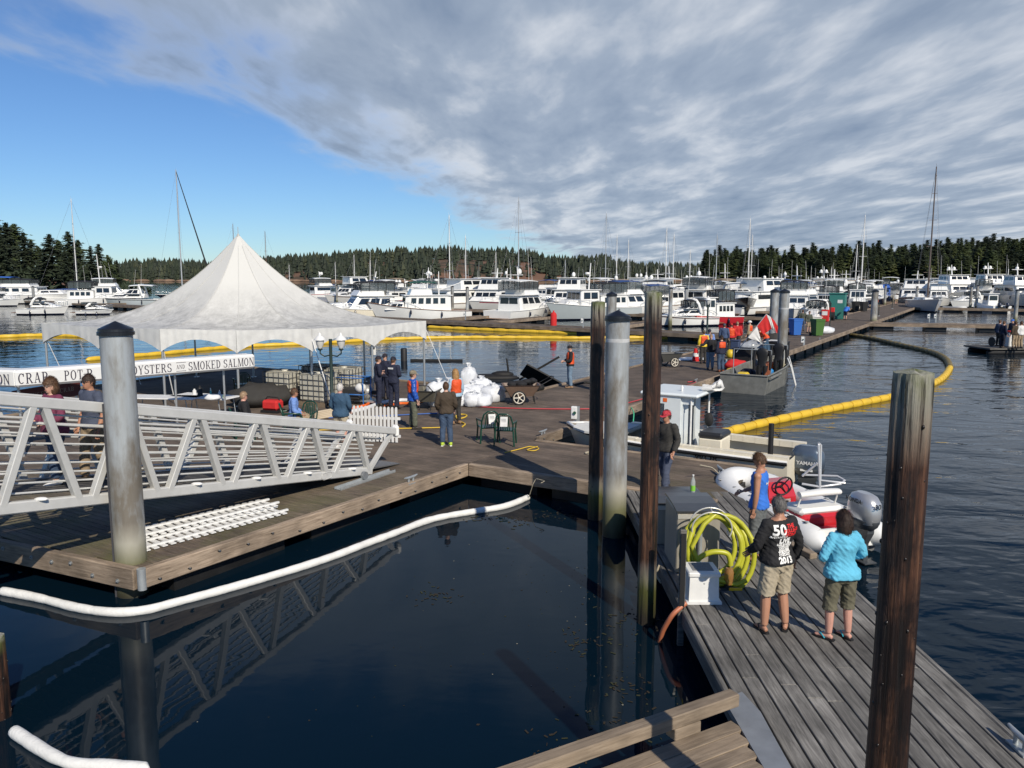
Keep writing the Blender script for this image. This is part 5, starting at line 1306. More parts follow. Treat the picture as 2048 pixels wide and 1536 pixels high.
def house(o, x0, x1, wb, wt, z0, z1, rf=.5, rb=.1, m=None, name='cabin', win=3, wh=(.35, .85), front=3, wm=None, nose=.0, roof=.0, back=0):
    """raked cabin block with recessed-looking dark panes; returns roof corners"""
    m = m or white; wm = wm or glass
    def P8(f, z): # f 0..1 back to front
        return None
    X = lambda f, h: (x0 + rb * h) + ((x1 - rf * h) - (x0 + rb * h)) * f
    Wd = lambda f, h: (wb + (wt - wb) * h) * (1 - nose * max(0, f - .5) * 2)
    Z = lambda h: z0 + (z1 - z0) * h
    rings = []
    for h in (0, .5, .96, 1.0):
        ins = .06 if h == 1 else 0
        pr_ = []
        for f in (0, .08, .3, .5, .7, .92, 1): pr_.append((f, 1))
        ring = [Vector((X(f, h) + (ins if f == 0 else (-ins if f == 1 else 0)), (Wd(f, h) - ins) * (.93 if f in (0, 1) else 1), Z(h))) for f, _ in pr_]
        ring += [Vector((v_.x, -v_.y, v_.z)) for v_ in ring[::-1]]
        rings.append(ring)
    b = MB(); b.loft(rings, smooth=False); c = b.build(name, m, o)
    def side_q(f0, f1, h0, h1, sg, off=.012):
        q = [Vector((X(f, h), sg * (Wd(f, h) + off), Z(h))) for f, h in ((f0, h0), (f1, h0), (f1, h1), (f0, h1))]
        return q
    if win:
        gap = .025; a0, a1 = .1, .9
        for sg in (1, -1):
            for k in range(win):
                f0 = a0 + (a1 - a0) * k / win + gap; f1 = a0 + (a1 - a0) * (k + 1) / win - gap
                q = side_q(f0, f1, wh[0], wh[1], sg); w_ = MB(); q2 = [v_ - Vector((0, sg * .03, 0)) for v_ in q]
                w_.loft([q2, q] if sg < 0 else [q2[::-1], q[::-1]], smooth=False); w_.build('window', wm, c)
    for end, cnt in ((1, front), (0, back)):
        for k in range(cnt):
            g0, g1 = -0.86 + 1.72 * k / cnt + .03, -0.86 + 1.72 * (k + 1) / cnt - .03
            s_ = .02 if end else -.02
            q = [Vector((X(end, h) + s_, g_ * Wd(end, h) * .93, Z(h))) for g_, h in ((g0, wh[0]), (g1, wh[0]), (g1, wh[1]), (g0, wh[1]))]
            w_ = MB(); q2 = [v_ - Vector((s_ * 2, 0, 0)) for v_ in q]; w_.loft([q2, q] if end else [q2[::-1], q[::-1]], smooth=False); w_.build('windshield' if end else 'window', wm, c)
    if roof:
        r_ = MB(); r_.box(((X(0, 1) + X(1, 1)) / 2, 0, z1 + .045), (X(1, 1) - X(0, 1) + roof, 2 * wt + roof * .6, .09), b=.03); r_.build('roof', m, c)
    return c
def canopy(o, x0, x1, w, z, m, poles_to=None, crown=.16, name='bimini', clear=None):
    rings = []
    for i in range(7):
        f = i / 6; zz_ = z - .10 * (2 * f - 1) ** 2
        prof = []
        for j in range(9):
            y = -w + 2 * w * j / 8; prof.append(Vector((x0 + (x1 - x0) * f, y, zz_ + crown * (1 - (y / w) ** 2) - .0)))
        prof += [v_ - Vector((0, 0, .05)) for v_ in prof[::-1]]
        rings.append(prof)
    b = MB(); b.loft(rings, smooth=True); c = b.build(name, m, o)
    if poles_to is not None:
        for px_, py_ in ((x0 + .05, w * .95), (x0 + .05, -w * .95), (x1 - .05, w * .95), (x1 - .05, -w * .95)):
            t = MB(); t.tube([(px_, py_, poles_to), (px_, py_, z - .03)], .025, 6); t.build('pole', blackcanvas if clear else steel, c)
    if clear:
        e_ = MB(); zb = poles_to + .25
        for sg in (1, -1): e_.box(((x0 + x1) / 2, sg * w * .97, (zb + z) / 2 - .05), (x1 - x0 - .1, .015, z - zb - .1))
        e_.box((x1 - .02, 0, (zb + z) / 2 - .05), (.015, 1.9 * w, z - zb - .1)); e_.box((x0 + .02, 0, (zb + z) / 2 - .05), (.015, 1.9 * w, z - zb - .1)); e_.build('clear_curtain', lglass, c, kind=None)
        f_ = MB()
        for k in range(5):
            xx = x0 + (x1 - x0) * k / 4
            for sg in (1, -1): f_.tube([(xx, sg * w * .985, zb), (xx, sg * w * .985, z - .05)], .03, 5)
        for yy in (-.5, 0, .5): f_.tube([(x1, yy * w, zb), (x1, yy * w, z)], .03, 5); f_.tube([(x0, yy * w, zb), (x0, yy * w, z)], .03, 5)
        f_.build('curtain_frame', blackcanvas, c, kind='stuff')
    return c
def rail(o, sheer, x0, h=.6, n=7, sg_=(1, -1)):
    b = MB(); xe = sheer[-1][0] - .15
    for sg in sg_:
        pts = []
        for i in range(n + 1):
            x = x0 + (xe - x0) * i / n; y, z = sheer_at(sheer, x); pts.append(Vector((x, sg * max(.04, y - .07), z + h * min(1, .3 + i * .5)))); b.tube([(x, sg * max(.04, y - .07), z - .02), pts[-1]], .018, 5)
        b.tube(pts, .022, 6)
    b.build('bow_rail', steel, o)
def antenna(o, x, y, z, h, tilt=-.12, m=None, r=.02): b = MB(); b.tube([(x, y, z), (x + tilt * h, y, z + h)], [r, r * .6], 5); b.build('antenna', m or whitepaint, o)
def radar(o, x, z, y=0, r=.3):
    b = MB(); b.lathe([(r * .9, 0), (r, .06), (r, .16), (r * .8, .24), (.02, .27)], (x, y, z), 14); b.build('radar_dome', white, o)
def satdome(o, x, y, z, r=.28):
    b = MB(); b.lathe([(r * .7, 0), (r * .95, .12), (r, .3), (r * .85, .5), (r * .4, .62), (.02, .66)], (x, y, z), 12); b.build('satellite_dome', white, o)
def arch(o, x, w, z0, z1, rake=-.5, m=None, th=.16):
    b = MB(); pts = [Vector((x, w, z0)), Vector((x + rake * .6, w * .97, z0 + (z1 - z0) * .7)), Vector((x + rake, w * .8, z1)), Vector((x + rake, -w * .8, z1)), Vector((x + rake * .6, -w * .97, z0 + (z1 - z0) * .7)), Vector((x, -w, z0))]
    b.tube(pts, [(th * .5, th)] * 6, 8); b.build('radar_arch', m or white, o)
def mast_rig(o, x, z0, zt, B, L, m=None, sp=2, boomL=None, cover=None, r=.11):
    m = m or alu; b = MB(); b.tube([(x, 0, z0), (x, 0, zt)], [r, r * .6], 8); ms = b.build('mast', m, o)
    for k in range(sp):
        z = z0 + (zt - z0) * (k + 1) / (sp + 1); w = .75 - .12 * k; t = MB(); t.tube([(x, -w, z), (x - .1, 0, z), (x, w, z)], .03, 5); t.build('spreader', m, ms)
    t = MB()
    for p_ in ((L * .48, 0, z0), (-L * .48, 0, z0), (x - .1, B * .46, z0), (x - .1, -B * .46, z0)): t.tube([p_, (x, 0, zt - .1)], .014, 4)
    t.build('stay', mat('rigging_wire', (.25, .25, .26), .4, .6), ms)
    if boomL:
        t = MB(); t.tube([(x, 0, z0 + 1.0), (x - boomL, 0, z0 + 1.05)], .07, 6); t.build('boom', m, ms)
        t = MB(); t.tube([(x - .05, 0, z0 + 1.14), (x - boomL * .5, 0, z0 + 1.2), (x - boomL * .97, 0, z0 + 1.1)], [.2, .16, .08], 8); t.build('sail_cover', cover or bluecanvas, ms)
    t = MB(); t.tube([(x, 0, zt), (x - .1, 0, zt + .5)], .012, 4); t.tube([(x - .05, 0, zt + .02), (x + .4, 0, zt + .1)], .012, 4); t.build('masthead_vane', m, ms)
def fenders(o, sheer, xs, sg=1, m=None):
    for x in xs:
        y, z = sheer_at(sheer, x); b = MB(); b.tube([(x, sg * (y + .1), z - .75), (x, sg * (y + .12), z - .65), (x, sg * (y + .12), z - .3), (x, sg * (y + .08), z - .18)], [.05, .11, .11, .04], 8); b.tube([(x, sg * (y + .06), z - .18), (x, sg * y, z)], .012, 4); b.build('fender', m or navy, o)
def outboard(o, x, y, z, k=1.0, m=None, rz=0, tilt=0):
    """outboard motor, cowl aft of the transom; built in boat frame"""
    def T(v_): v_ = Vector(v_) * k; v_ = Matrix.Rotation(tilt, 3, 'Y') @ v_; v_ = Matrix.Rotation(rz, 3, 'Z') @ v_; return v_ + Vector((x, y, z))
    b = MB(); rings = []
    for zz_, xb, xf, w in ((.0, -.34, .10, .12), (.04, -.40, .14, .155), (.2, -.42, .16, .17), (.36, -.40, .15, .165), (.45, -.33, .10, .13), (.485, -.24, .02, .07)):
        rings.append([T(((xb + xf) / 2 + math.copysign(abs(math.cos(a)) ** .75, math.cos(a)) * (xf - xb) / 2, math.copysign(abs(math.sin(a)) ** .75, math.sin(a)) * w, zz_)) for a in [2 * math.pi * j / 18 for j in range(18)]])
    b.loft(rings, smooth=True); mo = b.build('outboard_motor', m or mat('outboard_silver', (.42, .43, .44), .3, .5), o)
    b = MB(); b.loft([[T((-.13 + math.cos(a) * rx, math.sin(a) * ry, z_)) for a in [2 * math.pi * j / 20 for j in range(20)]] for z_, rx, ry in ((-.06, .2, .1), (.0, .265, .155), (.075, .288, .178), (.09, .285, .175))], smooth=True); b.build('lower_cowl', mat('outboard_leg', (.05, .055, .06), .4), mo)
    b = MB(); b.loft([[T(p_) for p_ in ((-.3, -.06, z_), (.02, -.08, z_), (.02, .08, z_), (-.3, .06, z_))] for z_ in (0.005, -.12)] + [[T(p_) for p_ in ((-.22, -.04, z_), (-.02, -.045, z_), (-.02, .045, z_), (-.22, .04, z_))] for z_ in (-.3, -.62)] + [[T(p_) for p_ in ((-.3, -.035, -.72), (-.0, -.035, -.72), (-.0, .035, -.72), (-.3, .035, -.72))]], smooth=False)
    b.box(T((-.14, 0, -.58)), (.4 * k, .22 * k, .02)); b.tube([T((-.32, 0, -.75)), T((.1, 0, -.75))], .055 * k, 8); b.build('lower_unit', mat('outboard_leg', (.05, .055, .06), .4), mo)
    return mo
def motor_yacht(label, loc, yaw, L=12, B=3.8, fb=1.1, fbow=1.75, kind='sedan', hm=None, cm=None, canv=None, group='boats moored in the marina', lod=0, boot=None, stripe=None, clear=True, mast=0, ants=2, dome=0, seed=0, name='motor_yacht', cat='motor yacht', hs=1.0, rubm=None):
    o = thing(name, label, cat, (loc[0], loc[1], WL), yaw, group)
    cm = cm or white; canv = canv or blackcanvas
    sh = hull_parts(o, L, B, fb, fbow, hm or white, boot, None, stripe=stripe, rubm=rubm, n=16 if lod == 0 else 10)
    z = fb + .02; wn_ = 4 if lod == 0 else 2; w = B * .40
    if kind == 'trawler':
        house(o, -L * .30, L * .16, w, w * .95, z - .1, z + 1.75 * hs, .25, .05, cm, win=wn_ + 1, wh=(.5, .86), front=3, roof=.5, name='saloon')
        house(o, L * .155, L * .34, w * .85, w * .72, z + .15, z + 1.0, .9, 0, cm, win=2, wh=(.45, .8), front=0, name='trunk_cabin', nose=.25)
        house(o, -L * .12, L * .10, w * .86, w * .8, z + 1.85 * hs, z + 2.5 * hs, .25, .1, cm, win=0, front=0, name='flybridge')
        if canv: canopy(o, -L * .16, L * .10, w * .88, z + 3.3 * hs, canv, z + 2.2 * hs, clear=clear)
        mz = z + 1.75 * hs
        if mast: b = MB(); b.tube([(-L * .2, 0, mz), (-L * .2, 0, mz + mast)], [.09, .05], 8); b.tube([(-L * .2, 0, mz + .6), (-L * .42, 0, mz + 1.5)], .05, 6); b.build('mast', whitepaint, o); radar(o, -L * .2 + .3, mz + mast * .6, r=.25)
    elif kind == 'pilothouse':
        house(o, -L * .02, L * .2, w * .92, w * .82, z, z + 2.1 * hs, .18, .0, cm, win=2, wh=(.52, .88), front=3, roof=.4, name='pilothouse')
        house(o, -L * .36, -L * .03, w * .95, w * .9, z - .1, z + 1.45 * hs, 0, .05, cm, win=wn_, wh=(.45, .85), front=0, roof=.3, name='saloon')
        house(o, L * .2, L * .34, w * .75, w * .62, z + .3, z + .95, .6, 0, cm, win=1, wh=(.4, .75), front=0, name='trunk_cabin', nose=.3)
        if canv: canopy(o, -L * .34, -L * .05, w * .9, z + 2.95 * hs, canv, z + 1.55 * hs, clear=clear)
        mz = z + 2.1 * hs
        if mast: b = MB(); b.tube([(L * .02, 0, mz), (L * .0, 0, mz + mast)], [.10, .06], 8); b.box((L * .01 + .1, 0, mz + mast * .55), (.5, .12, .08)); b.build('mast', whitepaint, o); radar(o, L * .01 + .35, mz + mast * .58, r=.3)
    elif kind == 'express':
        house(o, -L * .22, L * .36, w * .98, w * .6, z + .25, z + .95, 2.2, .0, cm, win=2, wh=(.35, .7), front=0, name='foredeck_trunk', nose=.35)
        house(o, -L * .16, L * .06, w * .92, w * .72, z + .95, z + 1.7 * hs, 1.0, .1, cm, win=2, wh=(.1, .86), front=3, name='windshield_frame')
        arch(o, -L * .2, w, z + .5, z + 2.45 * hs, .6)
        if canv: canopy(o, -L * .34, -L * .02, w * .9, z + 2.35 * hs, canv, z + .9, clear=clear)
        mz = z + 2.45 * hs
    elif kind == 'yacht':
        house(o, -L * .34, L * .18, w * 1.02, w * .95, z, z + 1.9 * hs, 1.0, .1, cm, win=2, wh=(.5, .8), front=3, roof=.7, name='saloon', back=2)
        house(o, -L * .18, L * .09, w * .88, w * .78, z + 2.0 * hs, z + 3.55 * hs, .7, .05, cm, win=2, wh=(.48, .85), front=3, roof=.7, name='pilothouse')
        house(o, L * .17, L * .36, w * .8, w * .6, z + .3, z + 1.0, .9, 0, cm, win=1, front=0, name='trunk_cabin', nose=.3)
        mz = z + 3.6 * hs
        if mast: b = MB(); b.tube([(-L * .1, 0, mz), (-L * .12, 0, mz + mast)], [.12, .06], 8); b.box((-L * .11, 0, mz + mast * .5), (.2, 1.8, .08)); b.build('mast', whitepaint, o)
    else: # sedan flybridge
        house(o, -L * .30, L * .16, w, w * .86, z - .05, z + 1.6 * hs, 1.3, .0, cm, win=wn_ - 1, wh=(.45, .86), front=3, roof=.0, name='saloon', back=2)
        b = MB(); b.box((-L * .14, 0, z + 1.66 * hs), (L * .38, B * .84, .12), b=.05); b.build('flybridge_deck', cm, o)
        house(o, -L * .20, L * .07, w * .9, w * .82, z + 1.72 * hs, z + 2.35 * hs, .5, .0, cm, win=0, front=0, name='flybridge_coaming')
        canopy(o, -L * .30, L * .03, w * .9, z + 3.25 * hs, canv if canv else white, z + 2.0 * hs, clear=clear)
        house(o, L * .14, L * .34, w * .7, w * .5, z + .35, z + .85, .8, 0, cm, win=1, front=0, name='trunk_cabin', nose=.3)
        mz = z + 3.3 * hs
        if mast: b = MB(); b.tube([(-L * .14, 0, mz), (-L * .16, 0, mz + mast)], [.10, .06], 8); b.box((-L * .15, 0, mz + mast * .4), (.2, 1.4, .08)); b.build('mast', whitepaint, o)
    if lod < 2: rail(o, sh, -L * .02 if kind != 'express' else L * .05, .62, 7 if lod == 0 else 4)
    rr_ = random.Random(seed)
    for k in range(ants): antenna(o, -L * .12 + k * .4, w * .8 * (1 if k % 2 else -1), mz - .6, rr_.uniform(2.2, 4.5), rr_.uniform(-.2, -.02))
    for k in range(dome): satdome(o, -L * .12, (k - (dome - 1) / 2) * .9, mz + .1 + (mast * .4 if mast else .1))
    if dome and not mast: b = MB(); b.beam((-L * .12, -.5, mz + .05), (-L * .12, .5, mz + .05), .2, .1); b.build('dome_shelf', white, o)
    if lod == 0: fenders(o, sh, (-L * .2, L * .1), 1); fenders(o, sh, (-L * .2, L * .1), -1)
    b = MB(); b.box((-L / 2 - .35, 0, .28), (.75, B * .8, .08), b=.03); b.build('swim_platform', teak, o)
    return o
def sloop(label, loc, yaw, L=11, B=3.3, zt=14, hm=None, cover=None, group='sailing boats moored in the marina', mastm=None, sp=2, boom=True, fb=1.0, lod=0, mr=.11, stripe=None):
    o = thing('sailing_boat', label, 'sailing boat', (loc[0], loc[1], WL), yaw, group)
    sh = hull_parts(o, L, B, fb, fb * 1.3, hm or white, rake=.16, fine=1.7, transom=.6, n=14 if lod == 0 else 9, stripe=stripe)
    house(o, -L * .22, L * .16, B * .28, B * .2, fb - .02, fb + .5, .8, .2, white, win=3, wh=(.35, .75), front=0, name='coachroof', nose=.4)
    mast_rig(o, L * .06, fb + .4, zt, B, L, mastm, sp, L * .38 if boom else None, cover, mr)
    if lod == 0: rail(o, sh, L * .2, .55, 4)
    return o
def wpos(u, v): p_ = G(u, v, 0); return (p_.x, p_.y)
def bow_text(o, txt, size, m, org, xd, nd): return flat_text(txt, size, m, o, org, xd, (0, 0, 1), nd, bold=size * .02)
g1 = 'front row of motor boats along the branch dock'
MY = motor_yacht
MY('beige motor yacht with black flybridge canopy behind the tent corner', wpos(722, 640), R(208), 12.5, 4.0, 1.15, 1.8, 'sedan', cream, canv=blackcanvas, group=g1, mast=1.2)
o = MY('classic white trawler with upswept bow and dark teak rail', wpos(838, 640), R(195), 12.0, 3.9, 1.1, 2.15, 'trawler', canv=greencanvas, group=g1, clear=False, mast=2.8, rubm=teak, cat='trawler', name='trawler')
o = MY('white sedan flybridge with black canvas enclosure, stern toward the dock', wpos(1052, 637), R(58), 13.0, 4.2, 1.15, 1.8, 'sedan', canv=white, group=g1, mast=1.6, dome=1, ants=3, hs=1.05)
o = MY('pale grey hulled trawler with white pilothouse and black flybridge canopy', wpos(1180, 638), R(215), 13.5, 4.3, 1.35, 2.15, 'pilothouse', greyhull, canv=blackcanvas, group=g1, mast=3.2, cat='trawler', name='trawler', hs=1.0)
MY('white flybridge cruiser behind the wooden piles with blue enclosure', wpos(1262, 632), R(35), 12.5, 4.1, 1.2, 1.9, 'sedan', canv=bluecanvas, group=g1)
MY('white day cruiser with cuddy and brown stripe beside the working party', wpos(1368, 652), R(200), 7.0, 2.6, .85, 1.25, 'express', group=g1, canv=None, stripe=mat('brown_stripe', (.16, .09, .06), .5), ants=1, name='day_cruiser', cat='cruiser', hs=.75)
MY('small pilothouse boat with red hull and white cabin', wpos(1418, 648), R(205), 7.5, 2.7, .8, 1.2, 'pilothouse', redhull, canv=None, group=g1, ants=1, name='pilothouse_boat', cat='boat', hs=.95, boot=redhull)
MY('large white convertible yacht with enclosed bridge seen from astern', wpos(1402, 622), R(62), 14.5, 4.7, 1.3, 2.0, 'sedan', canv=white, group=g1, hs=1.12, ants=2, dome=1)
MY('black hulled express cruiser bow on to the camera', wpos(1478, 628), R(263), 14.0, 4.6, 1.7, 2.5, 'express', black, canv=navy, group=g1, ants=2, hs=1.0, clear=False)
MY('white trawler yacht with boxy saloon behind the capped pile', wpos(1584, 645), R(252), 11.5, 4.0, 1.25, 1.8, 'trawler', canv=None, group=g1, ants=2, cat='trawler', name='trawler')
MY('white fishing boat with open windshield by the blue bin', wpos(1628, 652), R(235), 7.0, 2.6, .8, 1.25, 'express', canv=None, group=g1, hs=.75, name='day_cruiser', cat='cruiser')
MY('small white cruiser with wheelhouse left of the teal fuel hut', wpos(1652, 636), R(240), 8.0, 2.8, .9, 1.3, 'pilothouse', canv=None, group=g1, name='pilothouse_boat', cat='boat')
MY('tall white pilothouse boat beside the fuel hut', wpos(1712, 622), R(250), 9.5, 3.2, 1.0, 1.5, 'pilothouse', canv=None, group=g1, mast=2.0, name='pilothouse_boat', cat='boat')
MY('boat with navy hull and bright blue cabin canopy on the long dock', wpos(1764, 606), R(250), 9.0, 3.2, 1.1, 1.6, 'trawler', bluehull, cm=brightblue, canv=None, group=g1, name='cabin_boat', cat='boat', ants=0)
gr = 'boats moored at the right of the long dock'
p_ = wpos(1850, 622); sloop('white racing sloop moored bow on at the end of the long dock', p_, R(256), 14.5, 4.2, P(1866, 335, p_[1]).z, mat('pale_grey_hull', (.6, .62, .64), .25, coat=.3), group=gr, sp=4, fb=1.5, boom=False, mastm=mat('bronze_mast', (.16, .12, .10), .4, .5), mr=.13, stripe=None)
p_ = wpos(1909, 618); MY('big white pilothouse yacht with twin domes on the mast', wpos(1909, 609), R(265), 19, 5.4, 1.7, 2.7, 'yacht', group=gr, mast=1.8, dome=2, ants=2)
MY('white motor yacht with raised bow right of the twin domes', wpos(1980, 606), R(262), 18, 5.2, 1.8, 2.8, 'yacht', group=gr, mast=2.2, dome=2)
MY('white yacht with stepped decks cut by the right edge', wpos(2040, 612), R(262), 18, 5.2, 1.6, 2.5, 'yacht', group=gr, mast=2.0, dome=1, ants=3)
MY('white centre console boat behind the inflatable tender', wpos(1935, 615), R(200), 8, 2.7, .9, 1.3, 'express', group=gr, canv=None, hs=.7, name='day_cruiser', cat='cruiser')
# tender (inflatable) and outboard catamaran at the right
def rib(label, loc, yaw, L=4.3, B=1.9, tubem=None, r=.24, group=None, detail=False, z=.0):
    o = thing('inflatable_boat', label, 'inflatable boat', (loc[0], loc[1], z), yaw, group); tubem = tubem or white
    hw = B / 2 - r; pts = [Vector((-L * .5 - .05, -hw, .30)), Vector((-L * .46, -hw, .31)), Vector((-L * .2, -hw, .32)), Vector((L * .12, -hw, .36)), Vector((L * .29, -hw * .85, .43)), Vector((L * .40, -hw * .5, .5)), Vector((L * .44, 0, .53))]
    pts = pts + [Vector((p.x, -p.y, p.z)) for p in pts[-2::-1]]
    # resample smooth
    sm = []
    for i in range(len(pts) - 1):
        a, c = pts[i], pts[i + 1]
        for k in range(4): sm.append(lerp(a, c, k / 4))
    sm.append(pts[-1])
    for _ in range(3): sm = [sm[0]] + [(sm[i - 1] + sm[i] * 2 + sm[i + 1]) / 4 for i in range(1, len(sm) - 1)] + [sm[-1]]
    n = len(sm); rs = [r * (1 if 4 < i < n - 5 else (.25 + .75 * min(i, n - 1 - i) / 4)) for i in range(n)]
    b = MB(); b.tube(sm, rs, 16); b.build('tube', tubem, o)
    b = MB(); st = [p + (p - Vector((0, 0, p.z))).normalized() * (r * .97) for p in sm[4:-4]]
    b.tube([Vector((p.x, p.y, p.z - .03)) for p in st], (.02, .05), 6); b.build('rubbing_strake', mat('grey_strake', (.3, .31, .32), .5), o)
    b = MB(); rings = []
    for i in range(9):
        t = i / 8; x = -L * .46 + L * .86 * t; w = hw * (1 - max(0, t - .55) ** 2 * 3.5); w = max(.03, w)
        zb = -.22 + .5 * max(0, t - .5) ** 1.5
        rings.append([Vector((x, -w, .2)), Vector((x, -w * .9, .02 + .2 * max(0, t - .6))), Vector((x, 0, zb)), Vector((x, w * .9, .02 + .2 * max(0, t - .6))), Vector((x, w, .2))])
    b.loft(rings, smooth=True, caps=False, wrap=True); b.build('hull', mat('rib_hull_grey', (.35, .36, .36), .35), o)
    b = MB(); b.box((-L * .46, 0, .33), (.06, 2 * hw, .4)); b.build('transom', white, o)
    b = MB(); b.prism([(-L * .45, -hw), (L * .25, -hw), (L * .38, 0), (L * .25, hw), (-L * .45, hw)], .16, .2); b.build('floor', mat('rib_floor', (.34, .03, .035), .5) if detail else mat('grey_strake', (.3, .31, .32), .5), o)
    return o
rib('pale grey inflatable tender moored in front of the twin dome yacht', wpos(1911, 622), R(262), 5.2, 2.3, mat('pale_hypalon', (.55, .56, .55), .6), .3, gr)
cat_ = thing('catamaran', 'white power catamaran with two dark outboards, stern toward the camera', 'catamaran', (*wpos(1981, 622), 0), R(85), gr)
for sy in (-1, 1):
    b = MB(); rings = []
    for i in range(9):
        t = i / 8; w = .42 * max(.05, 1 - max(0, t - .5) ** 2 * 3.6); x = -3.3 + 6.6 * t; zt = .85 + .4 * t * t
        rings.append([Vector((x, sy * .85 - w, zt)), Vector((x, sy * .85 - w * .8, .1)), Vector((x, sy * .85, -.2)), Vector((x, sy * .85 + w * .8, .1)), Vector((x, sy * .85 + w, zt))])
    b.loft(rings, smooth=True); b.build('hull', white, cat_); outboard(cat_, -3.35, sy * .55, .75, 1.2, mat('outboard_navy', (.03, .04, .07), .3))
b = MB(); b.box((-.2, 0, .78), (6.0, 2.4, .12)); b.build('deck', white, cat_)
house(cat_, -.6, 1.3, .75, .68, .84, 2.5, .3, 0, white, win=2, wh=(.45, .85), front=3, roof=.4, name='pilothouse', back=1)
# --- left-hand moorings
gl = 'boats moored at the far left'
o = MY('sleek white tour boat with long glass cabin and swept arch at left', wpos(45, 607), R(6), 24, 5.6, 1.5, 2.0, 'trawler', group=gl, canv=None, hs=.9, ants=1, name='tour_boat', cat='tour boat')
arch(o, -10.2, 2.2, 1.6, 5.6, 2.6 * -1, white, .45)
canopy(o, -7.5, -1, 1.8, 4.9, brightblue, 3.3, clear=None)
MY('small white runabout floating left of the grey pile', wpos(90, 629), R(3), 6.4, 2.4, .75, 1.2, 'express', group=gl, canv=None, hs=.6, name='day_cruiser', cat='cruiser', ants=0)
MY('white workboat trawler with tall white mast at left', wpos(200, 612), R(8), 13, 4.2, 1.2, 2.0, 'pilothouse', group=gl, mast=5.5, canv=None, cat='trawler', name='trawler')
MY('flybridge yacht with clear enclosure behind the white workboat', wpos(228, 600), R(15), 13, 4.3, 1.3, 1.9, 'sedan', group=gl, canv=white, ants=4)
MY('grey hulled express cruiser with black topsides band near the tent edge', wpos(262, 612), R(188), 12, 4.0, 1.15, 1.6, 'express', greyhull, group=gl, canv=white, stripe=black, clear=False)
MY('tiny white skiff drifting below the grey express cruiser', wpos(192, 629), R(5), 4.6, 1.8, .5, .7, 'express', group=gl, canv=None, hs=.4, name='skiff', cat='skiff', ants=0)
MY('blue canopied boat cut by the left edge of the picture', wpos(2, 612), R(350), 8, 3, .9, 1.3, 'sedan', group=gl, canv=brightblue, hs=.7)
# --- sailing boats whose masts rise above the rest
gs = 'sailing boats moored in the marina'
SL = [(157, 398, 606, 'cream masted sloop by the workboat at left', white, None, 3), (366, 340, 600, 'tall grey masted sloop behind the tent, dark furled jib', navy, bluecanvas, 3), (472, 448, 590, 'sloop with reddish mast left of the tent peak', teak, None, 2), (535, 463, 590, 'sloop with brown mast right of the tent peak', teak, None, 2),
      (900, 430, 613, 'white masted sloop behind the trawler stern', white, greencanvas, 2), (932, 472, 606, 'short masted sloop behind the green canopy', white, None, 2), (1037, 396, 617, 'grey masted sloop behind the flybridge sedan', navy, None, 2), (1210, 427, 606, 'white masted sloop behind the grey trawler', white, None, 2),
      (1232, 470, 603, 'sloop with crossed spreaders behind the pile caps', white, bluecanvas, 2), (1255, 480, 600, 'small sloop right of the pile caps', white, None, 1), (1330, 455, 606, 'slim masted sloop behind the convertible yacht', white, None, 2), (1345, 468, 600, 'twin of the slim masted sloop further back', white, None, 2), (1378, 500, 600, 'blue masted ketch in the far row', bluehull, brightblue, 1),
      (1430, 470, 612, 'grey masted sloop behind the black hulled cruiser', white, None, 2), (1494, 438, 613, 'bright white masted sloop behind the black cruiser bow', white, bluecanvas, 2), (1500, 470, 606, 'second white mast beside the black cruiser bow', white, None, 1), (1708, 490, 610, 'sloop with broad furled jib left of the tall white mast', white, None, 1), (1720, 430, 610, 'tall white masted sloop at the fuel hut', white, bluecanvas, 3),
      (992, 505, 600, 'low masted sloop left of the flybridge sedan', white, None, 1), (1130, 520, 598, 'distant sloop above the grey trawler', white, None, 1), (710, 510, 594, 'distant sloop above the tent roof', white, None, 1), (742, 520, 592, 'far anchored sloop left of the trawler', white, None, 1), (672, 525, 588, 'far anchored sloop near the hill shore', white, None, 1), (1660, 535, 600, 'short masted sloop before the right hand forest', white, None, 1), (580, 530, 586, 'anchored sloop seen right of the tent peak', white, None, 1)]
mcols = [whitepaint, alu, mat('brown_mast', (.2, .11, .07), .5)]
for i, (u, vt, vb, lb, hm, cv, sp) in enumerate(SL):
    p_ = wpos(u, vb); zt = P(u, vt, p_[1]).z; mm = mcols[2] if 'brown' in lb or 'reddish' in lb else (mcols[1] if 'grey' in lb else mcols[0])
    Ls = min(13, max(8, zt * .72)); yw = R(215 + (i * 37) % 30) if i % 2 else R(40 + (i * 23) % 30)
    off = Vector((math.cos(yw), math.sin(yw))) * Ls * .06
    sloop(lb, (p_[0] - off.x, p_[1] - off.y), yw, Ls, Ls * .3, zt, hm, cv, gs, mm, sp, lod=1 if i > 12 else 0, mr=.08 + .02 * (p_[1] > 120) + (.06 if i == 1 else 0))
j = MB(); p_ = wpos(366, 600); zt = P(366, 340, p_[1]).z; q_ = P(413, 530, p_[1] - 2); j.tube([(p_[0], p_[1], zt - .2), q_], [.07, .16], 6); j.build('furled_jib', blackcanvas, None, label='dark furled jib slanting down from the tall grey mast', cat='sail')
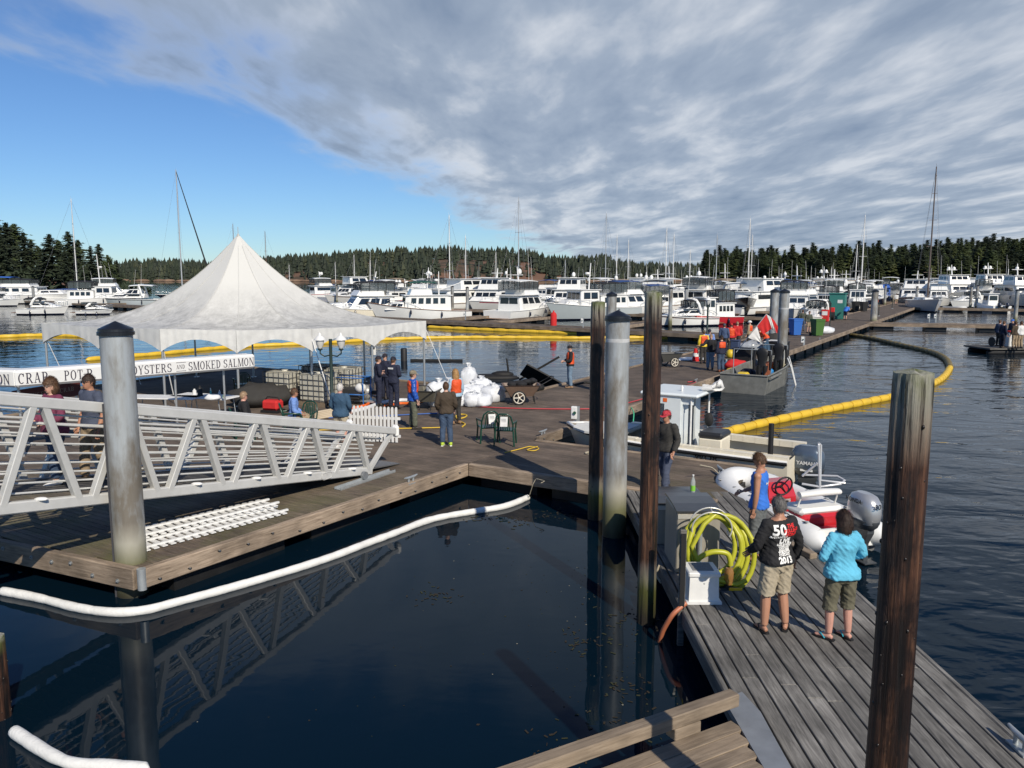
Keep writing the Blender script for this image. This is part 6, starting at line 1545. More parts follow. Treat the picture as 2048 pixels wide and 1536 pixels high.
# --- the crowded rows further out
rb = random.Random(21); kinds = ['sedan', 'trawler', 'express', 'yacht', 'pilothouse']; cv_names = [(white, 'white'), (bluecanvas, 'dark blue'), (white, 'pale'), (blackcanvas, 'black'), (tancanvas, 'tan')]
kn_ = {'sedan': 'flybridge yacht', 'trawler': 'trawler', 'express': 'express cruiser', 'yacht': 'tall motor yacht', 'pilothouse': 'pilothouse cruiser'}
ROW = [(655, 597), (690, 606), (758, 601), (790, 607), (870, 602), (955, 611), (968, 600), (1005, 604), (1118, 604), (1150, 600), (1190, 606), (1215, 600), (1240, 610), (1285, 603), (1300, 612), (1322, 604), (1350, 609), (1375, 602), (1395, 600), (1425, 608), (1450, 602), (1470, 606), (1500, 603), (1525, 610), (1545, 603), (1568, 607), (1590, 600), (1612, 610), (1630, 602), (1650, 606), (1668, 599), (1690, 604), (1702, 611), (1735, 601), (1752, 598), (1800, 600), (1820, 604), (1845, 598), (1868, 604), (1890, 599), (1945, 600), (2010, 600), (1340, 618), (1548, 622), (1308, 624), (1330, 626), (1440, 618), (1530, 627), (1608, 628), (1632, 622), (1665, 622), (1690, 618), (1128, 616), (1205, 618), (985, 620), (880, 614), (940, 618), (1285, 618), (1375, 614), (1560, 618), (1728, 612), (810, 612), (1098, 610), (1140, 622), (1225, 624), (1320, 618), (1455, 622), (1505, 618), (1580, 613), (1640, 614), (1672, 611), (1745, 606), (1830, 610), (1875, 612), (1930, 606), (1965, 610), (2000, 608), (1022, 612), (908, 608), (845, 608), (775, 612), (720, 604), (1410, 603), (1485, 600), (1555, 598), (1635, 597), (1715, 597), (1780, 597)]
SEEN = set()
for i, (u, v) in enumerate(ROW):
    k_ = kinds[(i * 7 + (i // 5)) % 5]; cm_, cn = cv_names[(i * 3 + i // 4) % 5]; hm = [white, white, white, navy, white, white, white, greyhull, white, white, cream][(i * 5) % 11]; hn = {'white_gelcoat': 'white', 'navy_gelcoat': 'navy', 'cream_gelcoat': 'cream', 'grey_gelcoat': 'grey'}[hm.name]
    lb = '%s hulled %s with %s canvas, %s in the far rows' % (hn, kn_[k_], cn, ['leftmost end', 'left part', 'centre left', 'centre', 'centre right', 'right part', 'rightmost end'][min(6, int((u - 640) / 200))])
    while lb in SEEN: lb += ', behind'
    SEEN.add(lb)
    L = rb.uniform(11.5, 16) if k_ != 'yacht' else rb.uniform(15, 19)
    MY(lb, wpos(u, v), R(rb.choice((58, 62, 238, 245, 250, 40))) + rb.uniform(-.1, .1), L, L * .31, 1.1, 1.7, k_, hm, canv=cm_, group='boats in the far rows of the marina', lod=1, clear=(i % 5 == 0), mast=rb.choice((0, 0, 1.5, 2.2)), dome=rb.choice((0, 0, 1, 2)), ants=rb.choice((0, 1, 2)), seed=i, stripe=rb.choice((None, None, navy, redhull, teak, bluehull)), hs=rb.uniform(.92, 1.1))
# ================================================================== props
def vec2(p): return (p.x, p.y)
ink_b = mat('black_lettering', (.012, .012, .012), .5)
orange_m = mat('orange_plastic', (.75, .14, .02), .5)
# ---- cream work boat with pilothouse alongside the cross walk
YB = math.atan2(DB.y, DB.x)
wb = thing('work_boat', 'cream open work boat with white pilothouse lying along the cross walk', 'work boat', D(1.45, -3.45), YB)
sh = hull_parts(wb, 6.6, 2.35, .70, .88, cream, blackrub, blackrub, rake=.06, fine=3.2, transom=.96, flare=.6, n=20)
for ch_ in list(wb.children):
    if ch_.name.startswith('deck'): bpy.data.objects.remove(ch_)
b = MB(); fd = [q_ for q_ in sh if q_[0] > 1.25]; b.prism([(x, y * .97) for x, y, z in fd] + [(x, -y * .97) for x, y, z in fd[::-1]], .74, .80); b.build('foredeck', cream, wb)
rr2 = MB(); pts = [Vector((x, y * 1.03, z - .06)) for x, y, z in sh] + [Vector((x, -y * 1.03, z - .06)) for x, y, z in sh[::-1]]; rr2.tube(pts, (.03, .05), 6); rr2.build('rubber_fender', blackrub, wb)
for sg in (1, -1):
    b = MB()
    for i in range(len(sh) - 1):
        (x0, y0, z0), (x1, y1, z1) = sh[i], sh[i + 1]
        if x0 > 1.4: continue
        b.box(((x0 + x1) / 2, sg * (y0 - .11), z0 + .02), (x1 - x0 + .002, .2, .16))
    b.build('coaming', cream, wb)
b = MB(); b.prism([(1.35, -1.0), (2.3, -.92), (2.85, -.55), (3.0, 0), (2.85, .55), (2.3, .92), (1.35, 1.0)], .80, .86); b.build('foredeck_hatch', mat('pale_nonskid', (.66, .66, .62), .7, var=.1), wb)
phm = mat('pilothouse_paint', (.70, .75, .76), .35, var=.06, coat=.2)
ph = MB()
def panel(x0, x1, y, z0, z1, hole=None):
    if hole is None: ph.box(((x0 + x1) / 2, y, (z0 + z1) / 2), (x1 - x0, .05, z1 - z0)); return
    hx0, hx1, hz0, hz1 = hole
    for a in ((x0, hx0, z0, z1), (hx1, x1, z0, z1), (hx0, hx1, z0, hz0), (hx0, hx1, hz1, z1)):
        if a[1] - a[0] > .01 and a[3] - a[2] > .01: ph.box(((a[0] + a[1]) / 2, y, (a[2] + a[3]) / 2), (a[1] - a[0], .05, a[3] - a[2]))
H0, H1 = .36, 2.02
for yy in (.78, -.78): panel(-.45, .6, yy, H0, H1, (0, .5, 1.05, 1.82))
ph.box((.6, 0, .78), (.05, 1.52, .7)); ph.box((.6, .7, 1.5), (.05, .14, .8)); ph.box((.6, -.7, 1.5), (.05, .14, .8)); ph.box((.6, 0, 1.93), (.05, 1.52, .14))
ph.box((-.45, .5, 1.2), (.05, .5, 1.6)); ph.box((-.45, -.55, 1.2), (.05, .4, 1.6))
ph.build('pilothouse', phm, wb)
b = MB(); b.box((-.12, 0, 2.07), (1.62, 1.72, .10), b=.04); b.build('roof', phm, wb)
b = MB(); b.box((.61, 0, 1.5), (.012, 1.3, .72)); b.build('windshield', lglass, wb)
for yy in (.78, -.78): b = MB(); b.box((.25, yy, 1.435), (.48, .012, .75)); b.build('side_window', lglass, wb)
for yy in (.75, -.75): b = MB(); b.tube([(-.72, yy, .5), (-.72, yy, 2.03)], .028, 8); b.build('roof_post', whitepaint, wb)
b = MB(); b.box((-.62, .72, 1.92), (.3, .03, .18)); b.build('bracket', phm, wb)
flat_text('1NW', .15, ink_b, wb, (.28, .812, 1.875), (-1, 0, 0), (0, 0, 1), (0, 1, 0), bold=.003, th=.002, name='registration_number')
b = MB(); b.box((-.02, .812, 1.92), (.11, .006, .1)); b.build('registration_sticker', orange_m, wb)
b = MB(); b.box((-1.2, .2, .70), (.62, .8, .5), b=.03); b.build('seat_box', cream, wb)
b = MB(); b.box((-1.2, .2, 1.03), (.66, .84, .18), b=.06); b.build('seat_cushion', mat('black_vinyl', (.02, .021, .024), .4), wb)
b = MB(); b.prism([(-3.2, -1.05), (1.2, -1.05), (1.2, 1.05), (-3.2, 1.05)], .28, .34); b.build('cockpit_floor', mat('grey_deck', (.18, .18, .17), .8), wb)
flat_text('WOR', .24, ink_b, wb, (-1.3, 1.182, .5), (-1, 0, 0), (0, 0, 1), (0, 1, 0), bold=.006, th=.012, name='hull_lettering', spacing=1.1)
bl_ = MB(); c_ = (-.15 + .9, 1.15, .40)
bl_.tube([Vector((1.05, 1.165, .52)), Vector((1.05, 1.185, .52))], .13, 20); bl_.build('round_emblem', mat('emblem_white', (.75, .75, .74), .5), wb)
bl_ = MB(); bl_.ell((1.05, 1.187, .49), (.1, .006, .05), 12, 6); bl_.ell((1.05, 1.189, .56), (.04, .006, .055), 10, 6, mat=1); bl_.build('emblem_mark', [mat('emblem_blue', (.08, .2, .4), .5), mat('emblem_brown', (.25, .13, .05), .5)], wb)
mo = outboard(wb, -3.4, .1, .27, 1.42, mat('outboard_graphite', (.10, .13, .17), .25, .4, coat=.5))
flat_text('YAMAHA', .13, mat('silver_lettering', (.6, .6, .6), .4), wb, (-3.62, .345, .5), (-1, 0, 0), (0, 0, 1), (0, 1, 0), bold=.003, th=.004, name='motor_lettering')
b = MB(); b.box((-3.6, .34, .36), (.3, .012, .05)); b.build('motor_badge', whitepaint, wb)
b = MB(); b.tube([(-2.55, -.3, .4), (-2.55, -.3, 1.35)], .07, 10); b.build('rod_post', blackrub, wb)
b = MB(); b.tube([(-1.9, 1.0, .65), (-2.4, 1.05, .6), (-2.9, .9, .62), (-3.1, .7, .66)], .014, 5); b.build('mooring_line', rope, wb)
b = MB(); b.ell((-.74, -.72, 1.22), (.13, .1, .2), 8, 6); b.build('hanging_cap', blackcanvas, wb)
b = MB(); b.lathe([(.03, 0), (.04, .1), (.015, .15)], (-.3, .3, 2.12), 8); b.build('running_light', whitepaint, wb); antenna(wb, .5, .5, 2.1, .8, 0, r=.012)
b = MB(); r4 = random.Random(4)
rings = [[Vector((-.85 - .32 * math.sin(k * .52) + .1 * math.cos(a), -.3 + .32 * math.cos(a) * (1 - k / 8) + .05 * k, 2.13 + .2 * (1 - abs(k - 2) / 7) * (1 + .5 * math.sin(a * 3 + k)) * max(0, math.sin(a) * .6 + .5))) for a in [2 * math.pi * j / 14 for j in range(14)]] for k in range(7)]
b.loft(rings, smooth=True); b.build('white_cloth', C_['white'], wb)
# ---- inflatable with red console and silver outboard
RB_ = rib('white inflatable with red console and silver outboard beside the side dock', (5.74, 16.4), R(106.5), 4.3, 1.9, mat('white_hypalon', (.72, .73, .72), .45, var=.06), .265, detail=True)
redp = mat('red_gelcoat_console', (.46, .02, .028), .25, coat=.5)
b = MB(); b.loft([[Vector((x, y, z)) for x, y in ((.05 - k, -.33), (.62, -.36), (.62, .36), (.05 - k, .33))] for z, k in ((.2, 0), (.55, .0))] + [[Vector((.18, -.28, .86)), Vector((.5, -.3, .86)), Vector((.5, .3, .86)), Vector((.18, .28, .86))]], smooth=False); b.build('console', redp, RB_)
b = MB(); pts = [Vector((.03 - .05 * math.sin(a), .2 * math.cos(a), .8 + .2 * math.sin(a))) for a in [2 * math.pi * j / 20 for j in range(20)]]; b.tube(pts, .02, 6, closed=True)
for a in (0, 2.1, 4.2): b.tube([Vector((.1, 0, .78)), Vector((.03 - .05 * math.sin(a), .2 * math.cos(a), .8 + .2 * math.sin(a)))], .014, 5)
b.tube([Vector((.1, 0, .78)), Vector((.25, 0, .72))], .03, 6); b.build('steering_wheel', blackrub, RB_)
b = MB(); b.box((.06, 0, .42), (.02, .4, .18)); b.build('console_hatch', whitepaint, RB_)
b = MB(); b.box((.045, 0, .42), (.02, .28, .11)); b.build('hatch_window', glass, RB_)
b = MB(); b.box((1.05, 0, .32), (.55, .7, .28), b=.08); b.build('bow_seat', mat('cream_vinyl', (.62, .6, .55), .5), RB_)
b = MB(); b.box((-1.0, 0, .42), (.55, .95, .3), b=.06); b.build('helm_seat_base', redp, RB_)
b = MB(); b.box((-.95, 0, .62), (.6, 1.0, .14), b=.06); b.build('seat_cushion', mat('white_vinyl', (.7, .7, .67), .5), RB_)
b = MB(); b.tube([Vector((-1.1, -.45, .95)), Vector((-1.18, 0, .99)), Vector((-1.1, .45, .95))], [(.1, .06), (.12, .07), (.1, .06)], 10)
b.tube([Vector((-1.12, .42, .9)), Vector((-.98, .44, .55))], .018, 6); b.tube([Vector((-1.12, -.42, .9)), Vector((-.98, -.44, .55))], .018, 6); b.build('backrest', mat('white_vinyl', (.7, .7, .67), .5), RB_)
b = MB(); b.prism([(-2.0, -.6), (-1.35, -.6), (-1.35, .6), (-2.0, .6)], .3, .36); b.build('aft_deck', redp, RB_)
mo = outboard(RB_, -2.22, 0, .72, 1.18, mat('outboard_silver', (.46, .47, .48), .28, .5, coat=.4))
flat_text('HONDA', .11, ink_b, RB_, (-2.33, .204, 1.13), (-1, 0, 0), (0, 0, 1), (0, 1, 0), bold=.003, th=.006, name='motor_lettering')
flat_text('30', .13, ink_b, RB_, (-2.742, .03, 1.08), (0, -1, 0), (0, 0, 1), (-1, 0, 0), bold=.004, th=.004, name='motor_lettering')
b = MB(); q_ = Vector((-.9, .965, .36))
for (a, c) in (((-.16, -.09), (.16, -.09)), ((.16, -.09), (.16, .09)), ((.16, .09), (-.16, .09)), ((-.16, .09), (-.16, -.09)), ((-.12, -.05), (.1, .06)), ((.1, .06), (-.1, .05)), ((-.1, -.055), (.12, -.05))):
    b.beam(q_ + Vector((a[0], 0, a[1])), q_ + Vector((c[0], 0, c[1])), .012, .012, up=(0, 1, 0))
b.build('tube_emblem', mat('grey_print', (.2, .2, .21), .5), RB_)
# ski tow frame standing on the far side (stainless)
for sg_ in (1, -1):
    b = MB(); pts = []
    for i_ in range(25):
        t_ = i_ / 24; pts.append(Vector((-1.7 + 3.1 * t_, sg_ * (.69 + .01), .60 + .05 * t_ * t_ - .05 * abs(math.sin(t_ * math.pi * 5)))))
    b.tube(pts, .012, 6); b.build('grab_line', blackrub, RB_)
    for i_ in range(6): b = MB(); b.ell((-1.7 + .62 * i_, sg_ * .70, .605 + .05 * (i_ / 5) ** 2), (.05, .05, .015), 8, 4); b.build('line_patch', mat('grey_strake', (.3, .31, .32), .5), RB_)
tow = thing('tow_frame', 'bent stainless tow frame rising behind the red console', 'frame', (*vec2(G(1640, 1000, 0)), 0))
b = MB(); p0 = P(1640, 972, 17.2); p1 = P(1637, 886, 17.2); p2 = P(1690, 968, 17.2); p3 = P(1605, 952, 17.4); base = Vector((tow.location.x, tow.location.y, 0))
for ch in ([p0 - Vector((0, 0, .5)), p0, p1 - Vector((0, 0, .05)), p1, p1 + Vector((.06, .02, -.05)), p1 + Vector((.1, .05, -.85)), p2 + Vector((0, 0, .02))], [p1 - Vector((0, 0, .45)), p3], [p3 - Vector((0, 0, .18)), p0 + Vector((0, 0, -.02)), p2 - Vector((0.1, 0, .0)), p2 + Vector((.03, .1, .05)), p2 + Vector((-.05, .3, .1)), p3 + Vector((0.1, .3, -.05))]): b.tube([q - base for q in ch], .028, 8)
b.build('tubing', mat('white_steel_tube', (.62, .62, .62), .3, .4), tow)
# ---- grey aluminium dive skiff along the long dock
SK = thing('dive_skiff', 'battered grey aluminium skiff loaded with diving gear', 'skiff', D(19.2, -1.35), ROT_A)
dull = mat('dull_aluminium', (.26, .26, .235), .55, .35, var=.35, vscale=3, bump=.2, bscale=8)
b = MB(); ro = []; n_ = 12
for i in range(n_ + 1):
    t = i / n_; x = -3.3 + 6.6 * t; w = 1.05 * (1 - max(0, t - .5) ** 2 * 3.1); zt = .84 + .26 * t * t; zb = -.2 + .75 * max(0, t - .72) ** 1.3 * 2
    ro.append([Vector((x, w, zt)), Vector((x, w * .9, min(zb + .15, zt - .1))), Vector((x, 0, min(zb, zt - .15))), Vector((x, -w * .9, min(zb + .15, zt - .1))), Vector((x, -w, zt))])
b.loft(ro, smooth=False, caps=False, wrap=False); b.add(ro[0], [(4, 3, 2, 1, 0)]); b.add(ro[-1], [(0, 1, 2, 3, 4)])
inn = [[Vector((p.x, p.y * .95, p.z if k in (0, 4) else p.z + .05)) for k, p in enumerate(r_)] for r_ in ro]; b.loft([r_[::-1] for r_ in inn], smooth=False, caps=False, wrap=False); b.build('hull', dull, SK)
b = MB()
for sg in (0, 4): b.tube([r_[sg] for r_ in ro], .045, 6)
b.tube([ro[0][0], ro[0][4]], .045, 6); b.tube([ro[-1][0], ro[-1][4]], .045, 6); b.build('gunwale', dull, SK)
b = MB(); b.tube([Vector((-3.1, -1.12, .72)), Vector((-1.2, -1.13, .75))], .07, 8); b.build('rub_tube', dull, SK)
b = MB()
for xx in (-1.9, 1.2):
    for yy in (-.85, .85): b.tube([(xx, yy, .4), (xx, yy, 1.85)], .02, 6)
    b.tube([(xx, -.85, 1.85), (xx, .85, 1.85)], .02, 6)
b.build('gear_rack', galv, SK)
def wetsuit(o, x, y, zt, rz, lab=None):
    b = MB()
    def sec(z, w, d, yo=0.0): return [Vector((x + math.sin(a_) * d, y + yo + math.cos(a_) * w, zt + z)) for a_ in [2 * math.pi * j / 12 for j in range(12)]]
    b.loft([sec(.1, .05, .03), sec(.04, .2, .06), sec(-.08, .31, .08), (sec(-.25, .25, .08)), sec(-.55, .19, .07), sec(-.75, .23, .08)], smooth=True)
    for sg in (-1, 1):
        b.loft([sec(-.02, .07, .07, sg * .32), sec(-.4, .075, .07, sg * .37), sec(-.9, .055, .05, sg * .36)], smooth=True); b.loft([sec(-.7, .12, .09, sg * .13), sec(-.95, .1, .08, sg * .14), sec(-1.2, .08, .06, sg * .13)], smooth=True)
    return b.build('wetsuit', mat('black_neoprene', (.01, .01, .012), .55, var=.3), o)
wetsuit(SK, -1.9, -.45, 1.85, 0); wetsuit(SK, 1.2, -.45, 1.85, 0)
b = MB(); b.tube([Vector((.3, -1.25, .9)), Vector((.62, -1.45, -.1))], .03, 6); b.tube([Vector((.62, -1.2, .95)), Vector((.95, -1.4, -.1))], .03, 6)
b.tube([Vector((.3, -1.25, .9)), Vector((.15, -1.1, 1.35))], .03, 6); b.tube([Vector((.62, -1.2, .95)), Vector((.45, -1.1, 1.4))], .03, 6)
for k in range(4): b.tube([lerp(Vector((.3, -1.25, .9)), Vector((.62, -1.45, -.1)), k / 3.4), lerp(Vector((.62, -1.2, .95)), Vector((.95, -1.4, -.1)), k / 3.4)], .018, 5)
b.build('boarding_ladder', whitepaint, SK)
for (x, y, z, d, m_, nm) in ((-.6, -.4, .62, (.5, .4, .45), mat('blue_crate', (.03, .25, .6), .5), 'blue_crate'), (.0, -.3, .6, (.4, .4, .4), mat('blue_crate', (.03, .25, .6), .5), 'blue_crate'), (1.9, .1, .75, (.5, .5, .4), orange_m, 'orange_box'), (-2.6, .2, .7, (.5, .5, .35), C_['yellow'], 'yellow_bag'), (.4, .2, .6, (.7, .6, .5), C_['black'], 'gear_bag'), (-1.4, .3, .65, (.6, .6, .5), C_['dnavy'], 'gear_bag')):
    b = MB(); b.box((x, y, z), d, b=.08); b.build(nm, m_, SK)
for k in range(3):
    b = MB(); b.tube([(-1.9 + .25 * k, -.6, .4), (-1.85 + .25 * k, -.62, 1.25)], .09, 10); b.build('air_tank', mat('tank_copper', (.3, .1, .05), .4, .3), SK)
# ---- dive flag on pole at the working party
FP = G(1497, 742); fl_ = thing('flag', 'large red, white and blue flag hanging from a slanted pole over the gear', 'flag', (FP.x, FP.y, DECK))
p0 = P(1495, 676, FP.y + 2.5) - fl_.location; p1 = P(1533, 628, FP.y + 2.5) - fl_.location
b = MB(); b.tube([p0 - (p1 - p0) * .6, p1], .02, 6); b.build('pole', alu, fl_)
def cloth_patch(A, B, C, Dd, m_, nm, n=10, amp=.05):
    b = MB(); rows = []
    for i in range(n + 1):
        row = []
        for j in range(n + 1):
            q = lerp(lerp(A, B, j / n), lerp(Dd, C, j / n), i / n); q = q + Vector((0, amp * math.sin(j * 1.3 + i * .5) * i / n, .0)); row.append(q)
        rows.append(row)
    b.loft(rows, smooth=True, caps=False, wrap=False); b.loft([[q + Vector((0, .012, 0)) for q in r_[::-1]] for r_ in rows], smooth=True, caps=False, wrap=False); b.build(nm, m_, fl_)
pm = lerp(p0, p1, .5); dn = Vector((.9, 0, -1.25))
cloth_patch(p0 + (p1 - p0) * .02, pm, pm + Vector((.35, 0, -1.0)), p0 + Vector((.95, 0, -.35)), C_['white'], 'white_panel'); cloth_patch(pm, p1, p1 + Vector((.3, 0, -.75)), pm + Vector((.35, 0, -.45)), C_['red'], 'red_panel')
cloth_patch(p1, p1 + Vector((.22, 0, -.15)), p1 + Vector((.55, 0, -1.0)), p1 + Vector((.3, 0, -.75)), C_['white'], 'white_stripe'); cloth_patch(pm + Vector((.35, 0.02, -1.0)), pm + Vector((.6, 0.02, -.7)), pm + Vector((.85, .02, -1.35)), pm + Vector((.5, .02, -1.5)), C_['teal'], 'blue_panel')
cloth_patch(p1 + Vector((.22, 0, -.15)), p1 + Vector((.45, .05, -.35)), p1 + Vector((.8, .05, -.9)), p1 + Vector((.55, 0, -1.0)), C_['red'], 'red_panel')
# ---- heaps of gear around the working party
def lump(name, label, cat, u, v, d, m_, z=DECK, rz=.3, group='gear heaped around the working party', seed=1, soft=.12, b_=None):
    p = G(u, v, z); o = thing(name, label, cat, (p.x, p.y, z), rz, group); r = random.Random(seed); b = MB()
    n, k = 14, 8; vs = []
    b.ell((0, 0, d[2] * .45), (d[0] / 2, d[1] / 2, d[2] * .55), n, k)
    b.v = [tuple(Vector((c[0], c[1], max(0, c[2]))) * (1 + soft * noise.noise((c[0] * 5 + seed, c[1] * 5, c[2] * 5)))) for c in b.v]
    b.build('body', m_, o); return o
bagw = mat('white_plastic_bag', (.72, .74, .76), .3, var=.12, vscale=6, bump=.3, bscale=9)
lump('gear_bag', 'red gear bag left of the grey skiff stern', 'bag', 1472, 739, (1.3, .7, .5), C_['red'], seed=3)
lump('gear_bag', 'yellow bag in front of the orange vests', 'bag', 1462, 716, (.6, .5, .5), C_['yellow'], seed=4)
lump('gear_bag', 'yellow bag under the red bag by the skiff', 'bag', 1470, 744, (1.0, .5, .22), C_['yellow'], seed=5)
lump('plastic_sheet', 'clear crumpled plastic sheet under the flag', 'sheet', 1505, 705, (1.9, 1.1, .7), mat('grey_plastic_sheet', (.35, .38, .42), .2, var=.3), seed=6, soft=.5)
lump('plastic_sheet', 'white sheet spread left of the man with the stick', 'sheet', 1375, 720, (2.4, 1.2, .12), bagw, seed=7, soft=.3)
lump('plastic_sheet', 'white trash bag beside the green bin', 'bag', 1651, 668, (1.6, .9, .6), bagw, seed=8, soft=.3)
lump('gear_bag', 'dark equipment heap behind the flag', 'gear', 1553, 690, (1.6, 1.2, .9), C_['charcoal'], seed=9)
b = MB(); p = G(1452, 738); o = thing('water_jug', 'clear blue water jug beside the brown boots', 'jug', (p.x, p.y, DECK)); b.lathe([(.13, 0), (.14, .05), (.14, .3), (.05, .38), (.045, .44)], n=14); b.build('body', mat('blue_clear_plastic', (.1, .22, .32), .1, alpha=.75), o); b = MB(); b.lathe([(.05, .44), (.05, .47)], n=10); b.build('cap', whitepaint, o)
for lb, u, v, d, m_ in (('black plastic tub of gear behind the skiff rack', 1486, 725, (1.0, .7, .75), blackrub), ('blue cooler stood among the orange vests', 1470, 712, (.5, .4, .9), mat('cooler_navy', (.04, .06, .12), .5)), ('black crate beyond the wetsuits', 1556, 712, (1.1, .8, .8), blackrub)):
    p = G(u, v); o = thing('gear_tub', lb, 'tub', (p.x, p.y, DECK), AZ * -1); b = MB(); b.box((0, 0, d[2] / 2), d, b=.05); b.build('body', m_, o); b = MB(); b.box((0, 0, d[2] + .02), (d[0] + .06, d[1] + .06, .05), b=.02); b.build('rim', m_, o)
p = G(1391, 722); o = thing('traffic_marker', 'red and white banded marker on the white sheet', 'marker', (p.x, p.y, DECK)); b = MB(); b.lathe([(.2, 0), (.17, .25)], n=12); b.lathe([(.14, .45), (.1, .7)], n=12); b.build('red_band', C_['red'], o); b = MB(); b.lathe([(.17, .25), (.14, .45)], n=12); b.build('white_band', C_['white'], o)
# long white folding table behind
def table(label, u, v, L=1.8, w=.75, rz=0, m_=None, h=.74):
    p = G(u, v); o = thing('folding_table', label, 'table', (p.x, p.y, DECK), rz); b = MB(); b.box((0, 0, h - .02), (L, w, .045), b=.015); b.build('table_top', m_ or whitepaint, o)
    for sx in (-1, 1):
        for sy in (-1, 1): b = MB(); b.tube([(sx * L * .42, sy * w * .4, 0), (sx * L * .38, sy * w * .4, h - .03)], .015, 6); b.build('leg', galv, o)
    return o
table('white folding table with papers left under the tent', 330, 838, 2.4, .8, AZ * -.2); T2 = table('white folding table with flask and bottles under the tent', 412, 836, 2.2, .9, -.35)
table('white folding table at the flag with grey boxes', 1545, 706, 1.8, .7, ROT_A)
tt = T2.location
for i, (dx, dy, r_, h, m_, nm, lb) in enumerate(((-.1, -.1, .085, .34, blackrub, 'flask', 'black coffee flask on the white table'), (.2, .05, .03, .26, mat('green_bottle', (.1, .35, .2), .1, alpha=.8), 'bottle', 'green water bottle right of the black flask'), (.35, -.12, .03, .24, mat('teal_bottle', (.05, .4, .4), .1, alpha=.8), 'bottle', 'teal water bottle at the table front'), (.6, .0, .032, .22, mat('clear_bottle', (.4, .5, .6), .1, alpha=.7), 'bottle', 'clear water bottle near the right table end'), (-.55, .15, .06, .18, C_['white'], 'paper_roll', 'white paper towel roll on the table'), (.85, -.1, .04, .1, mat('green_cup', (.2, .3, .2), .6), 'cup', 'green paper cup at the right table end'), (.42, .2, .045, .12, C_['white'], 'cup', 'white cup behind the bottles'))):
    q = Vector((dx, dy, 0)); q.rotate(Matrix.Rotation(-.35, 3, 'Z')); o = thing(nm, lb, nm.replace('_', ' '), (tt.x + q.x, tt.y + q.y, DECK + .7425)); b = MB(); b.lathe([(r_, 0), (r_, h * .7), (r_ * .5, h * .85)], n=12); b.build('body', m_, o); b = MB(); b.lathe([(r_ * .5, h * .85), (r_ * .48, h)], n=10); b.build('cap', whitepaint if nm != 'flask' else blackrub, o)
lump('napkin_pile', 'crumpled white napkins on the table with bottles', 'napkins', 425, 800, (.5, .3, .16), bagw, z=DECK + .742, group=None, seed=12, soft=.5)
# ---- white bulk liquid tanks in wire cages
cage = mat('cage_steel', (.10, .10, .10), .5, .5); poly = mat('milky_poly', (.50, .48, .40), .4, var=.15, vscale=3); pall = mat('pallet_wood', (.2, .15, .1), .85, var=.3)
def ibc(label, u, v, rz, s=1.0):
    p = G(u, v); o = thing('bulk_tank', label, 'tank', (p.x, p.y, DECK), rz, 'caged bulk tanks under the tent'); b = MB()
    for k in (-.5, 0, .5): b.box((0, k * .9, .07), (1.2, .12, .13))
    b.box((0, 0, .15), (1.2, 1.0, .03)); b.build('pallet', pall, o)
    b = MB(); b.box((0, 0, .66), (1.12, .94, .98), b=.07); b.lathe([(.12, 1.15), (.12, 1.19), (.1, 1.2)], n=14); b.build('bladder', poly, o)
    b = MB(); X_, Y_ = .6, .5
    for k in range(6):
        z = .2 + k * .19
        b.tube([(-X_, -Y_, z), (X_, -Y_, z), (X_, Y_, z), (-X_, Y_, z)], .013, 5, closed=True)
    for k in range(6):
        x = -X_ + 2 * X_ * k / 5
        for y in (-Y_, Y_): b.tube([(x, y, .15), (x, y, 1.16)], .012, 5)
        y = -Y_ + 2 * Y_ * k / 5
        for x in (-X_, X_): b.tube([(x, y, .15), (x, y, 1.16)], .012, 5)
    b.tube([(-X_, 0, 1.17), (X_, 0, 1.17)], .014, 5); b.build('cage', cage, o, kind='stuff'); return o
rzI = -.42
ibc('caged milky tank at the left end behind the others', 572, 803, rzI); ibc('front caged milky tank lit by the sun beside the lamp post', 640, 809, rzI); ibc('rear caged milky tank in the middle of the group', 640, 788, rzI); ibc('caged milky tank at the right end by the blue frame', 690, 794, rzI)
# black tarp-covered heap and red fuel can left of the tanks
lump('covered_boat', 'dark tarpaulin heap left of the caged tanks', 'tarp heap', 525, 812, (2.2, 1.4, .8), C_['charcoal'], group=None, seed=14, soft=.3)
p = G(546, 824); o = thing('generator', 'red portable generator in front of the caged tanks', 'generator', (p.x, p.y, DECK), -.3); b = MB(); b.box((0, 0, .26), (.62, .45, .34), b=.07); b.build('body', C_['red'], o); b = MB(); b.tube([(-.28, 0, .42), (-.2, 0, .52), (.2, 0, .52), (.28, 0, .42)], .02, 6); b.build('handle', blackrub, o); b = MB(); b.box((0, 0, .05), (.66, .5, .08)); b.build('base', blackrub, o)
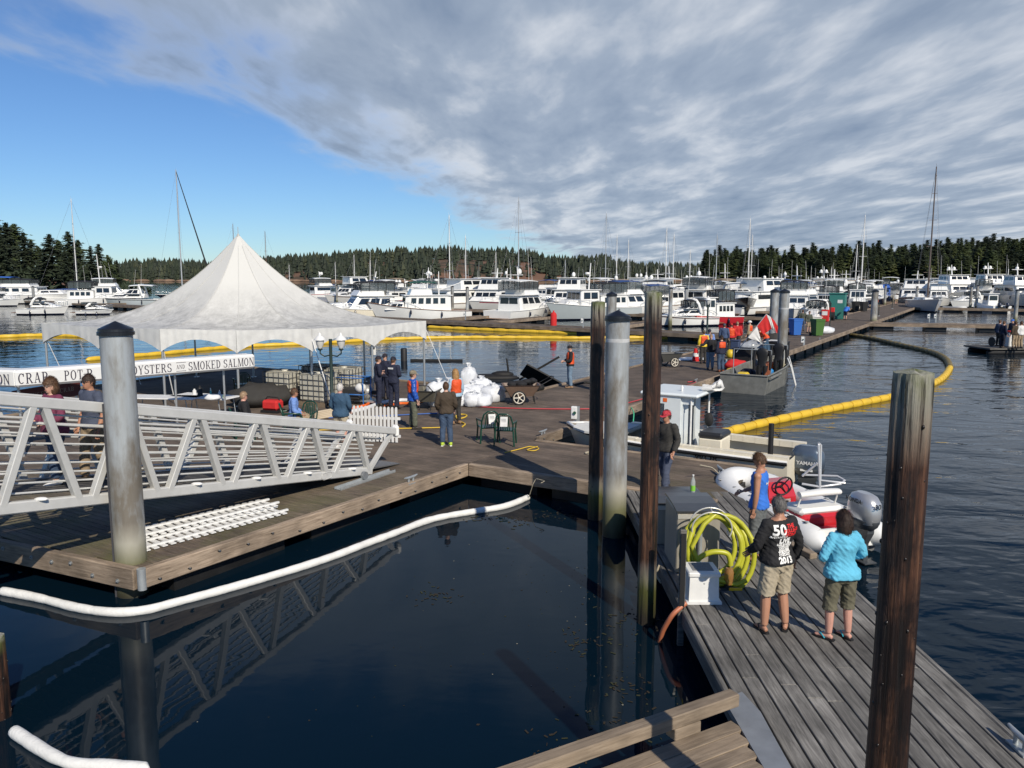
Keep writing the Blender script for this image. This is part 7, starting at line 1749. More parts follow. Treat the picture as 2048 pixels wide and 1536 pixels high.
# blue pipe frame and pumps
p = G(705, 808); o = thing('pump_stand', 'blue pipe stand with hoses right of the caged tanks', 'stand', (p.x, p.y, DECK), -.3); b = MB()
for x in (-.6, .6):
    for y in (-.3, .3): b.tube([(x, y, 0), (x, y, 1.0)], .022, 6)
for z in (.4, 1.0): b.tube([(-.6, -.3, z), (.6, -.3, z), (.6, .3, z), (-.6, .3, z)], .02, 6, closed=True)
b.build('frame', mat('blue_pipe', (.02, .13, .4), .4), o)
b = MB(); b.box((0, 0, .4), (.8, .45, .45), b=.06); b.build('engine', mat('pump_black', (.03, .03, .03), .4), o); b = MB(); b.ell((.4, -.1, .62), (.22, .2, .18), 10, 7); b.build('coil', C_['white'], o)
p = G(738, 806); o = thing('pump', 'white and black pump unit beside the navy coveralls', 'pump', (p.x, p.y, DECK), -.4); b = MB(); b.box((0, 0, .1), (.9, .6, .06)); b.build('skid', galv, o); b = MB(); b.ell((-.1, 0, .4), (.28, .25, .28), 12, 8); b.build('engine', mat('pump_grey', (.3, .3, .29), .4, .3), o); b = MB(); b.tube([(.1, 0, .4), (.4, 0, .42), (.45, 0, .2)], .08, 8); b.build('outlet', blackrub, o)
def hose(name, label, cat, pts, r, m_, z=DECK + .03, n=8, sm=3):
    P3 = [G(q[0], q[1], z if len(q) < 3 else q[2]) for q in pts]; o0 = P3[0].copy(); d_ = []
    for a, c in zip(P3, P3[1:]):
        for k in range(5): d_.append(lerp(a, c, k / 5))
    d_.append(P3[-1])
    for _ in range(sm): d_ = [d_[0]] + [(d_[i - 1] + d_[i] * 2 + d_[i + 1]) / 4 for i in range(1, len(d_) - 1)] + [d_[-1]]
    b = MB(); b.tube(d_, r, n); return b.build(name, m_, None, label=label, cat=cat)
hose('hose', 'orange absorbent hose curling by the pumps', 'hose', [(690, 820), (715, 815), (735, 810), (742, 800), (725, 792), (735, 785), (748, 790)], .06, orange_m)
hose('hose', 'white absorbent sock on the deck behind the navy coveralls', 'hose', [(700, 824), (730, 818), (760, 806), (800, 800), (830, 802)], .08, bagw)
hose('hose', 'orange hose lying behind the boots of the coverall crew', 'hose', [(770, 812), (800, 806), (830, 808), (845, 803)], .05, orange_m)
hose('rope', 'blue rope lying across the platform', 'rope', [(640, 836), (720, 834), (800, 830), (880, 826)], .02, mat('blue_rope', (.05, .12, .35), .8))
hose('rope', 'yellow rope trailing across the platform behind the fence', 'rope', [(600, 862), (690, 858), (800, 857), (880, 855)], .018, mat('yellow_rope', (.6, .4, .04), .8))
hose('rope', 'red hose running along the deck to the wooden piles', 'rope', [(940, 812), (1000, 816), (1100, 818), (1200, 818), (1260, 805), (1330, 785), (1385, 768), (1395, 762), (1375, 764)], .02, mat('red_hose', (.45, .05, .06), .6))
hose('rope', 'yellow rope coil by the blond woman', 'rope', [(915, 838), (930, 835), (935, 830), (922, 828), (910, 832), (918, 842), (932, 848), (925, 853)], .025, mat('yellow_rope', (.6, .4, .04), .8))
hose('rope', 'yellow rope tangle at the corner of the cross walk', 'rope', [(1010, 905), (1040, 898), (1060, 892), (1080, 896), (1070, 902), (1050, 900), (1075, 893)], .014, mat('yellow_rope', (.6, .4, .04), .8))
for k in range(5):
    hose('pipe', ['topmost', 'second', 'third', 'fourth', 'lowest'][k] + ' pale pipe of the bundle beside the tent post', 'pipe', [(628, 838 - k * 3), (680, 830 - k * 3.4)], .045, mat('pale_pipe', (.5, .42, .3), .5), z=DECK + .06 + .05 * k, sm=0)
# ---- lamp posts
lampg = mat('lamp_green', (.02, .035, .03), .4); globe = mat('lamp_globe', (.65, .65, .62), .15, alpha=.85)
def lamp_post(label, u, v, H, heads=2, k=1.0):
    p = G(u, v); o = thing('lamp_post', label, 'lamp post', (p.x, p.y, DECK)); b = MB(); b.lathe([(.13, 0), (.13, .15), (.07, .25), (.055, H * .8), (.06, H)], n=12); b.build('pole', lampg, o)
    for sx in ((-1, 1) if heads == 2 else (0,)):
        b = MB(); xx = sx * .36 * k
        if sx: b.tube([(0, 0, H * .78), (xx * .6, 0, H * .76), (xx, 0, H * .8), (xx, 0, H * .84)], .025, 8); b.build('arm', lampg, o); b = MB()
        z = H * .84; hd = b; hd.lathe([(.03, z), (.09, z + .04), (.07, z + .08)], (xx, 0, 0), 12); h_ = hd.build('lamp_head', lampg, o)
        b = MB(); b.lathe([(.07, z + .08), (.13, z + .22), (.15, z + .36)], (xx, 0, 0), 14); b.build('globe', globe, h_)
        b = MB(); b.lathe([(.2, z + .36), (.19, z + .4), (.12, z + .48), (.05, z + .52), (.05, z + .58), (.01, z + .62)], (xx, 0, 0), 14); b.build('shade', whitepaint, h_)
lamp_post('double headed green lamp post with white shades by the tanks', 665, 822, 2.5)
lamp_post('single headed lamp post behind the plaid shirt', 1413, 700, 3.3, 1)
# ---- picket fences
def fence(label, loc, rz, n, flat=False, pw=.07, gap=.115, H=.95, skew=0):
    o = thing('picket_fence', label, 'fence', loc, rz, 'white picket fence panels'); L = n * gap
    if flat: o.rotation_euler = (R(-88), 0, rz)
    for z in (.2, .7): b = MB(); b.box((0, .03, z), (L + .1, .035, .075)); b.build('rail', whitepaint, o)
    b = MB(); b.prism([(-pw / 2, 0), (pw / 2, 0), (pw / 2, H - .05), (pw * .35, H - .015), (0, H), (-pw * .35, H - .015), (-pw / 2, H - .05)], -.01, .01); me = b.mesh('picket', whitepaint)
    for v_ in me.vertices: v_.co = (v_.co.x, v_.co.z, v_.co.y)
    me.flip_normals()
    for k in range(n): q = link('picket', me, o, (-L / 2 + (k + .5) * gap, 0, .03))
    return o
f0, f1 = G(683, 890), G(789, 893); fc = (G(655, 875) + G(790, 884)) / 2
fence('white picket fence panel standing behind the gangway foot', G(740, 884), math.atan2(-.25, 1), 15, H=1.0)
p = G(668, 868); 
fl1 = fence('white picket fence panel lying on top near the corner pile', (0, 0, 0), 0, 19, H=1.0); fl2 = fence('white picket fence panel lying underneath near the platform edge', (0, 0, 0), 0, 19, H=1.0)
a0 = G(300, 1092); a1 = G(560, 1026); ang = math.atan2(a1.y - a0.y, a1.x - a0.x)
for o, (u, v), z, da in ((fl1, (442, 1060), .09, .0), (fl2, (462, 1072), .03, .03)):
    q = G(u, v); nrm_ = Vector((-math.sin(ang), math.cos(ang), 0)); o.scale = (1.32, 1, .72); o.rotation_euler = (R(88), 0, ang + da); o.location = (q.x + nrm_.x * -.3 * -1, q.y + nrm_.y * .3, DECK + z)
    o.rotation_euler = (R(91), 0, ang + math.pi + da); 
# ---- green plastic chairs
gch = mat('green_resin', (.008, .05, .032), .3, var=.15)
def chair(label, loc, rz, paper=True):
    o = thing('plastic_chair', label, 'chair', loc, rz, 'green plastic chairs')
    for sx, sy, tx in ((-.24, .22, .03), (.24, .22, -.03), (-.25, -.24, .02), (.25, -.24, -.02)):
        b = MB(); b.tube([(sx + (-.03 if sx < 0 else .03), sy * 1.12, 0), (sx, sy, .42)], [(.028, .02), (.03, .022)], 8); b.build('leg', gch, o)
    b = MB(); b.box((0, 0, .43), (.5, .48, .035), b=.015); b.build('seat', gch, o)
    b = MB(); pts = [Vector((-.24, -.24, .43)), Vector((-.25, -.3, .62)), Vector((-.2, -.36, .84)), Vector((-.1, -.39, .92)), Vector((.1, -.39, .92)), Vector((.2, -.36, .84)), Vector((.25, -.3, .62)), Vector((.24, -.24, .43))]; b.tube(pts, .022, 8); bk = b.build('backrest', gch, o)
    for k in range(6):
        x = -.15 + .06 * k; b = MB(); b.beam((x, -.25, .45), (x * .8, -.385, .9 - abs(x) * .3), .03, .012, up=(0, 1, 0)); b.build('slat', gch, bk)
    for sx in (-1, 1): b = MB(); b.tube([(sx * .25, -.3, .65), (sx * .3, -.05, .66), (sx * .29, .2, .64), (sx * .26, .24, .55), (sx * .25, .24, .42)], [(.02, .028)] * 5, 8); b.build('armrest', gch, o)
    if paper:
        b = MB(); b.box((0.02, -.43, .72), (.2, .006, .27), rot=Matrix.Rotation(-.3, 3, 'X')); sg = b.build('paper_notice', C_['white'], o)
        for k in range(6):
            b = MB(); b.box((0.02, -.4345 - .001, .80 - k * .03), (.13, .002, .006), rot=Matrix.Rotation(-.3, 3, 'X')); b.build('notice_line', mat('print_grey', (.35, .35, .35), .7), sg)
    return o
chair('green plastic chair with paper notice, left of the pair', gp(976, 883), R(15)); chair('green plastic chair with paper notice, right of the pair', gp(1011, 889), R(-8))
chair('green plastic chair under the seated man in light blue', SEAT1, R(-75), False); chair('green plastic chair facing away by the white haired man', gp(612, 868), R(170), False); chair('green plastic chair under the heavy man in black', SEAT2, R(-65), False); chair('green plastic chair far left under the tent by the water', gp(485, 790), R(30), False)
# ---- garden carts
def cart(label, u, v, rz, tub=None, load=None, handle=True):
    p = G(u, v); o = thing('garden_cart', label, 'cart', (p.x, p.y, DECK), rz, 'two wheeled garden carts'); tub = tub or mat('brown_poly_tub', (.16, .105, .075), .5, var=.2)
    b = MB()
    def ring(z, l, w, ins): return [Vector((x * (l - ins), y * (w - ins), z)) for x, y in ((-.95, -1), (.95, -1), (1, -.9), (1, .9), (.95, 1), (-.95, 1), (-1, .9), (-1, -.9))]
    b.loft([ring(.28, .42, .26, 0), ring(.68, .66, .42, 0), ring(.70, .70, .46, 0), ring(.70, .65, .41, 0), ring(.32, .40, .24, 0)], smooth=False, caps=True); b.build('tub', tub, o)
    for sy in (-1, 1):
        w_ = MB(); c = Vector((.12, sy * .5, .26))
        def circ(r_): return [c + Vector((math.cos(a) * r_, 0, math.sin(a) * r_)) for a in [2 * math.pi * j / 24 for j in range(24)]]
        w_.tube(circ(.235), .028, 8, closed=True); wh_ = w_.build('wheel', blackrub, o)
        w_ = MB(); w_.tube(circ(.195), .018, 6, closed=True)
        for k in range(5): a = 2 * math.pi * k / 5; w_.tube([c, c + Vector((math.cos(a) * .19, 0, math.sin(a) * .19))], .02, 6)
        w_.ell(c, (.05, .04, .05), 10, 6); w_.build('rim', mat('cream_wheel', (.66, .62, .52), .5), wh_)
    b = MB(); b.tube([(.12, -.5, .26), (.12, .5, .26)], .015, 6)
    if handle: b.tube([(-.66, -.35, .68), (-1.15, -.3, .95), (-1.2, 0, .97), (-1.15, .3, .95), (-.66, .35, .68)], .018, 6)
    b.tube([(-.45, -.2, .3), (-.5, -.2, 0)], .018, 6); b.tube([(-.45, .2, .3), (-.5, .2, 0)], .018, 6); b.build('frame', blackrub, o)
    if load: 
        b = MB(); r = random.Random(9)
        for k in range(9): b.ell((r.uniform(-.45, .45), r.uniform(-.25, .25), .72 + r.uniform(0, .12)), (r.uniform(.12, .3), r.uniform(.1, .2), .1), 8, 5)
        b.build('load', load, o)
    return o
cart('brown garden cart heaped with black debris beside the white bags', 1042, 806, R(185), load=C_['black'])
cart('dark garden cart with handle up by the working party', 1335, 733, R(20), tub=mat('grey_poly_tub', (.07, .07, .065), .5))
cart('weathered garden cart behind the man in the blue jacket', 858, 816, R(80), tub=mat('olive_poly_tub', (.13, .12, .09), .6))
# ---- white bags of absorbent
bags = [(878, 812, .9, .9), (898, 800, .8, .75), (938, 788, .75, 1.1), (922, 806, .8, .6), (945, 802, .9, .65), (962, 795, .85, .75), (985, 803, .95, .62), (945, 812, .8, .5), (960, 812, .85, .45), (915, 812, .6, .45)]
posw = ['leftmost', 'tall left', 'tied upright', 'low middle left', 'front middle', 'back middle', 'rightmost', 'small front', 'flat front right', 'small front left']
for i, (u, v, w, h) in enumerate(bags):
    p = G(u, v); o = thing('plastic_bag', '%s white plastic bag of the pile behind the brown fleece' % posw[i], 'bag', (p.x, p.y, DECK), i * .7, 'pile of white plastic bags'); b = MB(); n, k = 22, 14
    b.ell((0, 0, h * .45), (w * .5, w * .42, h * .55), n, k)
    sq = lambda q, m_: math.copysign(abs(q / m_) ** .62, q) * m_
    b.v = [(sq(c[0], w * .5), sq(c[1], w * .42), h * .45 + sq(c[2] - h * .45, h * .55) * .92) for c in b.v]
    b.v = [tuple(Vector((c[0], c[1], max(0.0, c[2]))) * (1 + .16 * noise.noise((c[0] * 6 + i * 3, c[1] * 6, c[2] * 6)) + .10 * noise.noise((c[0] * 13, c[1] * 13 + i, c[2] * 13)))) for c in b.v]
    b.build('bag_body', bagw, o)
    b = MB(); b.loft([[Vector((math.cos(a) * r_ * (1 + .4 * math.sin(a * 5 + i)), math.sin(a) * r_, z)) for a in [2 * math.pi * j / 16 for j in range(16)]] for r_, z in ((.1, h * .86), (.045, h * .98), (.12, h * 1.12))], smooth=True, caps=False); b.build('bag_neck', bagw, o)
# ---- charred wreckage in the water
char = mat('charred_wood', (.012, .011, .010), .7, var=.5, vscale=8, bump=.5, bscale=20)
def wreck(label, u, v, builder, z=0, rz=0, name='charred_debris'):
    p = G(u, v, z); o = thing(name, label, 'debris', (p.x, p.y, z), rz, 'burnt wreckage at the dock edge'); b = MB(); builder(b); b.build('piece', char, o); return o
wreck('tilted charred hull panel leaning from the water behind the cart', 1082, 772, lambda b: b.box((0, 0, .35), (1.9, 1.1, .08), rot=Matrix.Rotation(.5, 3, 'Y') @ Matrix.Rotation(-.65, 3, 'X')))
wreck('charred beam slanting over the hull panel', 1080, 768, lambda b: b.beam((-1.0, 0, .2), (.9, -.3, 1.35), .12, .1))
wreck('charred pole with pale tip standing in the water', 1018, 756, lambda b: (b.tube([(0, 0, -.3), (-.05, 0, .5), (-.12, 0, 1.0)], [.06, .05, .04], 8)))
wreck('black half sunk bundle floating left of the charred pole', 985, 756, lambda b: (b.ell((0, 0, .02), (1.4, .5, .2), 14, 6), b.ell((.5, .1, .18), (.6, .35, .18), 12, 6)))
wreck('dark floating timber between tent and charred pole', 873, 722, lambda b: b.beam((-1.6, .1, .05), (1.6, -.1, .05), .18, .12), rz=.03)
wreck('charred branch at the dock edge behind the orange vest', 1172, 772, lambda b: b.tube([(-.5, 0, .05), (0, .1, .15), (.5, 0, .1), (.9, .1, .3)], [.05, .06, .05, .03], 6), z=DECK)
wreck('black rubbish heap behind the debris cart', 1035, 782, lambda b: [b.ell((random.Random(k).uniform(-.8, .8), random.Random(k + 50).uniform(-.3, .3), .1), (.4, .3, .2), 8, 5) for k in range(7)], z=DECK)
o = thing('pile_stub', 'black capped pile stub standing in the water beside the tent', 'pile', (*vec2(G(808, 722, 0)), 0)); b = MB(); b.lathe([(.2, -.8), (.2, .72), (.17, .78), (.05, .8)], n=16); b.build('shaft', blackrub, o)
# ---- containment booms
def boom(label, pts, r, m_, seg, z=0.03, name='containment_boom', cat='boom', pinch=.72, jag=.0):
    P3 = [G(q[0], q[1], 0) for q in pts]; d_ = []
    # Catmull-Rom then even resampling
    for i in range(len(P3) - 1):
        a = P3[max(i - 1, 0)]; b_ = P3[i]; c = P3[i + 1]; e_ = P3[min(i + 2, len(P3) - 1)]
        for k in range(24):
            t = k / 24; d_.append(.5 * ((2 * b_) + (c - a) * t + (2 * a - 5 * b_ + 4 * c - e_) * t * t + (3 * b_ - a - 3 * c + e_) * t ** 3))
    d_.append(P3[-1]); acc = [0]
    for a, c in zip(d_, d_[1:]): acc.append(acc[-1] + (c - a).length)
    Lt = acc[-1]; n = max(8, int(Lt / seg * 8)); out = []; rs = []; j = 0
    for i in range(n + 1):
        s_ = Lt * i / n
        while j < len(acc) - 2 and acc[j + 1] < s_: j += 1
        q = lerp(d_[j], d_[j + 1], (s_ - acc[j]) / max(1e-6, acc[j + 1] - acc[j])); ph_ = (i % 8) / 8
        k_ = pinch + (1 - pinch) * math.sin(math.pi * ph_) ** .6
        rr_ = r * k_ * (1 + .12 * noise.noise((s_ * 1.3, 0, 0)) + .06 * noise.noise((s_ * 5, 3, 0))); off = Vector((noise.noise((s_ * .6, 1, 0)) * jag, noise.noise((s_ * .6, 5, 0)) * jag, 0))
        out.append(q + off + Vector((0, 0, z + r * .25))); rs.append(rr_ if 0 < i < n else rr_ * .3)
    o = thing(name, label, cat, (out[0].x, out[0].y, 0)); b = MB(); b.tube([q - Vector((out[0].x, out[0].y, 0)) for q in out], rs, 12); b.build('sleeve', m_, o)
    s2 = MB()
    for i in range(0, n + 1, 8):
        q = out[i] - Vector((out[0].x, out[0].y, 0)); t = (out[min(i + 1, n)] - out[max(i - 1, 0)]).normalized(); s2.tube([q - t * .015, q + t * .015], rs[i] * 1.12 + .01, 10)
    if name != 'absorbent_boom': s2.build('seam_band', m_, o, kind='stuff')
    return o
yel = mat('yellow_pvc', (.72, .47, .035), .45, var=.18, vscale=3, bump=.25, bscale=7); yel2 = mat('yellow_pvc_aged', (.19, .145, .05), .6, var=.35, vscale=3); wht = mat('white_absorbent', (.74, .74, .71), .8, var=.15, vscale=6, bump=.4, bscale=25)
boom('yellow boom curving across the water from the work boat', [(1370, 884), (1440, 872), (1520, 852), (1640, 826), (1740, 806), (1820, 788), (1880, 762), (1900, 738)], .17, yel, .75, pinch=.8)
boom('weathered yellow boom bending back to the long dock at right', [(1900, 738), (1890, 720), (1860, 706), (1800, 692), (1740, 678), (1700, 672)], .19, yel2, .9, pinch=.75)
boom('yellow boom floating under the tent valance to the branch dock', [(172, 722), (240, 716), (330, 709), (420, 700), (500, 694), (640, 688), (760, 681), (900, 677), (1050, 677), (1160, 678), (1290, 677), (1395, 680)], .17, yel, 1.3)
boom('yellow boom lying along the front of the branch dock', [(855, 656), (960, 661), (1080, 666), (1160, 669), (1250, 672), (1330, 675), (1395, 677)], .2, yel, 1.6)
boom('short yellow boom end left of the tent', [(-40, 676), (20, 675), (60, 673), (120, 673), (200, 676)], .2, yel, 1.4)
boom('yellow boom tail passing behind the caged tanks', [(440, 733), (480, 738), (520, 744), (560, 750)], .17, yel, 1.0)
boom('long white absorbent boom floating along the platform', [(2, 1187), (60, 1200), (150, 1220), (230, 1230), (292, 1226), (350, 1211), (460, 1180), (600, 1140), (760, 1083), (860, 1044), (950, 1027), (1010, 1016), (1058, 998)], .072, wht, .35, name='absorbent_boom', pinch=.95, jag=.05)
boom('white absorbent boom in the bottom left corner', [(26, 1468), (70, 1500), (110, 1524), (150, 1537), (210, 1540), (300, 1546)], .07, wht, .35, name='absorbent_boom', pinch=.95, jag=.02)
hose('rope', 'thin line tying the white boom to the cross walk', 'rope', [(1058, 994, .1), (1066, 968, .45), (1072, 957, .58), (1090, 962, .58), (1082, 966, .58)], .008, rope, sm=1)
# ---- power pedestals, slip numbers, cleats
def pedestal(label, u, v, h=.62):
    p = G(u, v); o = thing('power_pedestal', label, 'pedestal', (p.x, p.y, DECK), -.3, 'dock power pedestals'); b = MB(); b.box((.06, 0, h * .5), (.1, .05, h)); b.build('post', galv, o); b = MB(); b.box((-.06, -.02, h * .68), (.18, .16, .4), b=.02); b.build('box', whitepaint, o); b = MB(); b.tube([(-.02, -.12, h * .7), (-.02, -.15, h * .7)], .05, 10); b.build('socket', mat('dark_green_plastic', (.02, .08, .05), .5), o); return o
pedestal('white power pedestal on the deck beside the left wooden pile', 1152, 852); pedestal('white power pedestal left of the wetsuits', 1530, 724); pedestal('white power pedestal by the dock edge right of the capped pile', 1606, 692)
for i, (u, v, s_) in enumerate(((1857, 645, 'left'), (1870, 645, 'right'), (1165, 655, 'near the grey trawler bow'), (930, 640, 'left of the flybridge sedan'))): pedestal('white utility box on the cross float, ' + s_ + (' one' if i < 2 else ''), u, v, .9)
def cleat(label, u, v, rz, k=1.0):
    p = G(u, v); o = thing('mooring_cleat', label, 'cleat', (p.x, p.y, DECK + .003), rz, 'galvanised mooring cleats'); b = MB(); b.box((0, 0, .012), (.24 * k, .1 * k, .02)); b.build('base', galv, o); b = MB()
    for x in (-.06, .06): b.tube([(x * k, 0, .02), (x * k, 0, .1 * k)], .022 * k, 8)
    b.tube([(-.17 * k, 0, .125 * k), (-.08 * k, 0, .11 * k), (.08 * k, 0, .11 * k), (.17 * k, 0, .125 * k)], [.014 * k, .025 * k, .025 * k, .014 * k], 8); b.build('horns', galv, o)
cleat('galvanised cleat on the platform beside the gangway foot', 822, 967, ROT_A, 1.3); cleat('galvanised cleat near the work boat bow', 1086, 872, ROT_A, 1.3); cleat('galvanised cleat below the power pedestal', 1147, 852, ROT_A, 1.2); cleat('galvanised cleat on the side dock by the inflatable bow', 1440, 950, 1.6, 1.4); cleat('galvanised cleat at the lower right corner of the side dock', 2040, 1500, 1.57, 1.2)
for k in range(7): 
    q = D(9 + k * 5.5, .32); o = None
    p_ = q; cc_ = thing('mooring_cleat', '%s cleat along the right edge of the long dock' % ('first', 'second', 'third', 'fourth', 'fifth', 'sixth', 'seventh')[k], 'cleat', (p_.x, p_.y, DECK + .003), ROT_A, 'galvanised mooring cleats'); b = MB(); b.box((0, 0, .05), (.08, .06, .1)); b.tube([(-.17, 0, .125), (.17, 0, .125)], .022, 8); b.build('horns', galv, cc_)
# ---- wheelie bins and fuel point
def bin_(label, u, v, m_, rz=.2, k=1.0):
    p = G(u, v); o = thing('wheelie_bin', label, 'bin', (p.x, p.y, DECK), rz, 'wheelie bins on the long dock'); b = MB(); b.loft([[Vector((x * w, y * w, z)) for x, y in ((-.5, -.55), (.5, -.55), (.5, .55), (-.5, .55))] for w, z in ((.46, .05), (.60, .92), (.64, .93), (.64, 1.0))], smooth=False); b.build('body', m_, o); b = MB(); b.box((0, 0, 1.03), (.68, .74, .06), b=.025); b.tube([(-.3, .4, .95), (.3, .4, .95)], .02, 6); b.build('lid', m_, o)
    for sx in (-1, 1): b = MB(); b.tube([(sx * .26, .3, .1), (sx * .32, .3, .1)], .1, 12); b.build('wheel', blackrub, o)
    o.scale = (k, k, k)
bb_ = mat('bin_blue', (.03, .13, .45), .45); bin_('blue wheelie bin right of the capped pile', 1590, 671, bb_, k=1.25); bin_('green wheelie bin beside the walking pair', 1634, 672, mat('bin_green', (.06, .14, .03), .45), k=1.25); bin_('blue wheelie bin partly hidden behind the flag', 1557, 683, bb_); bin_('left black wheelie bin far along the dock', 1711, 622, blackrub, k=1.2); bin_('right black wheelie bin far along the dock', 1727, 623, blackrub, k=1.2)
p = G(1674, 638); o = thing('fuel_hut', 'tall teal fuel shed panel on the long dock', 'hut', (p.x, p.y, DECK), ROT_A); b = MB(); b.box((0, 0, 1.35), (1.0, 1.6, 2.7), b=.03); b.build('panel', mat('teal_paint', (.04, .2, .17), .5, var=.15), o); b = MB(); b.box((0, 0, 2.75), (1.15, 1.75, .1)); b.build('roof', mat('teal_paint', (.04, .2, .17), .5, var=.15), o)
b = MB(); b.box((-.51, -.3, 1.9), (.01, .5, .35)); b.build('notice', whitepaint, o)
p = G(1650, 643); o = thing('fuel_pump', 'red fuel pump left of the teal shed', 'pump', (p.x, p.y, DECK), ROT_A); b = MB(); b.box((0, 0, .6), (.6, .7, 1.2), b=.05); b.build('body', C_['red'], o); b = MB(); b.box((-.305, 0, .85), (.02, .5, .4)); b.build('dial', whitepaint, o)
p = G(1646, 634); o = thing('fuel_pump', 'white and black fuel dispenser behind the red pump', 'pump', (p.x, p.y, DECK), ROT_A); b = MB(); b.box((0, 0, 1.0), (.6, .9, 2.0), b=.05); b.build('body', whitepaint, o); b = MB(); b.box((-.305, 0, 1.1), (.02, .7, 1.1)); b.build('dial', blackrub, o)
p = G(1663, 641); o = thing('hose_reel', 'red and black hose reel before the teal shed', 'hose reel', (p.x, p.y, DECK), ROT_A); b = MB(); b.tube([(0, -.25, .5), (0, .25, .5)], .42, 18); b.build('drum', blackrub, o); b = MB(); b.box((0, 0, 1.1), (.3, .5, .5), b=.04); b.build('motor', C_['red'], o); b = MB(); b.box((0, 0, .04), (.8, .6, .08)); b.build('base', blackrub, o)
for i, (u, vt, vb) in enumerate(((1659, 605, 664), (1757, 604, 632), (1784, 590, 617), (1712, 585, 622))):
    p = G(u, vb); o = thing('thin_post', 'slim grey lamp standard %s on the long dock' % ('beside the red pump', 'near the tall pale pile', 'beyond the person in white', 'by the black bins')[i], 'post', (p.x, p.y, DECK)); b = MB(); b.tube([(0, 0, 0), (0, 0, P(u, vt, p.y).z - DECK)], .045, 8); b.build('shaft', lampg, o); b = MB(); b.box((0, 0, .02), (.25, .25, .04)); b.build('foot', galv, o)
o = thing('fire_cylinder', 'red cylinder standing at the bow of the grey trawler', 'cylinder', (*vec2(G(1107, 651)), DECK)); b = MB(); b.lathe([(.3, 0), (.3, 1.0), (.2, 1.2), (.08, 1.25), (.08, 1.4)], n=14); b.build('body', C_['red'], o)
# ---- small work float at right
p = G(2012, 705, 0); wf = thing('work_float', 'small black pontoon float carrying five people at right', 'float', (p.x, p.y, 0), .12); b = MB(); b.box((0, 0, FLZ - .05), (4.4, 2.6, .1)); b.build('deck', pk_grey, wf)
for y in (-.9, .9): b = MB(); b.tube([(-2.1, y, .1), (-1.9, y, .12), (2.2, y, .12)], [.12, .27, .27], 14); b.build('pontoon', blackrub, wf)
b = MB(); b.box((.15, -.3, FLZ + .5), (.8, .5, 1.0), b=.05); b.build('console', whitepaint, wf); b = MB(); b.box((.15, -.3, FLZ + 1.03), (.85, .55, .08)); b.build('console_top', C_['red'], wf); b = MB(); b.tube([(-1.3, -.2, FLZ + .35), (-1.25, -.2, FLZ + .35)], .32, 14); b.build('cable_drum', blackrub, wf)
outboard(wf, 1.0, -1.3, .35, .9, blackrub, R(90))
# ---- pump-out cabinets, hose, box and post on the side dock
stl = mat('brushed_cabinet_steel', (.42, .39, .33), .4, .3, var=.2, vscale=2, stretch=(8, 8, .4), bump=.05, bscale=30)
stl_t = mat('cabinet_lid_steel', (.10, .105, .11), .3, .6, var=.2)
def cabinet(label, x0, x1, y0, y1, h, slope=0.0):
    o = thing('steel_cabinet', label, 'cabinet', ((x0 + x1) / 2, (y0 + y1) / 2, DECK), 0, 'pump out cabinets'); w, d = (x1 - x0) / 2, (y1 - y0) / 2; b = MB(); b.box((0, 0, h / 2), (2 * w, 2 * d, h), b=.015); b.build('body', stl, o)
    b = MB(); b.loft([[Vector((sx, y, z)) for sx in (-w - .012, w + .012)] + [Vector((sx, y, z - .03)) for sx in (w + .012, -w - .012)] for y, z in ((-d - .02, h + .03), (-d * .3, h + .06), (d * .5, h + .07), (d + .02, h + .06))], smooth=False); b.build('lid', stl_t, o)
    b = MB(); b.box((0, -d - .008, h - .06), (2 * w - .02, .008, .07)); b.build('front_strip', mat('bright_strip', (.7, .68, .62), .3, .5), o)
    return o
c1 = G(1392, 1180); cabF = cabinet('front steel pump cabinet behind the hose coil', 2.58, 3.26, 12.1, 13.05, .98)
b = MB(); b.tube([(.02, -.51, .2), (.02, -.51, .75)], .035, 10); b.build('pipe', galv, cabF)
cabB = cabinet('rear steel pump cabinet with bottle on its lid', 2.52, 3.38, 13.45, 14.4, .72)
b = MB(); b.box((-.438, -.05, .38), (.012, .75, .6)); b.build('side_panel', mat('pale_blue_panel', (.3, .36, .4), .4), cabB)
q = P(1398, 985, 14.3); bo_ = thing('bottle', 'clear plastic bottle with green label on the rear cabinet', 'bottle', (3.24, 13.95, DECK + .79)); b = MB(); b.lathe([(.04, 0), (.043, .02), (.043, .2), (.03, .25), (.015, .29), (.015, .32)], n=14); b.build('body', mat('clear_pet', (.55, .6, .58), .05, alpha=.45), bo_); b = MB(); b.lathe([(.0445, .04), (.0445, .14)], n=14, cap=False); b.build('label_band', mat('lime_label', (.2, .5, .05), .5), bo_); b = MB(); b.lathe([(.018, .31), (.018, .335)], n=10); b.build('cap', whitepaint, bo_)
hz = thing('hose_coil', 'coil of thick yellow green hose hung on the front cabinet', 'hose', (3.0, 11.72, DECK - .1)); hosem = mat('lime_hose', (.43, .43, .03), .4, var=.1, vscale=4)
b = MB(); pts = []; rH = random.Random(8)
nt_ = 5
for i in range(nt_ * 28 + 1):
    a = math.pi / 2 + 2 * math.pi * i / 28; t = i / (nt_ * 28); k = i // 28
    rx = .34 + .035 * k + .02 * math.sin(k * 2.1); rz_ = .42 + .045 * k
    cx = .02 + .045 * k * (.7 if math.cos(a) > 0 else .15); cz = .72 - .035 * k
    pts.append(Vector((cx + math.cos(a) * rx, -.04 - .028 * math.sin(a * .5 + k) - .035 * (k % 3) + (.05 if math.sin(a) > .6 else -.12 * (1 - math.sin(a)) * .5), cz + math.sin(a) * rz_)))
end = pts[-1]
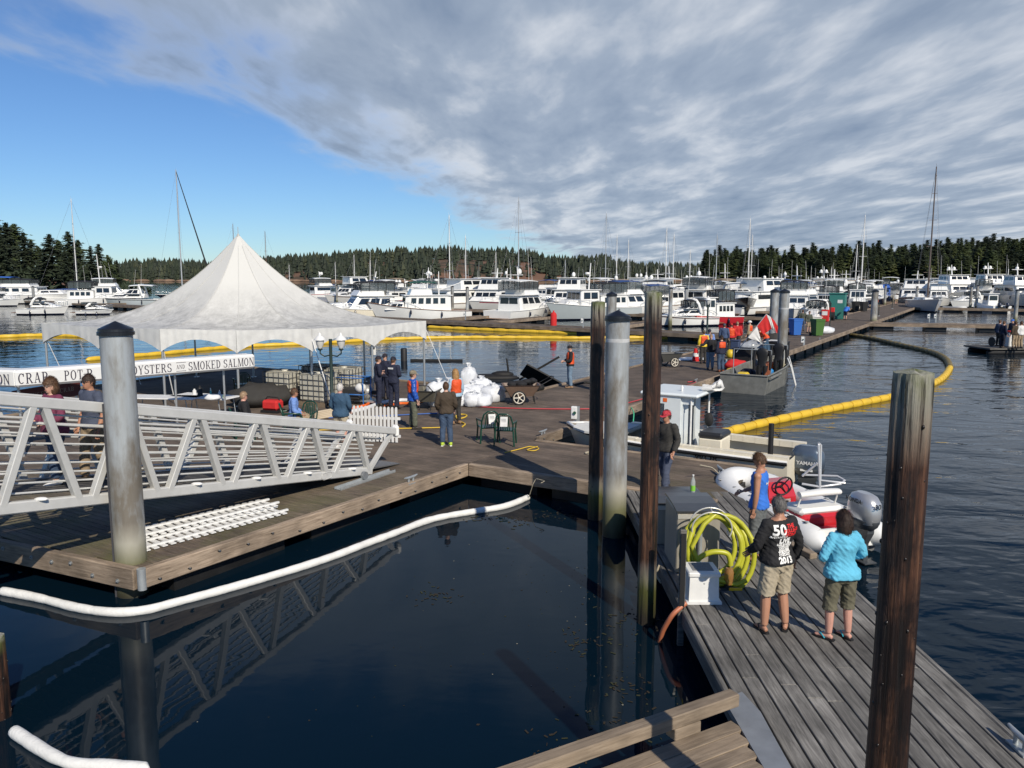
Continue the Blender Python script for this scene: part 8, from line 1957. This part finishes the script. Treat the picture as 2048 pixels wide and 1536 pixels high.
pts += [end + Vector((-.18, -.08, -.12)), end + Vector((-.36, -.12, -.45)), end + Vector((-.25, -.16, -.75)), end + Vector((.0, -.18, -.95)), end + Vector((.3, -.2, -1.02)), end + Vector((.45, -.2, -.95))]
b.tube(pts, .037, 10); b.build('hose', hosem, hz)
b = MB(); pts = [Vector((-.26, -.16, .2)), Vector((-.24, -.2, .55)), Vector((-.02, -.24, .68)), Vector((.22, -.25, .66)), Vector((.26, -.25, .52)), Vector((.26, -.25, .45))]
sm_ = []
for a, c in zip(pts, pts[1:]):
    for k in range(5): sm_.append(lerp(a, c, k / 5))
for _ in range(4): sm_ = [sm_[0]] + [(sm_[i - 1] + sm_[i] * 2 + sm_[i + 1]) / 4 for i in range(1, len(sm_) - 1)] + [sm_[-1]]
b.tube(sm_, .042, 10); b.build('hose_end', hosem, hz)
b = MB(); b.lathe([(.05, .38), (.07, .32), (.07, .2), (.05, .12)], (.24, -.27, .05), 14); b.build('sight_glass', mat('amber_glass', (.3, .15, .05), .1, alpha=.8), hz)
b = MB(); b.tube([(.24, -.27, .17), (.2, -.27, .05), (.02, -.28, .0)], .06, 10); b.box((.12, -.27, .05), (.2, .14, .16), b=.03); b.build('valve', blackrub, hz); b = MB(); b.box((.33, -.33, .12), (.2, .02, .05), b=.008); b.build('valve_handle', mat('yellow_handle', (.8, .45, .02), .4), hz)
b = MB(); pts = [Vector((math.cos(a) * .3, -.12, .98 + math.sin(a) * .26)) for a in [math.pi * (1.15 - 1.3 * j / 20) for j in range(21)]]; b.tube(pts, .012, 6); b.tube([q + Vector((0, .14, .03)) for q in pts], .012, 6)
for j in (0, 10, 20): b.tube([pts[j], pts[j] + Vector((0, .14, .03))], .01, 5)
b.build('hanger', mat('bright_strip', (.7, .68, .62), .3, .5), hz)
bxp = G(1405, 1222); wbx = thing('white_box', 'white utility box with grey lid panel at the dock edge', 'box', (2.74, 11.12, DECK), 0); b = MB(); b.box((0, 0, .02), (.5, .5, .035)); b.build('base_flange', whitepaint, wbx)
b = MB(); b.loft([[Vector((x * w, y * w, z)) for x, y in ((-1, -1), (1, -1), (1, 1), (-1, 1))] for w, z in ((.215, .03), (.205, .4))], smooth=False); b.build('body', whitepaint, wbx); b = MB(); b.box((0, 0, .43), (.46, .46, .07), b=.015); b.build('lid', whitepaint, wbx); b = MB(); b.box((0, .02, .468), (.3, .32, .006)); b.build('lid_panel', mat('grey_grit_panel', (.25, .25, .25), .8, var=.4, vscale=40), wbx)
b = MB(); b.ell((0, -.208, .3), (.012, .01, .012), 8, 5); b.build('latch', bolt_m, wbx)
pp_ = thing('timber_post', 'weathered post with dark strap at the side dock edge', 'post', (2.385, 10.75, .1)); b = MB(); b.box((0, 0, .75), (.09, .05, 1.7), b=.008); b.build('post', pk_grey, pp_); b = MB(); b.box((.0, -.032, 1.0), (.07, .012, 1.1)); b.build('strap', blackrub, pp_)
hose('hose', 'rusty orange hose running from the white box into the water', 'hose', [(1372, 1206, .62), (1345, 1228, .5), (1325, 1262, .2), (1318, 1290, -.05)], .035, mat('rust_hose', (.42, .14, .07), .5), sm=2)
hose('rope', 'white rope end hanging at the foot of the cabinets', 'rope', [(1318, 1130, .56), (1312, 1150, .4), (1322, 1166, .3)], .018, rope, sm=1)
hose('rope', 'mooring line from the inflatable to the dock cleat', 'rope', [(1462, 955, .6), (1440, 950, .62), (1425, 935, .8), (1400, 930, .95)], .012, rope, sm=1)
hose('rope', 'coil of pale rope on the cross walk edge', 'rope', [(1170, 905), (1182, 902), (1190, 906), (1178, 909), (1168, 906), (1184, 904)], .014, rope)
hose('rope', 'green line dangling beside the wooden pile', 'rope', [(1262, 814, .58), (1268, 825, .5), (1266, 850, .1), (1264, 862, .0)], .02, mat('green_line', (.05, .4, .22), .7), sm=1)
b = MB(); p = G(1240, 812); 
o = thing('timber_block', 'short wooden block lying on the side dock behind the woman', 'block', (4.86, 13.1, DECK), 1.9); b = MB(); b.box((0, 0, .05), (.8, .14, .1), b=.01); b.build('block', pk_tan, o)
# small paper notices on the picket fence and the tent post
p = G(745, 830); o = thing('paper_notice', 'white paper notice taped to a tent post', 'notice', (*vec2(G(748, 790)), DECK + 1.75)); b = MB(); b.box((0, -.05, 0), (.24, .006, .34)); b.build('sheet', C_['white'], o); b = MB(); b.box((0, -.0545, .08), (.16, .002, .05)); b.build('heading', ink_b, o)
# ================================================================== shores and forest
rockm = mat('shore_rock', (.24, .155, .10), .9, var=.5, vscale=.08, bump=.4, bscale=.4)
def terrain_mat():
    m = bpy.data.materials.new('hillside'); m.use_nodes = True
    t, N, L, b = nodes_of(m); g = N('ShaderNodeNewGeometry')
    n = N('ShaderNodeTexNoise'); L(g.outputs['Position'], n.inputs['Vector']); n.inputs['Scale'].default_value = .02; n.inputs['Detail'].default_value = 8
    r = N('ShaderNodeValToRGB'); L(n.outputs['Fac'], r.inputs[0]); r.color_ramp.elements[0].position = .36; r.color_ramp.elements[0].color = (.018, .025, .010, 1); r.color_ramp.elements[1].position = .52; r.color_ramp.elements[1].color = (.16, .085, .05, 1)
    L(r.outputs[0], b.inputs['Base Color']); b.inputs['Roughness'].default_value = .95; return m
hillm = terrain_mat()
def interp(tab, u):
    for (a, c), (d, e_) in zip(tab, tab[1:]):
        if a <= u <= d: return c + (e_ - c) * (u - a) / (d - a)
    return tab[0][1] if u < tab[0][0] else tab[-1][1]
def hill(name, tab, Yf, depth, tree_h, base=0.0, nu=60, bulge=1.0):
    """ridge whose skyline (photo px) less tree height gives the ground; tab: (u, v skyline)"""
    u0, u1 = tab[0][0], tab[-1][0]; b = MB(); rows = []
    for k in range(6):
        f = k / 5; row = []
        for i in range(nu + 1):
            u = u0 + (u1 - u0) * i / nu; Y = (Yf(u) if callable(Yf) else Yf) + depth * f
            top = max(1.0, P(u, interp(tab, u), Y).z - tree_h)
            z = base - .3 + (top - base) * (math.sin(min(1, f * 1.25) * math.pi / 2)) ** bulge if k else base - 1.5
            x = (u - 1024) / FPX * Y
            row.append(Vector((x, Y + 6 * noise.noise((x * .02, k, 0)), z + (1.2 * noise.noise((x * .05, Y * .05, 0)) if k else 0))))
        rows.append(row)
    b.loft(rows, smooth=True, wrap=False, caps=False)
    o = b.build(name, hillm, None, kind='structure'); return rows
def ground_of(rows, fu, fk):
    nu = len(rows[0]) - 1; x = fu * nu; i = min(int(x), nu - 1); y = fk * (len(rows) - 1); k = min(int(y), len(rows) - 2)
    a = lerp(rows[k][i], rows[k][i + 1], x - i); c = lerp(rows[k + 1][i], rows[k + 1][i + 1], x - i); return lerp(a, c, y - k)
barkm = mat('conifer_bark', (.07, .05, .035), .9, var=.3)
def leafm(name, c, rnd=.25):
    m = mat(name, c, .8, var=.55, vscale=.8, rnd=rnd); return m
fir1 = leafm('fir_needles', (.065, .092, .03)); fir2 = leafm('fir_needles_light', (.105, .135, .04)); fir3 = leafm('fir_needles_dark', (.032, .05, .022)); madr = leafm('madrona_leaves', (.11, .13, .04))
def conifer(seed, H=16, R0=3.0, n=420, sparse=.15, droop=.25, quad=.5, bare=.22, flat=1.0, leafmat=None, expo=1.0):
    """returns (crown mesh, trunk mesh): whorled boughs of small leaf clumps"""
    r = random.Random(seed); c = MB(); t = MB()
    t.tube([(0, 0, -.6), (.05 * H * .1 * r.uniform(-1, 1), 0, H * .5), (0, 0, H * .98)], [H * .018, H * .011, .03], 7)
    nb = int(n / 9)
    for i in range(nb):
        f = bare + (1 - bare) * (i / nb) ** .85; z = H * f; rad = R0 * ((1 - f) / (1 - bare)) ** expo * r.uniform(.6, 1.15) + .12
        if r.random() < sparse: rad *= .4
        a = r.uniform(0, 6.283); d = Vector((math.cos(a), math.sin(a), 0)); dr = droop * r.uniform(.2, 1.4)
        if rad > 1: t.tube([(0, 0, z), Vector((0, 0, z)) + d * rad * .8 + Vector((0, 0, -dr * rad * .6 + .1))], [.05, .02], 4, cap=False)
        for k in range(9):
            q = (k + .6) / 9; p = Vector((0, 0, z)) + d * rad * q + Vector((r.gauss(0, .25), r.gauss(0, .25), -dr * rad * q * q + r.gauss(0, .12))) * 1.0
            s_ = quad * r.uniform(.6, 1.3) * (1.15 - .5 * q) * min(1, .3 + rad / R0 * 1.2)
            side = Vector((-d.y, d.x, 0)); nrm_t = Vector((r.gauss(0, .4), r.gauss(0, .4), 0))
            up = Vector((0, 0, .35 * s_ * flat)) 
            p1 = p + side * s_ + nrm_t * .2 - up * .6; p2 = p - side * s_ * r.uniform(.7, 1) + nrm_t * .2 - up * .5; p3 = p + d * s_ * 1.1 - up * .2; p4 = p - d * s_ * .5 + up
            c.add([p1, p3, p4], [(0, 1, 2)]); c.add([p2, p4, p3], [(0, 1, 2)])
    return c.mesh('crown', leafmat or fir1), t.mesh('trunk', barkm)
PROT = [conifer(1, 17, 4.4, 1500, leafmat=fir1, quad=.8, bare=.08), conifer(2, 15, 4.8, 1400, .25, .35, leafmat=fir2, quad=.85, bare=.08), conifer(3, 18, 4.2, 1500, .2, .3, leafmat=fir3, quad=.8, bare=.1), conifer(4, 12, 5.0, 1300, .1, .15, leafmat=madr, bare=.15, quad=.9, expo=.5), conifer(5, 14, 4.0, 1300, .3, .3, leafmat=fir1, quad=.75, bare=.08)]
WIND = [conifer(11, 20, 6.5, 1900, .35, .10, quad=.75, bare=.25, leafmat=fir3, expo=.6), conifer(12, 18, 7.0, 1800, .4, .06, quad=.8, bare=.3, leafmat=fir1, expo=.55), conifer(13, 22, 6.0, 1900, .3, .12, quad=.75, bare=.22, leafmat=fir3, expo=.7)]
def plant_tree(pr, p, sc, rz, label, group, name='conifer_tree'):
    o = thing(name, label, 'tree', p, rz, group); o.scale = (sc[0], sc[0], sc[1])
    link('trunk', pr[1], o); link('crown', pr[0], o); return o
rt = random.Random(5)
# right-hand shore: forest close behind the marina
TAB_R = [(1405, 541), (1440, 533), (1480, 520), (1520, 510), (1560, 503), (1600, 499), (1650, 497), (1700, 492), (1730, 487), (1800, 494), (1850, 487), (1900, 482), (1960, 478), (2048, 475), (2200, 470), (2400, 470)]
rowsR = hill('right_shore_hill', TAB_R, lambda u: 300 - 40 * max(0, (u - 1440) / 600), 110, 15, nu=50)
nR = 0
for k in range(300):
    fu = (k + rt.random()) / 300; fk = rt.choice((.06, .15, .3, .5, .7, .9)) + rt.uniform(-.05, .09); p = ground_of(rowsR, fu, max(.03, fk))
    if nR >= 290: break
    pr = rt.choice((PROT[0], PROT[0], PROT[1], PROT[2], PROT[4], PROT[3] if fk < .4 else PROT[1])); s_ = rt.uniform(.8, 1.02) * (.8 if fk < .2 else 1)
    plant_tree(pr, p, (s_ * rt.uniform(1.2, 1.6), s_), rt.uniform(0, 6.28), 'dense green conifer of the forest behind the right hand moorings', 'forest trees on the right shore'); nR += 1
# left-hand trees: tall wind-shaped firs
GLT = [(-30, 440, 250), (5, 428, 255), (28, 445, 240), (45, 448, 262), (62, 465, 235), (88, 492, 240), (112, 468, 225), (128, 480, 240), (150, 463, 230), (168, 480, 245), (192, 492, 222), (208, 488, 232), (225, 510, 226), (242, 520, 230), (75, 480, 270), (18, 470, 228), (100, 500, 225), (140, 500, 222)]
rowsL = hill('left_shore_hill', [(-400, 480), (-100, 490), (60, 500), (150, 520), (230, 545), (262, 562)], 238, 60, 8, nu=24)
ORD = ['first', 'second', 'third', 'fourth', 'fifth', 'sixth', 'seventh', 'eighth', 'ninth', 'tenth', 'eleventh', 'twelfth', 'thirteenth', 'fourteenth', 'fifteenth', 'sixteenth', 'seventeenth', 'eighteenth', 'nineteenth', 'twentieth']
GLT.sort()
for i, (u, vt, Y) in enumerate(GLT):
    zt = P(u, vt, Y).z; x = (u - 1024) / FPX * Y; zb = 1.0; H = zt - zb; pr = WIND[i % 3]; h0 = (20, 18, 22)[i % 3]
    side_ = 'at the left edge' if u < 40 else ('above the gangplank shed' if u < 110 else ('behind the workboat mast' if u < 180 else 'at the end of the left point'))
    plant_tree(pr, (x, Y, zb), (H / h0 * rt.uniform(.85, 1.1), H / h0), rt.uniform(0, 6.28), 'dark wind shaped fir, %s from the left on the left shore' % ORD[i], 'wind shaped firs on the left shore', 'fir_tree')
# brushy understorey at the left point
ub = MB(); 
for _ in range(2600):
    u = rt.uniform(-150, 300); Y = rt.uniform(222, 250); x = (u - 1024) / FPX * Y; z = rt.uniform(.4, 6.5) * (1 - max(0, (u - 200) / 110)) + .3; s_ = rt.uniform(.5, 1.3)
    v_ = [Vector((x + rt.gauss(0, s_), Y + rt.gauss(0, s_), z + rt.gauss(0, s_ * .7))) for _ in range(3)]; ub.add(v_, [(0, 1, 2)])
ub.build('undergrowth', fir3, None, kind='stuff', label='dark brush under the firs on the left shore', cat='undergrowth')
# far hills across the water: woods that read as one mass
TAB_C = [(150, 545), (250, 523), (350, 520), (440, 526), (540, 517), (640, 510), (720, 503), (800, 499), (900, 495), (960, 497), (1040, 501), (1100, 511), (1160, 516), (1200, 510), (1240, 522), (1300, 528), (1400, 531), (1480, 528), (1560, 530), (1650, 535)]
rowsC = hill('far_hill', TAB_C, lambda u: 640 + 120 * abs(u - 850) / 700, 240, 11, nu=80, bulge=.9)
def small_wood(name, rows, n, H, lab, mats, clear=None):
    w_ = MB(); r = random.Random(len(name))
    for _ in range(n):
        fu, fk = r.random(), r.uniform(.02, 1.0); p = ground_of(rows, fu, fk)
        if clear and noise.noise((p.x * .014, p.z * .09, 5)) > (.0 if .38 < fu < .66 else .2) and fk < .7: 
            if r.random() < .88: continue
        h = H * r.choice((.45, .6, .75, .85, 1.0, 1.25)) * r.uniform(.85, 1.1); rd = h * r.uniform(.2, .42); mi = r.choice((0, 0, 0, 1, 1, 2))
        for lv in range(3):
            z0 = p.z + h * (.08 + .27 * lv); z1 = p.z + h * (.5 + .26 * lv); rr2 = rd * (1 - .28 * lv); a0 = r.uniform(0, 6.28); m_ = 5
            base = [Vector((p.x + math.cos(a0 + 6.28 * j / m_) * rr2 * r.uniform(.6, 1.25), p.y + math.sin(a0 + 6.28 * j / m_) * rr2, z0 + r.uniform(-.5, .5))) for j in range(m_)]
            w_.add(base + [Vector((p.x + r.uniform(-.3, .3), p.y, z1))], [(j, (j + 1) % m_, m_) for j in range(m_)], mi)
    w_.build(name, mats, None, kind='stuff', label=lab, cat='woods')
small_wood('far_woods', rowsC, 7500, 11.5, 'dark conifer woods covering the low hill across the bay', [leafm('far_fir_a', (.02, .031, .015)), leafm('far_fir_b', (.028, .042, .019)), leafm('far_fir_c', (.05, .06, .026))], True)
rows_R2 = rowsR
def gn_wood(name, rows, n, crown, lab, seed, H):
    r = random.Random(seed); me = bpy.data.meshes.new(name); me.from_pydata([ground_of(rows, r.random(), r.uniform(.02, 1)) for _ in range(n)], [], [])
    o = link(name, me, None, label=lab, cat='woods', kind='stuff')
    g = bpy.data.node_groups.new(name, 'GeometryNodeTree'); g.interface.new_socket('Geometry', in_out='INPUT', socket_type='NodeSocketGeometry'); g.interface.new_socket('Geometry', in_out='OUTPUT', socket_type='NodeSocketGeometry')
    gi, go = g.nodes.new('NodeGroupInput'), g.nodes.new('NodeGroupOutput'); ip = g.nodes.new('GeometryNodeInstanceOnPoints'); oi = g.nodes.new('GeometryNodeObjectInfo'); oi.transform_space = 'ORIGINAL'; oi.inputs['Object'].default_value = crown; oi.inputs['As Instance'].default_value = True
    rr_ = g.nodes.new('FunctionNodeRandomValue'); rr_.data_type = 'FLOAT_VECTOR'; rr_.inputs[0].default_value = (0, 0, 0); rr_.inputs[1].default_value = (0, 0, 6.28)
    rs = g.nodes.new('FunctionNodeRandomValue'); rs.data_type = 'FLOAT_VECTOR'; rs.inputs[0].default_value = (.95 * H, .95 * H, .6 * H); rs.inputs[1].default_value = (1.5 * H, 1.5 * H, 1.0 * H); rs.inputs['Seed'].default_value = seed
    g.links.new(gi.outputs[0], ip.inputs['Points']); g.links.new(oi.outputs['Geometry'], ip.inputs['Instance']); g.links.new(rr_.outputs[0], ip.inputs['Rotation']); g.links.new(rs.outputs[0], ip.inputs['Scale']); g.links.new(ip.outputs[0], go.inputs[0])
    md = o.modifiers.new('scatter', 'NODES'); md.node_group = g
def crown_of(me): return next(o for o in bpy.data.objects if o.type == 'MESH' and o.data == me)
for i, (k, n, lb) in enumerate(((0, 260, 'mid green firs massed'), (1, 220, 'light green firs massed'), (2, 160, 'dark firs massed'), (3, 120, 'low leafy madronas'))):
    gn_wood('right_shore_woods', rowsR, n, crown_of(PROT[k][0]), lb + ' on the right shore behind the front trees', 40 + i, .95)
# low rocks along the shores
for nm, rows, n in (('far_shore_rocks', rowsC, 260), ('right_shore_rocks', rowsR, 90)):
    k_ = MB(); r = random.Random(n)
    for _ in range(n): p = ground_of(rows, r.random(), .0); s_ = r.uniform(1.2, 4); k_.ell((p.x, p.y - 1, .3), (s_ * 1.6, s_, s_ * .45), 7, 4, smooth=False)
    k_.build(nm, rockm, None, kind='stuff', label='brown rocks along the waterline of the ' + nm.split('_')[0] + ' shore', cat='rocks')
